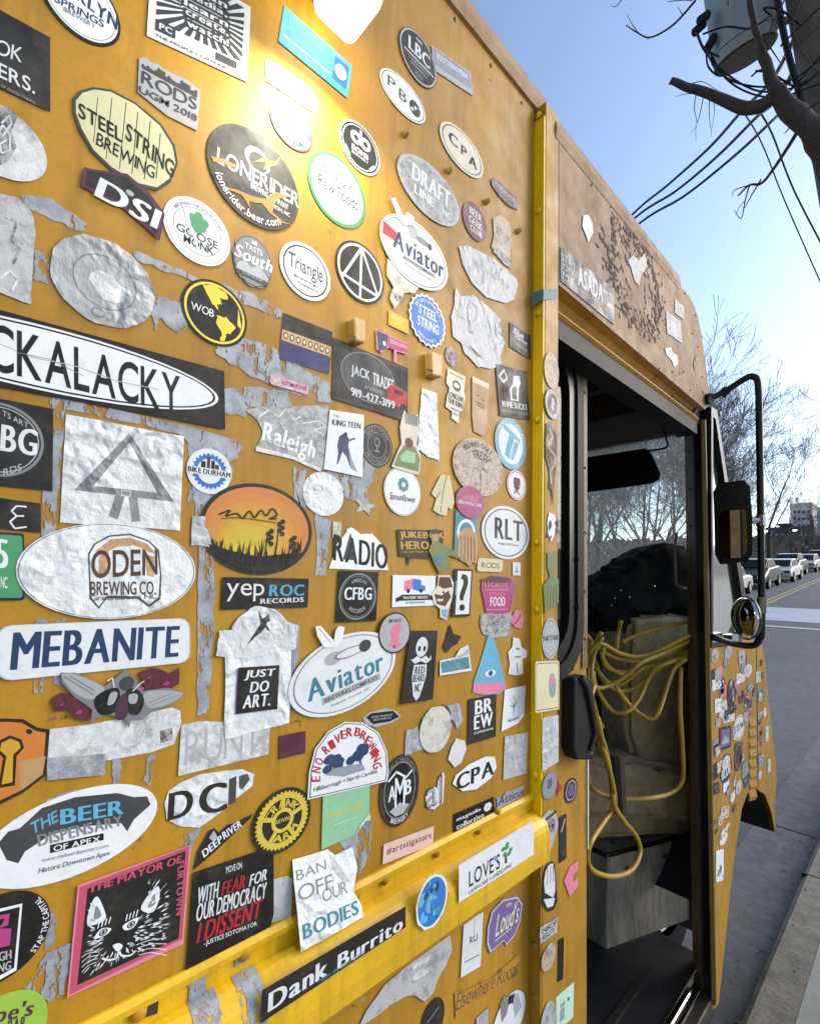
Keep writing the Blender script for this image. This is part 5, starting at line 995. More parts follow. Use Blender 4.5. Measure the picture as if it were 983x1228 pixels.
s = S('faint yellow square stamp beneath the torn scrap', Q_((465, 372), (489, 384), (465, 390)), 'rect', 'gold', 'print'); s.t('BEER', -.7, .1, .7, .7, 'yel').t('HERE', -.7, -.7, .7, -.1, 'yel').done()
BC = [((1.0 if k % 2 else .92)*math.cos(6.283*k/42), (1.0 if k % 2 else .92)*math.sin(6.283*k/42)) for k in range(42)]
s = S('blue bottle-cap sticker reading STEEL STRING', E_(489, 352, 534, 419), BC, 'w', lv=1); s.poly([(a*.92, b*.92) for a, b in BC], 'blu').t('STEEL', -.5, .12, .5, .48, 'w', .02, .1).t('STRING', -.55, -.35, .6, .02, 'w', .02, .1).arc('EST 2013 CARRBORO', .68, 150, 30, .12, 'w').arc('BREWERY', .68, 230, 310, .12, 'w').done()
s = S('silver lozenge sticker with a ghost of worn lettering', E_(549, 294, 620, 365), [(549, 296), (560, 295), (592, 311), (618, 335), (620, 342), (615, 360), (605, 364), (582, 357), (565, 340), (554, 318)], 'sil', 'crinkle', 0, 'w'); s.t('mandy', -.5, -.1, .8, .3, 'lg', .03).done()
s = S('crumpled grey round sticker with a torn flap at its top', E_(540, 345, 604, 443), [(545, 345), (552, 356), (566, 354), (584, 368), (598, 382), (600, 400), (604, 412), (598, 428), (600, 436), (590, 443), (572, 440), (556, 424), (552, 412), (542, 404), (540, 380), (544, 362)], 'sil', 'crinkle', 0, 'w', rag=.012); s.pp([(560, 414), (566, 418), (578, 430), (570, 428)], 'k').done()
s = S('blue and pink brush-shaped flag sticker over the JACK card', Q_((449, 395), (488, 414), (449, 424)), [(449, 396), (464, 402), (488, 413), (487, 426), (474, 422), (474, 436), (471, 435), (471, 420), (464, 418), (456, 424), (450, 420)], 'pink', 'print', 1); s.pp([(450, 397), (464, 403), (462, 420), (452, 422)], 'nav').ell(-.5, .1, .1, .2, 'w').pp([(464, 404), (488, 414), (487, 424), (464, 418)], 'mag').pp([(466, 407), (487, 416), (487, 420), (466, 412)], 'pink').done()
s = S('tiny dark red round sticker over the second cable clip', E_(533, 416, 548, 440), CIR, 'win', 'faded'); s.ring(.6, .5, 'brn').done()
s = S('small black label with white script, beside the corner strip', Q_((610, 386), (635, 403), (610, 416)), 'rect', 'k'); s.t('Blue', -.7, .3, .3, .8, 'w', .02, .3).t('Harvey', -.5, -.1, .7, .3, 'w', .02, .3).t('CATERING NC', -.7, -.6, .7, -.35, 'lg').done()
s = S('narrow white sticker reading LONG LIVE THE KING', Q_((536, 441), (557, 452), (534, 500)), [(536, 442), (557, 452), (555, 470), (557, 476), (554, 492), (549, 494), (549, 508), (540, 502), (541, 494), (533, 488), (535, 474), (538, 466), (534, 460)], 'ow', 'print', 0, 'w'); s.t('NORTH CAROLINA', -.8, .8, .85, .88, 'dg').ell(0, .42, .5, .22, 'dg').ell(0, .42, .3, .12, 'w').rect(-.4, .28, .4, .36, 'k').t('LONG LIVE', -.85, -.14, .85, .08, 'k', .04).t('THE KING', -.85, -.4, .85, -.18, 'k', .04).rect(-.5, -.6, .5, -.54, 'g').rect(-.3, -.78, .3, -.72, 'g').done()
s = S('tan tall beer glass sticker with a face drawn on it', E_(563, 452, 586, 523), [(565, 452), (585, 461), (584, 480), (582, 518), (578, 523), (567, 518), (565, 500)], 'skin', 'print', 0, 'ow'); s.rect(-.8, .72, .9, .9, 'ow').line([(-.4, .3), (-.1, .36)], .02, 'brn').line([(.1, .3), (.4, .22)], .02, 'brn').line([(-.3, .02), (.3, -.04), (.4, .04)], .03, 'brn').line([(-.4, .1), (.4, .08)], .02, 'brn').done()
s = S('black rectangle sticker with a white raised fist reading WINE SUCKS', Q_((593, 436.6), (629.6, 446), (598, 499)), 'rect', 'k'); s.poly([(-.2, -.3), (-.25, .1), (.0, .35), (.1, .7), (.5, .75), (.55, .45), (.35, .2), (.3, -.3)], 'w').poly([(-.1, -.25), (-.12, .1), (.08, .3), (.25, .25), (.2, -.25)], 'k').poly([(-.9, .55), (-.5, .9), (-.3, .5), (-.6, .3)], 'w').poly([(-.78, .55), (-.5, .78), (-.4, .52), (-.6, .42)], 'k').t('WINE SUCKS', -.85, -.62, .85, -.38, 'w', .04).t('BEER RULES ALWAYS', -.85, -.82, .9, -.72, 'lg').done()
S('tall torn silver-white strip sticker, blank', E_(500, 464, 527, 554), [(505, 465), (523, 472), (524, 500), (526, 553), (512, 548), (500, 538), (502, 500)], 'w', 'crinkle', 0, 'w', rag=.02).done()
s = S('cut-out sticker of a grey cat in a green dress holding a red fruit', E_(468, 491, 503, 570), [(483, 492), (487, 498), (494, 500), (500, 497), (501, 520), (498, 532), (503, 548), (501, 570), (485, 566), (468, 560), (474, 545), (480, 532), (478, 512), (481, 500)], 'ow', 'print', 1); s.pp([(484, 496), (500, 500), (499, 512), (484, 508)], 'g').pp([(475, 546), (483, 534), (496, 536), (502, 550), (500, 566), (471, 558)], 'olv').pp([(478, 548), (486, 540), (497, 544), (496, 556), (480, 554)], 'lgr').ell(.2, -.0, .28, .15, 'win').done()
s = S('black round sticker with a tulip glass in thin rings', E_(432, 508, 470, 561), CIR, 'k', edge='dg'); s.ring(.92, .88, 'g').ring(.6, .57, 'g').ell(0, .15, .18, .2, 'g').ell(0, .16, .13, .15, 'k').rect(-.03, -.25, .03, 0, 'g').rect(-.15, -.3, .15, -.24, 'g').arc('BRETTMAN', .66, 150, 30, .18, 'g').arc('PROVISIONS', .66, 215, 325, .18, 'g').done()
s = S('pale blue round sticker with joined letters TL', E_(593, 501, 630, 564), CIR, 'w'); s.ring(1, .78, 'lb').poly([(-.5, .5), (.6, .1), (.6, .3), (-.5, .7)], 'lb').poly([(-.1, .4), (.2, .3), (-.1, -.6), (-.4, -.5)], 'lb').poly([(.25, .15), (.5, .1), (.2, -.6), (-.05, -.6)], 'lb').arc('TRIANGLE LOCAL', .8, 160, 20, .15, 'w').done()
s = S('tan round compass sticker with a standing figure in the middle', E_(543, 526, 603, 596), CIR, 'skin', 'faded', 1, 'ow'); s.ring(.95, .91, 'brn').ring(.62, .60, 'brn').line([(-.6, -.1), (.6, .05)], .01, 'brn').line([(.05, .3), (.05, -.85)], .05, 'brn').ell(.05, .18, .09, .1, 'brn').arc('FRESH', .3, 120, 40, .3, 'brn', .02).arc('BREWED DAILY', .7, 140, 50, .18, 'brn').line([(-.25, -.15), (.05, .05), (.35, -.1)], .035, 'brn').done()
s = S('small white oval sticker with a maroon roasted bean shape', E_(607, 564, 630, 600), CIR, 'w', edge='pink'); s.ring(.95, .85, 'pink').poly([(-.3, .5), (.3, .5), (.4, .1), (0, -.4), (-.35, .1)], 'win').line([(-.3, -.1), (.3, -.6)], .06, 'win').line([(.3, -.1), (-.3, -.6)], .06, 'win').done()
s = S('round white sticker with teal flower and script Spoonflower', E_(460, 560, 504, 619), CIR, 'w'); s.ring(.97, .95, 'teal')
for k in range(8): a = 6.283*k/8; s.ell(.02+.2*math.cos(a), .28+.2*math.sin(a), .10, .10, 'teal')
s.ell(.02, .28, .1, .1, 'w').t('Spoonflower', -.7, -.48, .72, -.12, 'k', .0, .25).done()
s = S('cream cut-out sticker of a hanging robe', E_(514, 567, 546, 619), [(529, 569), (534, 571), (538, 570), (544, 602), (540, 612), (536, 608), (534, 619), (526, 617), (518, 612), (522, 598), (516, 592), (521, 582), (526, 572)], 'cream', 'print', 0, 'brn'); s.pl([(534, 572), (530, 590), (527, 615)], .02, 'brn').pl([(522, 598), (526, 590)], .02, 'brn').done()
s = S('magenta round sticker overlapping the compass one', E_(545, 583, 579, 622), CIR, 'mag', lv=2, edge='brn'); s.t('ANISE', -.55, .1, .55, .4, 'pink').t('BREWING CAFE', -.8, -.2, .8, .02, 'w', .02).done()
s = S('teal rectangle sticker with a white ring behind the tentacle cut-out', Q_((545, 612), (572, 617), (543, 668)), 'rect', 'teal'); s._ring([(a*.8, .1+b*.6) for a, b in EL], [(a*.62, .1+b*.46) for a, b in EL], 'w').t('AR', -.4, -.1, .3, .3, 'w').done()
s = S('beige cut-out sticker of drooping tentacles under the teal card', E_(546, 632, 572, 680), [(549, 640), (556, 633), (564, 634), (570, 642), (571, 660), (570, 676), (565, 674), (562, 680), (556, 674), (550, 672), (547, 660)], 'skin', 'print', 1, 'cream'); 
for k in range(5): s.line([(-.6+.3*k, .5), (-.55+.3*k, -.1), (-.62+.32*k, -.7)], .02, 'brn')
s.done()
s = S('white round sticker with tall black letters RLT', E_(578, 607, 635, 671), CIR, 'w', edge='w'); s.ring(.90, .86, 'nav').t('RLT', -.5, -.26, .68, .52, 'k', .035).t('Raleigh Little Theatre', -.35, -.5, .5, -.38, 'dg').done()
s = S('black and gold speech-bubble sticker reading JUKEBOX HERO', Q_((473.6, 634), (531.6, 636), (477, 667)), [(475, 635), (531, 636), (529, 671), (492, 669), (488, 679), (487, 668), (477, 667)], 'k', lv=0); s.t('JUKEBOX', -.88, .2, .95, .82, 'gold', .04).t('HERO', -.88, -.5, .25, .1, 'gold', .04).t('WE GOT YOUR TUNES', -.85, -.78, .4, -.62, 'gold').done()
s = S('cut-out photo sticker of a person in a green sweater pointing right', E_(510, 633, 552, 688), [(515, 635), (522, 634), (525, 641), (524, 650), (532, 654), (548, 664), (553, 666), (548, 670), (536, 666), (539, 682), (525, 688), (518, 674), (512, 660), (516, 650), (512, 642)], 'olv', 'print', 2, 'cream'); s.pp([(515, 637), (522, 637), (524, 648), (517, 650)], 'skin').pp([(514, 636), (522, 634), (525, 640), (515, 641)], 'brn').pp([(518, 668), (527, 664), (528, 676), (522, 678)], 'teal').pp([(545, 662), (553, 665), (548, 669)], 'skin').done()
s = S('small cream label reading RODS', Q_((572, 669), (602, 671), (570.5, 685)), 'rr', 'cream'); s.t('RODS', -.7, -.45, .75, .4, 'dg', .0).done()
s = S('tiny white square with an arrow, beside the corner strip', Q_((613.5, 674), (623, 674.5), (613.5, 690)), 'rect', 'w'); s.line([(0, -.5), (0, .4)], .1, 'nav').line([(-.3, -.4), (.3, -.4)], .1, 'nav').done()
s = S("white sticker with a pink and blue truck reading TRACKIN' TRUCKS", Q_((470, 689.5), (521, 690.5), (469, 728)), 'rect', 'w'); s.poly([(-.5, .0), (-.5, .6), (-.1, .8), (-.1, .1)], 'pink').poly([(-.1, .1), (-.1, .8), (.3, .7), (.3, .4), (.5, .3), (.5, 0), (.2, -.05)], 'blu').ell(-.3, .0, .08, .14, 'k').ell(.3, 0, .08, .14, 'k').rect(-.62, -.62, .7, -.24, 'k').t("TRACKIN' TRUCKS", -.55, -.52, .62, -.34, 'w', .03).t('NC FOOD TRUCK MAP', -.4, -.82, .5, -.70, 'dg').poly([(-.85, -.45), (-.62, -.3), (-.62, -.6), (-.85, -.7)], 'k').poly([(.95, -.4), (.7, -.3), (.7, -.6), (.95, -.65)], 'k').done()
s = S('cut-out sticker of a bearded face with a dark pompadour', E_(516, 688, 544, 744), [(524, 690), (538, 690), (543, 700), (540, 720), (536, 732), (534, 743), (526, 740), (526, 730), (519, 724), (516, 712), (523, 702)], 'ow', 'print', 1); s.pp([(525, 692), (538, 692), (541, 704), (530, 706), (524, 702)], 'brn').pp([(519, 712), (528, 714), (536, 708), (539, 716), (532, 727), (522, 724)], 'brn').pp([(522, 718), (530, 718), (529, 721), (523, 721)], 'ow').ell(.0, .2, .1, .05, 'k').pp([(528, 731), (535, 730), (534, 741), (528, 738)], 'lb').done()
s = S('black bordered white sticker with a large question mark', Q_((543.5, 682), (565, 683), (540, 740)), 'rect', 'k', lv=1); s.rect(-.65, -.9, .85, .92, 'w').t('?', -.3, -.75, .55, .78, 'k', .05).t('CHAPEL HILL', -.8, -.1, -.7, .5, 'w').done()
s = S('maroon chip-packet sticker reading LEGALIZE STREET FOOD', E_(574, 690, 616, 736), [(577, 694), (592, 690), (612, 693), (617, 698), (611, 734), (604, 736), (582, 735), (576, 706)], 'mag', 'print', 0, 'w'); s.poly([(-.95, .75), (-.3, .98), (.8, .85), (.7, .5), (-.6, .5)], 'win').t('LEGALIZE', -.7, .38, .62, .62, 'pink', .03).t('STREET', -.45, -.05, .45, .1, 'pink').t('FOOD', -.4, -.6, .45, -.12, 'w', .03).rect(-.7, .22, .65, .28, 'pink').rect(-.6, -.8, .6, -.75, 'pink').done()
s = S('worn grey-mauve patterned scrap under the maroon packet', E_(574, 733, 613, 765), [(576, 736), (612, 734), (613, 742), (610, 762), (590, 765), (578, 760), (574, 748)], 'g', 'faded', 0, 'lg', rag=.02); s.blots(('plum', 'dg', 'lg'), 26, 5, .22, el=True).done()
s = S('small pink blob sticker right of the mauve scrap', E_(611, 730, 628, 756), [(617, 731), (624, 732), (627, 742), (624, 754), (616, 752), (611, 744)], 'pink', 'print'); s.line([(-.4, -.4), (.5, .5)], .1, 'mag').done()
s = S('grey-pink round sticker outlined in black with a wavy boot shape', E_(452, 734, 490, 783), CIR, 'k', lv=3); s.ell(0, 0, .93, .93, 'lg').poly([(-.1, .4), (.3, .45), (.45, .2), (.2, -.1), (.3, -.5), (.5, -.6), (.2, -.75), (-.4, -.6), (-.2, -.3), (-.35, 0)], 'pink').t('IMPAIRED', -.4, .5, .4, .68, 'dg').t('E', -.1, -.75, .1, -.6, 'k').done()
s = S('black sticker of a white bearded skull, beard lettered BEARD NC', Q_((490, 756), (523, 757), (478.6, 844)), [(490, 756), (522.6, 756), (517, 838), (478.6, 844)], 'k', lv=2); s.ell(-.05, .55, .42, .28, 'w').ell(-.22, .5, .1, .08, 'k').ell(.15, .5, .1, .08, 'k').poly([(-.6, .2), (-.3, .3), (0, .22), (.3, .3), (.6, .2), (.65, .32), (.75, .2), (.4, .08), (0, .15), (-.4, .08), (-.75, .2)], 'w').poly([(-.45, .05), (.45, .05), (.5, -.3), (.2, -.85), (0, -.95), (-.25, -.8), (-.5, -.3)], 'w').t('RED', -.35, -.2, .35, 0, 'k', .03).t('BEARD', -.42, -.42, .42, -.22, 'k', .03).t('NC', -.2, -.7, .2, -.48, 'k', .03).done()
s = S('small black swallow-shaped sticker', E_(530, 747, 552, 783), [(538, 748), (543, 760), (552, 763), (547, 772), (540, 776), (534, 783), (530, 776), (534, 764)], 'k', 'print', 0, 'dg').done()
s = S('teal rectangle sticker with a curled white torn corner', Q_((525, 786), (563, 782), (525, 810)), [(526, 792), (544, 788), (550, 778), (560, 773), (562, 788), (564, 804), (526, 810)], 'w', 'crinkle', 1); s.pp([(527, 794), (560, 787), (562, 801), (528, 807)], 'teal').pp([(546, 788), (560, 778), (561, 785), (548, 789)], 'lg').t('coastal', -.8, -.6, 0, -.2, 'lb', 0, .2).done()
s = S('blue pizza-slice cut-out sticker with one eye', E_(566, 762, 606, 833), [(584, 763), (590, 764), (597, 785), (603, 812), (606, 824), (598, 832), (578, 833), (566, 830), (567, 818), (573, 800)], 'lb', 'print', 0, 'w'); s.pp([(567, 820), (604, 818), (605, 825), (597, 831), (578, 832), (567, 829)], 'pink')
for a, b in ((587, 778), (580, 793), (594, 796), (576, 810), (598, 812)): s.ell(*s.f.inv(a, b), .12, .07, 'gb')
s.ell(.05, -.28, .3, .12, 'w').ell(.05, -.28, .14, .1, 'pur').ell(.05, -.28, .06, .05, 'k').done()
s = S('white cut-out sticker of a round dough-like cook', E_(608, 763, 631, 811), [(614, 764), (622, 766), (624, 776), (631, 780), (630, 788), (625, 790), (626, 808), (618, 810), (608, 808), (610, 796), (608, 782), (613, 776)], 'w', 'print', 0, 'w'); s.line([(-.2, .4), (.2, .35)], .05, 'g').line([(-.3, 0), (.3, -.05)], .04, 'g').line([(-.1, -.3), (.0, -.8)], .04, 'g').done()
s = S('lower Aviator brewing sticker, white tilted oval with a grey plane', C_((414, 806), (472, 782), (408, 762)), CIR, 'w', lv=2); s.ring(.93, .905, 'g').t('Aviator', -.72, -.34, .72, .2, 'teal', .05, .05).rect(-.5, -.56, .62, -.38, 'lg').t('BREWING COMPANY', -.45, -.53, .58, -.42, 'dg').t('Fuquay-Varina, NC', -.35, -.72, .4, -.64, 'g').ell(-.2, .5, .16, .16, 'lg').ell(.1, .5, .3, .13, 'g').ell(.12, .5, .26, .1, 'w').ell(.4, .52, .12, .16, 'dg').done()
s = S('white propeller shape rising from the lower Aviator oval', E_(375, 750, 412, 776), [(376, 751), (382, 750), (398, 768), (400, 756), (404, 750), (411, 752), (408, 768), (400, 776), (386, 776), (378, 762)], 'w', lv=3); s.pl([(380, 753), (394, 770)], .06, 'lg').done()
s = S('small black lozenge badge sticker on a grey backing', Q_((436, 853), (478, 848), (436, 872)), [(434, 861), (442, 854), (462, 849), (474, 852), (480, 859), (470, 866), (450, 872), (438, 868)], 'lg'); s.pp([(438, 860), (444, 855), (470, 852), (478, 859), (466, 865), (446, 868)], 'k').t('FORTNIGHT', -.6, .0, .6, .3, 'lg').t('BREWING CO', -.5, -.35, .5, -.1, 'lg').done()
s = S('black rectangle sticker with stacked white letters BREW', Q_((560.5, 838.6), (594, 832), (559.6, 893)), 'rect', 'k'); s.t('BR', -.55, .25, .7, .88, 'w', .03).t('EW', -.6, -.42, .75, .2, 'w', .03).t('COFFEE BAR', -.6, -.62, .8, -.52, 'w').done()
s = S('white rectangle sticker with a bare tree drawing', Q_((603, 828), (629, 821.6), (600, 877)), [(604, 827), (629, 821.6), (627, 858), (620, 867), (600, 877)], 'w', 'print', 0); s.line([(0, -.4), (0, .1)], .03, 'dg'); [s.line([(0, 0), (a, b)], .015, 'dg') for a, b in ((-.4, .5), (-.15, .65), (.1, .62), (.4, .5), (.3, .25), (-.4, .2))]; s.ell(0, .45, .03, .03, 'dg').t('OAK GROVE', -.5, -.65, .5, -.5, 'dg').done()
s = S('blank silvery square sticker below the bare tree one', Q_((604, 883), (631.6, 878), (602, 935)), 'rect', 'sil', 'crinkle', 0, 'w').done()
s = S('round tan torn sticker remnant on a curved black rim', E_(502, 846, 540, 902), rough(EL, .03, 2, 1), 'ow', 'faded', 1); s.done()
S('thin black crescent left behind the tan torn round sticker', E_(505, 843, 541, 903), [(math.cos(R(a)), math.sin(R(a))) for a in range(-60, 80, 10)]+[(.86*math.cos(R(a)), .9*math.sin(R(a))) for a in range(70, -70, -10)], 'dg').done()
S('grey scrap left of the tan torn round sticker', E_(482, 872, 506, 906), [(486, 876), (500, 872), (506, 898), (484, 906)], 'gb', 'faded', 0, rag=.05).done()
S('upper grey smear right of the tan torn round sticker', E_(534, 842, 554, 880), [(536, 846), (550, 843), (554, 862), (548, 874), (540, 860)], 'gb', 'faded', 0, rag=.08).done()
S('plain white hexagonal scrap between the AMB badge and BREW', E_(536, 884, 558, 921), [(546, 885), (556, 888), (558, 898), (552, 914), (544, 920), (536, 910), (540, 896)], 'w', 'print', 0).done()
s = S('lower CPA sticker, a white tilted leaf-shaped oval', C_((569, 929), (594, 918), (568, 912)), [(-1, .1), (-.85, .55), (-.3, .9), (.5, 1), (.95, .7), (1, -.1), (.7, -.7), (0, -1), (-.6, -.7)], 'w'); s.t('CPA', -.85, -.5, .85, .55, 'k', .04, .1).done()
s = S('grey and white lettering sticker reading Atticus', Q_((595, 953), (628, 940), (594.5, 971)), [(594, 956), (603, 954), (606, 948), (612, 948), (627, 941), (626, 954), (596, 970)], 'gb'); s.t('Atticus', -.9, -.5, .9, .6, 'k', .02, .1).poly([(-.95, -.9), (-.75, .4), (-.6, -.7)], 'lb').done()
s = S('black round sticker with silver letters AMB', E_(455, 904, 502, 990), CIR, 'k', edge='g'); s.ring(.97, .9, 'brn').ring(.80, .76, 'g').line([(-.6, .35), (-.2, .55), (.3, .3), (.6, .45)], .03, 'w').t('A', -.58, -.22, -.22, .2, 'w', .03).t('M', -.26, -.45, .26, .38, 'w', .02).t('B', .24, -.2, .58, .22, 'w', .03).poly([(-.5, -.5), (0, -.35), (.5, -.5), (.2, -.7), (-.2, -.7)], 'lg').arc('APPALACHIAN MTN', .8, 150, 30, .12, 'g').arc('BREWERY', .8, 240, 300, .12, 'w').done()
s = S('white cut-out letters al outlined in grey', E_(508, 925, 534, 972), [(509, 955), (512, 948), (520, 943), (523, 945), (524, 936), (530, 925), (532, 930), (530, 962), (526, 964), (520, 970), (511, 969)], 'w', 'print', 0, 'g'); s.t('al', -.85, -.75, .6, .75, 'dg', .02).t('al', -.78, -.68, .5, .66, 'lg', -.005).done()
s = S('black rectangle sticker reading magnolia collective with a white flower', Q_((543, 976), (591, 955), (543, 1001)), 'rect', 'k'); s.t('magnolia', -.88, .08, .3, .55, 'w', .04).t('collective', -.88, -.6, .45, -.1, 'w', .04)
for k in range(6): a = 6.283*k/6; s.ell(.66+.12*math.cos(a), .25+.25*math.sin(a), .10, .2, 'w')
s.done()
COL['pp'] = srgb('e0bdb4'); s = S('pale pink strip sticker reading #artstigators', Q_((459, 1012), (519, 990), (457.5, 1036)), 'rect', 'pp', edge='w'); s.t('#artstigators', -.88, -.38, .9, .45, 'win', .01).done()
A_ = [(370, 955), (369, 925), (376, 897), (392, 876), (412, 865), (434, 866), (452, 878), (462, 900), (464, 925), (462, 936), (420, 948)]
s = S('white arched sticker reading ENO RIVER BREWING round navy trees', E_(366, 864, 465, 958), [(367, 958)]+A_[1:-1]+[(420, 946)], 'w', lv=2); s.border(.965, .94, 'nav')
for k, ch in enumerate('ENO RIVER BREWING'):
    if ch == ' ': continue
    P = [(377, 933), (378, 922), (381, 912), 0, (389, 898), (396, 892), (403, 885), (410, 880), (417, 877), 0, (427, 877), (434, 881), (440, 887), (444, 894), (447, 901), (449, 908), (450, 917)]
    q = P[k]; a = math.atan2(q[1]-930, q[0]-416)+math.pi/2; ca, sa = math.cos(a), math.sin(a); h_, wd = 5.2, 3.6
    s.tq(ch, (q[0]-wd*ca+h_*sa, q[1]-wd*sa-h_*ca), (q[0]+wd*ca+h_*sa, q[1]+wd*sa-h_*ca), (q[0]-wd*ca-h_*sa, q[1]-wd*sa+h_*ca), 'red', .035)
for c, n_, sd in (((399, 913), 9, 1), ((427, 903), 12, 2)):
    rnd = random.Random(sd); u, v = s.f.inv(*c)
    for _ in range(n_): s.ell(u+rnd.uniform(-.18, .18), v+rnd.uniform(-.14, .14), .11, .11, 'nav')
s.pl([(400, 905), (400, 926)], .03, 'nav').pl([(430, 900), (430, 918)], .03, 'nav').pp([(388, 928), (400, 920), (432, 914), (436, 922), (410, 930)], 'gb').tq('Hillsborough + North Carolina', (374, 943), (450, 921), (374, 950), 'dg', 0, .2).done()
s = S('small maroon cut-out lettering PARA DIGM', Q_((334, 882), (366, 876), (333, 910)), 'rect', 'win', 'print', 0, 'k', rag=.03); s.t('PARA', -.85, .08, .85, .85, 'plum', .04).t('DIGM', -.85, -.85, .85, -.08, 'plum', .04).done()
s = S('green square sticker reading THE SOUK, lower corner peeling', Q_((386, 951), (442, 934), (384, 1018)), [(386, 950), (442, 935), (441, 975), (424, 1000), (384, 1018)], 'lgr', lv=1); s.t('THE', -.75, .0, -.2, .22, 'yel', .0, .1).t('SOUK', -.1, .02, .7, .28, 'yel', .0, .1).rect(-.5, -.3, .5, -.27, 'mint').done()
S('curled white corner peeling off the green square', E_(421, 970, 443, 1001), [(441, 974), (443, 982), (436, 984), (424, 1001), (430, 988)], 'mint', 'crinkle', 2, 'w').done()
GR = [((.92 if k % 2 else .84)*math.cos(6.283*k/80), (.92 if k % 2 else .84)*math.sin(6.283*k/80)) for k in range(80)]
s = S('black round sticker with a yellow chainring reading CRANK ARM', E_(303, 943, 372, 1022), CIR, 'k', edge='dg', lv=1); s.poly(GR, 'yel').ell(0, 0, .68, .68, 'k')
for k in range(5): a = R(90+72*k); s.line([(.3*math.cos(a), .3*math.sin(a)), (.7*math.cos(a), .7*math.sin(a))], .07, 'yel')
s.ell(0, 0, .38, .38, 'yel').ell(0, 0, .26, .26, 'k').t('BREWING', -.3, -.06, .3, .07, 'yel').arc('CRANK', .42, 165, 25, .24, 'yel', .04).arc('ARM', .42, 240, 330, .24, 'yel', .04).done()
s = S('torn white sticker with big black letters DCI', Q_((196, 935), (304, 924), (196, 992)), [(197, 962), (202, 948), (216, 938), (240, 928), (268, 924), (290, 922), (304, 928), (302, 942), (285, 955), (262, 975), (238, 992), (215, 990), (200, 982)], 'w', 'crinkle', 0, 'w', rag=.006)
s.tq('D', (202, 951), (232, 944), (200, 984), 'k', .08).tq('C', (238, 942), (272, 936), (238, 978), 'k', .08).tq('I', (274, 934), (283, 930), (273, 965), 'dg', .05).pp([(286, 930), (296, 927), (299, 934), (290, 946), (286, 944)], 'dg').done()
s = S('black mountain-shaped sticker reading DEEP RIVER', Q_((244, 985), (303, 975), (232, 1043)), [(231, 1043), (236, 1020), (250, 995), (256, 992), (262, 998), (272, 988), (280, 986), (302, 975), (300, 980), (260, 1018)], 'k', edge='lg'); s.tq('DEEP', (241, 1020), (264, 1000), (244, 1028), 'w', .03).tq('RIVER', (265, 998), (287, 982), (268, 1006), 'w', .03).pp([(250, 1004), (256, 995), (260, 1003), (255, 1008)], 'lg').done()
s = S('black poster sticker reading WITH FEAR FOR OUR DEMOCRACY I DISSENT', Q_((231, 1045), (327, 1013), (222, 1161)), [(231, 1045), (327, 1013), (327, 1095), (322, 1114), (290, 1130), (222, 1161)], 'k', lv=1)
s.tq('MOVE ON', (270, 1038), (289, 1032), (270, 1046), 'w', .02).tq('WITH', (237, 1063), (262, 1055), (236, 1083), 'w', .03, .2).tq('FEAR', (265, 1057), (293, 1047), (264, 1073), 'red', .03, .2).tq('FOR', (298, 1048), (319, 1040), (297, 1062), 'w', .03, .2).tq('OUR DEMOCRACY', (235, 1083), (319, 1056), (234, 1104), 'w', .03, .2).tq('I DISSENT', (236, 1106), (314, 1076), (234, 1130), 'red', .04, .2).tq('-JUSTICE SOTOMAYOR', (243, 1127), (306, 1103), (244, 1134), 'w', .02, .2).done()
s = S('pink-bordered cat poster sticker reading THE MAYOR OF FURTOWN', Q_((93, 1061), (228, 1011), (80, 1194)), [(93, 1060), (228, 1012), (219, 1130), (80, 1194)], 'pink', lv=1); COL['pk2'] = srgb('b44a60'); s.poly([(-.97, -.97), (.97, -.97), (.97, .97), (-.97, .97)], 'pk2').poly([(-.86, -.86), (.9, -.92), (.9, .90), (-.84, .88)], 'k')
s.tq('THE MAYOR OF', (106, 1060), (217, 1024), (105, 1070), 'pk2', .03).tq('FURTOWN', (220, 1030), (218, 1094), (212, 1032), 'pk2', .03)
# cat
def star(s, c, P, col): s.sp(P, col)
fi = s.f.inv
s.sp([(104, 1106), (108, 1084), (116, 1073), (124, 1088), (126, 1100), (116, 1106)], 'w').sp([(112, 1100), (115, 1084), (121, 1096)], 'g').sp([(168, 1088), (178, 1070), (189, 1061), (190, 1076), (182, 1092)], 'w').sp([(176, 1086), (184, 1070), (185, 1082)], 'g')
rnd = random.Random(12)
fc_ = fi(143, 1118)
for k in range(420):
    a = rnd.uniform(0, 6.283); r_ = rnd.uniform(.28, .95); u = fc_[0]+r_*math.cos(a)*.95; v = fc_[1]+r_*math.sin(a)
    if not (-.80 < u < .70 and -.82 < v < .55): continue
    if v > fc_[1]+.15 and abs(u-fc_[0]) < .42: continue
    L = rnd.uniform(.05, .17); ca, sa = math.cos(a), math.sin(a); wd = rnd.uniform(.006, .020)
    if u+L*ca > .72 or u+L*ca < -.82 or v+L*sa > .62 or v+L*sa < -.84: continue
    s.poly([(u, v), (u+L*.4*ca-wd*sa, v+L*.4*sa+wd*ca), (u+L*ca, v+L*sa), (u+L*.4*ca+wd*sa, v+L*.4*sa-wd*ca)], 'w' if k % 3 else 'lg')
for ex, ey, tl in ((123, 1115, -.12), (156, 1106, .12)):
    u, v = fi(ex, ey); s.poly(smooth([(u-.15, v+tl*.3), (u-.04, v+.085), (u+.13, v+.04+tl*.3), (u+.06, v-.07), (u-.08, v-.07)]), 'w').ell(u, v, .072, .062, 'k').ell(u, v, .052, .045, 'lg').ell(u, v, .022, .034, 'k')
    for q in range(4): s.line([(u-.1+.06*q, v+.12), (u-.08+.06*q, v+.24)], .010, 'w')
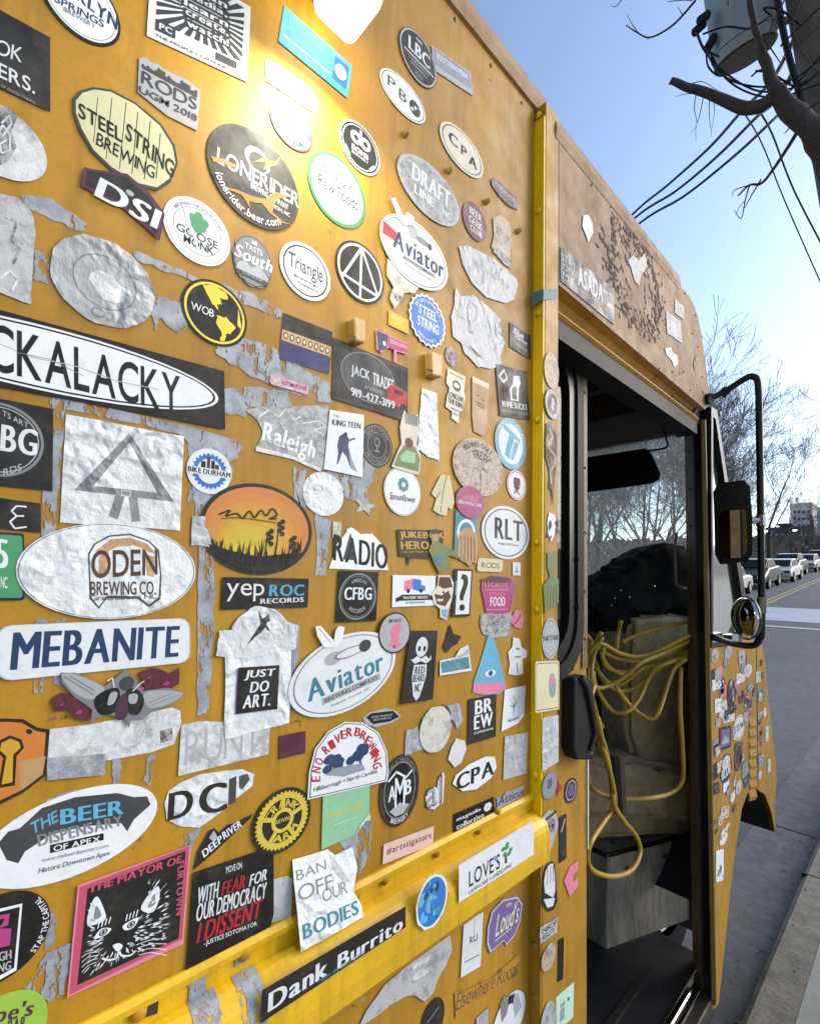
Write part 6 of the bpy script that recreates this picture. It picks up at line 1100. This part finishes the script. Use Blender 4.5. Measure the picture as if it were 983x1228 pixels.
s.sp([(134, 1131), (142, 1128), (146, 1132), (140, 1138)], 'w').sl([(141, 1138), (138, 1146), (128, 1148), (120, 1145)], .016, 'w').sl([(141, 1138), (146, 1143), (156, 1142), (162, 1136)], .016, 'w')
for q in range(4): s.sl([(118-q, 1138+4*q), (104, 1140+5*q), (96, 1146+6*q)], .006, 'w').sl([(162+q, 1130+4*q), (180, 1124+5*q), (202, 1122+7*q)], .006, 'w')
s.done()
s = S('white oval sticker with a dark ribbon reading BEER DISPENSARY OF APEX', C_((91, 998), (188, 962), (84, 950)), CIR, 'w', 'print', 0, 'w')
rb = [s.f.inv(*q) for q in ((-2, 1010), (10, 996), (24, 992), (50, 968), (90, 955), (140, 950), (160, 955), (176, 954), (180, 964), (160, 982), (152, 996), (145, 986), (100, 990), (60, 1000), (30, 1020), (22, 1034), (8, 1030))]
s.poly(rb, 'dg').tq('THE', (36, 986), (68, 970), (38, 1000), 'lb', .02).tq('BEER', (72, 970), (148, 958), (72, 988), 'lb', .03).tq('DISPENSARY', (44, 1000), (145, 976), (46, 1014), 'g', .03).pp([(60, 1012), (124, 998), (124, 1006), (60, 1022)], 'k').tq('OF APEX', (64, 1013), (120, 1001), (64, 1020), 'w', .02).tq('www.thebeerdispensary.com', (50, 1028), (130, 1010), (50, 1034), 'g', 0).tq('Historic Downtown Apex', (46, 1040), (132, 1018), (46, 1048), 'dg', 0, .2).done()
s = S('black round sticker at the left edge reading STAR THE CAPITAL', E_(-64, 1067, 62, 1182, 0), CIR, 'k'); s.arc('STAP THE CAPITAL', .84, 318, 402, .13, 'w', .01)
s.pp([(-40, 1098), (27, 1082), (20, 1162), (-40, 1196)], 'w').pp([(-40, 1102), (24, 1086), (17, 1159), (-40, 1190)], 'k').pp([(-10, 1098), (12, 1094), (10, 1108), (-2, 1112), (14, 1112), (12, 1132), (-10, 1138)], 'mag').pp([(-8, 1102), (6, 1100), (2, 1108), (-8, 1110)], 'k').tq('IGH', (-4, 1141), (14, 1137), (-4, 1152), 'lg', .03).tq('ING', (-4, 1155), (14, 1150), (-5, 1166), 'lg', .03).done()
s = S('lime green round sticker cut by the bottom left corner', E_(-60, 1186, 58, 1300), CIR, 'lime'); s.tq("oe's", (-6, 1206), (42, 1196), (-8, 1226), 'plum', .03, .2).tq('BAR', (10, 1222), (32, 1216), (8, 1240), 'plum', .03).done()
S('blank grey scrap left of the torn BODIES sticker', E_(322, 1048, 350, 1110), [(326, 1054), (342, 1050), (350, 1052), (348, 1098), (324, 1106)], 'sil', 'faded', 0, 'w', rag=.02).done()
fb = Q_((349, 1032), (412, 1018), (349, 1122)); fb.tilt = .0095
s = S('torn crumpled sticker reading BAN OFF OUR BODIES, lapping the rail', fb, [(349, 1030), (392, 1018), (400, 1024), (421, 1015), (424, 1036), (420, 1052), (416, 1062), (424, 1078), (425, 1090), (400, 1103), (349, 1129)], 'w', 'crinkle', 1, 'w', rag=.01)
s.tq('BAN', (352, 1042), (388, 1029), (352, 1053), 'g', .0).tq('OFF', (352, 1059), (394, 1044), (352, 1076), 'g', .0).tq('OUR', (380, 1062), (410, 1051), (380, 1076), 'g', .0).tq('BODIES', (353, 1100), (420, 1072), (353, 1116), 'teal', .05).pp([(392, 1022), (400, 1030), (414, 1052), (406, 1054), (396, 1040)], 'sil').done()
# ---------------- on the rail face and below
FX = RX
s = S('long black bumper sticker on the rail reading Dank Burrito', Q_((313.5, 1186), (485, 1086), (311, 1226), FX), [(313.5, 1186), (485, 1086), (485, 1111), (311, 1226)], 'k', lv=0); s.tq('Dank', (321, 1190), (392, 1147), (320, 1213), 'w', .05).tq('Burrito', (404, 1144), (482, 1097), (403, 1162), 'w', .05).tq('Makin the Good Good', (381, 1172), (434, 1138), (381, 1178), 'teal').done()
s = S("white sticker wrapping the rail end reading LOVE'S LAWN CARE LANDSCAPING", Q_((549, 1037), (638, 984), (549, 1082), FX), [(549, 1037), (638, 984), (639, 1024), (549, 1082)], 'w', lv=0); s.tq("LOVE'S", (561, 1044), (598, 1022), (561, 1064), 'k', .01).tq('LAWN CARE + LANDSCAPING', (561, 1067), (612, 1034), (561, 1072), 'k', .01).pp([(604, 1022), (606, 1022), (607, 1034), (604, 1035)], 'brn')
for a, b in ((602, 1018), (607, 1012), (611, 1018), (604, 1024), (609, 1023), (606, 1016)): s.ell(*s.f.inv(a, b), .055, .12, 'grn')
s.done()
s = S('round blue sticker of overlapping sketched faces on the rail', E_(498, 1047, 535, 1113, 0, FX), rough(EL, .03, 8, 1), 'w', lv=1); s.ell(0, 0, .9, .9, 'blu').blots(('lb', 'nav', 'sky', 'teal', 'blu'), 36, 9, .24, el=True).done()
s = S('white vertical card sticker with a small grey monogram', Q_((555, 1104), (578.5, 1093), (551, 1172)), 'rect', 'w', 'print'); s.t('RU', -.3, .05, .5, .3, 'dg', .02).rect(-.7, -.55, .8, -.5, 'g').line([(.1, .9), (.1, .3)], .02, 'lg').done()
s = S("purple rounded sticker reading Loud's in gold script", E_(581, 1073, 626, 1144), [(583, 1112), (588, 1092), (602, 1077), (620, 1073), (626, 1082), (623, 1104), (616, 1122), (606, 1134), (603, 1128), (586, 1143), (582, 1132)], 'pur', 'print', 0, 'w'); s.border(.95, .9, 'cream').tq("Loud's", (594, 1096), (622, 1078), (592, 1124), 'cream', .02, .25).tq('the', (606, 1082), (612, 1079), (606, 1088), 'cream').pl([(592, 1128), (612, 1112)], .02, 'cream').done()
s = S('grey sticker in the outline of a long state with two white bars', Q_((440, 1148), (541, 1120), (430, 1228)), [(538, 1120), (541, 1138), (533, 1158), (524, 1172), (518, 1190), (508, 1200), (496, 1192), (485, 1194), (470, 1202), (450, 1218), (428, 1232), (438, 1212), (460, 1180), (478, 1165), (510, 1138)], 'lg', 'faded', 0, 'w', rag=.006); s.pp([(494, 1156), (519, 1142), (519, 1148), (494, 1162)], 'w').pp([(494, 1168), (518, 1156), (518, 1162), (494, 1176)], 'w').done()
s = S('small dark oval sticker at the bottom edge', E_(504, 1195, 532, 1250), CIR, 'k'); s.line([(-.5, .1), (.5, .4)], .03, 'g').done()
s = S('white oval sticker with a black and white dog face, bottom edge', E_(590, 1186, 629, 1256), CIR, 'w', edge='g'); s.pp([(598, 1204), (604, 1192), (610, 1200), (606, 1216), (600, 1226)], 'g').pp([(612, 1194), (620, 1190), (624, 1206), (616, 1220)], 'lg').pp([(608, 1194), (616, 1190), (614, 1202), (608, 1204)], 'k').done()
s = S('ghost outline script sticker below the purple one', Q_((542, 1196), (622, 1146), (542, 1222)), [(544, 1190), (560, 1186), (590, 1172), (620, 1144), (622, 1150), (604, 1180), (572, 1198), (545, 1220)], 'mus', 'print'); s.tq('Elsewhere Roots', (545, 1192), (620, 1150), (545, 1212), 'dg', -.01, .3).done()
s = S('pale remnant with the word tamcot, bottom edge', Q_((376, 1214), (424, 1186), (376, 1234)), [(376, 1214), (420, 1196), (424, 1186), (436, 1178), (441, 1186), (436, 1200), (420, 1206), (376, 1236)], 'mus', 'print'); s.tq('tamcot', (378, 1218), (424, 1194), (378, 1230), 'dg', .02).pp([(422, 1188), (434, 1180), (440, 1186), (436, 1198), (424, 1202)], 'gb').done()
s = S('silver scrap at the foot of the purple sticker column, bottom edge', E_(570, 1212, 584, 1240), 'rect', 'gb', 'faded').done()
S('white star-shaped remnant under the guitarist sticker', E_(422, 593, 452, 620), [((1 if k % 2 == 0 else .4)*math.cos(6.283*k/10+1.4), (1 if k % 2 == 0 else .4)*math.sin(6.283*k/10+1.4)) for k in range(10)], 'lg', 'faded', 0).done()
S('blank white round sticker split down its middle', E_(363, 566, 412, 619), CIR, 'w', 'crinkle', 0).done()
S('torn paper corner standing proud right of the sunset oval', E_(398, 626, 408, 645), 'rect', 'ow', 'faded').done()
# ---------------- door pillar column
PC = dict(X=XC)
s = S('scraped grey oval sticker at the top of the door pillar', E_(651.5, 423, 669, 467, 0, XC), CIR, 'tan', 'faded').done()
s = S('plum ring sticker with a white profile on the door pillar', E_(652, 467, 669, 503, 0, XC), CIR, 'lg', lv=1); s.ell(0, 0, .7, .7, 'plum').poly([(-.2, -.3), (-.1, .4), (.2, .45), (.4, .1), (.1, -.1), (.2, -.4)], 'lg').done()
s = S('black flame-shaped sticker with a tan ribbon on the door pillar', E_(652, 504, 669, 610, 0, XC), [(654, 508), (660, 506), (666, 520), (667, 545), (664, 575), (663, 588), (662, 606), (660, 588), (657, 586), (658, 568), (653, 548), (653, 525)], 'k'); s.pl([(657, 514), (662, 524), (656, 536), (665, 548), (663, 558), (658, 566), (660, 580)], .03, 'tan').done()
s = S('small black and white figure cut-out on the door pillar', E_(654, 614, 668, 650, 0, XC), [(657, 615), (664, 617), (666, 628), (664, 640), (660, 650), (656, 640), (655, 626)], 'w'); s.blots(('k',), 6, 3, .4).done()
s = S('olive fork-shaped cut-out sticker on the door pillar', E_(650, 660, 669, 737, 0, XC), [(655, 663), (667, 661), (666, 680), (665, 692), (668.5, 694), (668.5, 722), (652, 736), (650, 702), (658, 692), (655, 680)], 'olv', edge='k')
for k in range(5): s.line([(-.75+.35*k, -.1), (-.8+.35*k, -.8)], .012, 'k')
s.done()
s = S('grey round sticker reading PARTY BAR across the pillar corner', E_(649, 741, 669, 790, 0, XC), CIR, 'lg', edge='w'); s.ring(.9, .84, 'g').ring(.6, .57, 'g').t('PARTY BAR', -.9, -.1, .95, .15, 'k', .03).done()
s = S('pale rounded card sticker with a blue pot drawing on the pillar', Q_((640, 793), (668.5, 792), (640, 855), XC), 'rr', 'cream', lv=1); s.border(.93, .9, 'dg').ell(.4, .0, .32, .5, 'gb').ell(.45, .25, .2, .18, 'pink').done()
s = S('blank silver rectangle sticker on the pillar below the pot card', Q_((649, 860), (668.5, 856), (649, 925), XC), [(649, 861), (668.5, 857), (668.5, 913), (649, 925)], 'sil', 'crinkle', 0, 'w'); s.done()
s = S('pale blue oval sticker with dark letters DF on the pillar', E_(649, 925, 667, 958, 0, XC), CIR, 'gb', edge='g'); s.ring(.95, .9, 'g').t('DF', -.3, -.2, .3, .5, 'k', .03).done()
s = S('thin red triangle sticker peeking out behind the DF oval', E_(665, 932, 673, 956, 0, XC), [(666, 933), (672.5, 944), (667, 955)], 'red', lv=0).done()
s = S('small dark purple round sticker on the sliding door edge', E_(676, 932, 691, 963, 0, SX), CIR, 'plum', edge='k'); s.ring(.8, .7, 'lg').ell(0, 0, .5, .5, 'pur').done()
s = S('white skull shield sticker on the pillar', E_(648, 970, 668, 1019, 0, XC), [(649, 980), (656, 971), (665, 973), (668, 988), (664, 1004), (659, 1018), (655, 1010), (650, 996)], 'lg', edge='w'); s.ell(.1, .1, .55, .45, 'g').ell(-.15, .15, .15, .1, 'k').ell(.3, .12, .15, .1, 'k').ell(.1, -.35, .3, .2, 'lg').line([(-.8, .6), (.8, .75)], .08, 'dg').done()
s = S('black vertical strip sticker on the sliding door edge', Q_((669.5, 980), (678, 975), (669.5, 1035), SX), 'rect', 'k'); s.line([(-.4, .3), (.6, .8)], .05, 'lg').rect(-.2, -.8, .6, -.5, 'nav').done()
s = S('white open-hand sticker with a black wrist band', E_(648, 1032, 668, 1095, 0, XC), [(650, 1056), (652, 1042), (655, 1036), (658, 1034), (661, 1032), (664, 1036), (665, 1050), (666, 1064), (667, 1080), (663, 1090), (656, 1093), (649, 1084)], 'k'); s.pp([(651, 1056), (653, 1044), (656, 1038), (659, 1035), (662, 1035), (664, 1050), (664.5, 1068), (662, 1076), (652, 1070)], 'w').pp([(650.5, 1078), (664, 1076), (662, 1086), (655, 1088)], 'w').pl([(655, 1040), (655, 1060)], .02, 'k').pl([(659, 1037), (658.5, 1058)], .02, 'k').pl([(662, 1037), (662, 1056)], .02, 'k').done()
s = S('pink angular arrow sticker on the sliding door edge', E_(674, 1030, 693, 1077, 0, SX), [(675, 1056), (682, 1039), (692, 1031), (692, 1042), (686, 1049), (686, 1056), (692, 1053), (692, 1062), (682, 1075)], 'pink', edge='plum'); s.done()
s = S('torn grey lettering scrap on the pillar', Q_((647, 1112), (668, 1098), (646, 1132), XC), 'rect', 'lg', 'faded', rag=.08); s.t('NICE', -.8, .1, .8, .7, 'dg').t('GUY', -.7, -.7, .7, -.1, 'dg').done()
s = S('ghost tan round sticker on the pillar', E_(648, 1130, 665, 1164, 0, XC), CIR, 'tan', 'faded').done()
s = S('black rounded vertical sticker beside the ghost round one', Q_((667.5, 1127), (675, 1123), (666.5, 1178), SX+.05), 'rr', 'k').done()
s = S('pale blue card sticker at the foot of the sliding door edge', Q_((665, 1196), (687, 1177), (664, 1240), SX+.04), 'rect', 'mint', 'print'); s.rect(-.5, -.6, .0, .4, 'gb').rect(.3, .2, .5, .4, 'nav').line([(-.8, .1), (.8, .2)], .02, 'w').done()
s = S('grey oval sticker at the bottom of the pillar', E_(647, 1199, 665, 1250, 0, XC), CIR, 'gb', 'faded', edge='dg'); s.done()
# ---------------- header over the door
s = S('grey sticker over the doorway reading STAY OFF MY ASADA', Q_((670.5, 297), (735.5, 348), (670.5, 337), XC), [(671, 296), (735, 347), (735.4, 390), (671, 337)], 'nav', edge='lg'); s.poly([(-.97, -.93), (.97, -.93), (.97, .93), (-.97, .93)], 'dg').t('STAY', -.95, .3, -.5, .75, 'lg', .02).t('OFF', -.92, -.2, -.55, .2, 'lg', .02).t('MY', -.92, -.75, -.55, -.32, 'lg', .02).t('ASADA', -.42, -.5, .5, .7, 'w', .04).t('FRESH TACOS ALL NIGHT', -.4, -.8, .5, -.62, 'lg').blots(('pur', 'pink', 'lg'), 9, 6, .16, (.6, -.6, .88, .7)).done()
s = S('small white balloon-shaped sticker over the doorway', E_(696, 258, 711, 292, 0, XC), [(698, 259), (704, 258), (709, 268), (710, 280), (706, 287), (704, 291), (702, 284), (697, 272)], 'w', edge='g'); s.line([(0, -.4), (0, .4)], .04, 'g').done()
# ring of rusty glue left by a big round sticker
f = E_(727, 266, 798, 412, 0, XC); rnd = random.Random(8); g = G()
for k in range(520):
    a = rnd.uniform(0, 6.283); r_ = rnd.gauss(.82, .13) if k % 6 else rnd.uniform(.3, .9)
    if rnd.random() < .2: continue
    u, v = r_*math.cos(a), r_*math.sin(a); n_ = 5; ang = rnd.gauss(1.9, .5); L = rnd.uniform(.02, .10); wd = rnd.uniform(.010, .03)
    P = [(u+L*math.cos(ang), v+L*math.sin(ang)), (u-wd*math.sin(ang), v+wd*math.cos(ang)), (u-L*math.cos(ang), v-L*math.sin(ang)), (u+wd*math.sin(ang)*.8, v-wd*math.cos(ang))]
    P = rough(P, .012, k, 2); o = .0006+k*.000002; g.add([f.p(a_, b_, o) for a_, b_ in P], [tuple(range(len(P)))])
tag(g.mk('glue_residue', mat_plain('rusty_glue', srgb('48291c'), .8, 0, 60, .4), T), 'rusty ring of glue flecks over the doorway', None, None, 'stuff')
S('grey heart-like remnant inside the rusty glue ring', E_(751, 303, 776, 345, 0, XC), [(752, 312), (758, 306), (764, 312), (772, 304), (775, 320), (768, 330), (765, 343), (760, 338), (757, 326)], 'gb', 'faded', 0, rag=.04).done()
S('small dark flag-shaped sticker near the front corner', Q_((808, 358), (819, 368), (808, 375), XC), 'rect', 'g', 'faded').done()
s = S('pale blue worn square sticker near the front corner', Q_((797, 372), (815, 386), (799, 400), XC), 'rect', 'gb', 'faded', 0, rag=.05); s.ell(0, 0, .4, .4, 'sil').done()
S('pale blue curl-shaped sticker above the door track', E_(795, 414, 812, 441, 0, XC), [(796, 418), (803, 417), (806, 424), (811, 426), (812, 437), (807, 440), (804, 432), (798, 426)], 'w', 'print').done()
S('narrow dark diamond sticker near the windscreen pillar', E_(829, 424, 836, 446, 0, XC), [(830, 436), (834, 425), (836, 432), (832, 446)], 'brn', 'print').done()
# ---------------- nose side panel
rnd = random.Random(77)
NS = [('red lozenge sticker on the nose panel', 866, 823, 7, 22, 'win', 'ow'), ('dark bottle-shaped sticker on the nose panel', 876, 832, 10, 36, 'k', 'lg'), ('black banner under the dark bottle sticker', 877, 851, 11, 12, 'k', 'pur'), ('small white square sticker on the nose panel', 860, 846, 8, 17, 'w', 'lg'), ('white round sticker at the nose panel left edge', 860, 821, 7, 11, 'w', 'pink'),
 ('pale curved strip sticker above the dark framed card', 873, 861, 13, 10, 'ow', 'g'), ('dark framed card sticker with a pale mountain', 868.5, 885, 14, 28, 'k', 'pur'), ('white round sticker reading STEW on the nose panel', 885, 872, 14, 31, 'w', 'k'), ('brown vertical sticker under the STEW one', 884.5, 907, 9, 34, 'brn', 'ow'), ('plum badge sticker reading BLDR', 869.5, 921, 14, 36, 'plum', 'ow'),
 ('small dark navy oval sticker above the wheel arch', 893.5, 934, 6, 22, 'nav', 'lg'), ('pale sticker left of the navy oval', 884.5, 944, 7, 18, 'ow', 'g'), ('small black label low on the nose panel', 858, 945, 7, 14, 'k', 'g'), ('pale lettering scrap on the nose panel', 868, 974, 9, 14, 'ow', 'plum'), ('white oval sticker by the wheel arch', 866.5, 1003, 10, 22, 'w', 'plum'), ('white card with a plum figure, lowest on the nose', 862, 1038, 9, 38, 'w', 'plum'),
 ('pale blob sticker below the quarter window', 856, 786, 9, 17, 'lg', 'g'), ('silver blob sticker below the round mirror', 872, 782, 9, 16, 'lg', 'gb'), ('second silver blob sticker below the round mirror', 896, 804, 9, 16, 'ow', 'gb'), ('pinkish scrap sticker near the nose corner', 908, 812, 6, 14, 'ow', 'pink'), ('teal label sticker near the nose corner', 911.5, 832, 7, 12, 'teal', 'k'), ('white drop sticker right of the louvres', 916, 854, 3.5, 12, 'w', 'ow'), ('long white sliver sticker right of the louvres', 918.5, 880, 3.5, 18, 'w', 'ow'),
 ('pale blue scrap sticker near the wheel arch', 911.5, 912, 6, 14, 'gb', 'w'), ('faint white scrap sticker above the wheel arch tip', 921, 918, 4, 16, 'ow', 'lg'), ('tiny dark mark sticker between white scraps', 890, 832, 2.5, 8, 'k', 'g'), ('tiny white sticker beside the tiny dark mark', 885, 814, 6, 12, 'w', 'g'), ('small grey figure sticker over the louvres', 893, 862, 5, 16, 'lg', 'k'), ('thin red sliver sticker above the louvres', 903, 828, 3, 14, 'win', 'ow')]
for i, (lab, x, y, w_, h_, c, c2) in enumerate(NS):
    rd = 'round' in lab or 'oval' in lab or 'badge' in lab or 'blob' in lab or 'drop' in lab or 'bottle' in lab or 'lozenge' in lab
    sh = CIR if rd else 'rect'
    if rd: f = E_(x-w_/2, y-h_/2, x+w_/2, y+h_/2, 0, XC)
    else: f = Q_((x-w_/2, y-h_/2+w_*.12), (x+w_/2, y-h_/2-w_*.12), (x-w_/2, y+h_/2+w_*.12), XC)
    s = S(lab, f, sh, c, rag=0 if rd else .04)
    if 'STEW' in lab: s.ring(.92, .85, 'g').t('STEW', -.8, -.25, .8, .3, 'k', .05)
    elif 'BLDR' in lab: s.ell(0, .4, .7, .5, 'ow').t('BLDR', -.8, -.6, .8, .1, 'w', .04)
    elif 'mountain' in lab: s.rect(-.75, -.75, .75, .75, 'pur').poly([(-.7, -.5), (-.1, .3), (.2, -.1), (.4, .1), (.7, -.5)], 'lg')
    else: s.blots((c2, 'g' if c != 'g' else 'w'), 7, i, .3, el=rd)
    s.done()
rnd = random.Random(31)
for k in range(66):
    x = rnd.uniform(853, 903) if k < 50 else rnd.uniform(908, 913); y = rnd.uniform(785, 930 if x > 885 else 1000); w_ = rnd.uniform(3, 8)*(.6 if x > 905 else 1); h_ = w_*rnd.uniform(1.4, 3)
    if x > 880 and y > 930: continue
    if 893 < x < 908 and y > 855: continue
    s = S(None, E_(x-w_/2, y-h_/2, x+w_/2, y+h_/2, 0, XC), CIR if k % 2 else 'rect', rnd.choice(('w', 'ow', 'k', 'win', 'lg', 'nav', 'pink', 'gb')), rag=.1); s.blots((rnd.choice(('k', 'g', 'w', 'pur')),), 4, k, .3, el=True).done()
bpy.data.objects.remove(_foo)
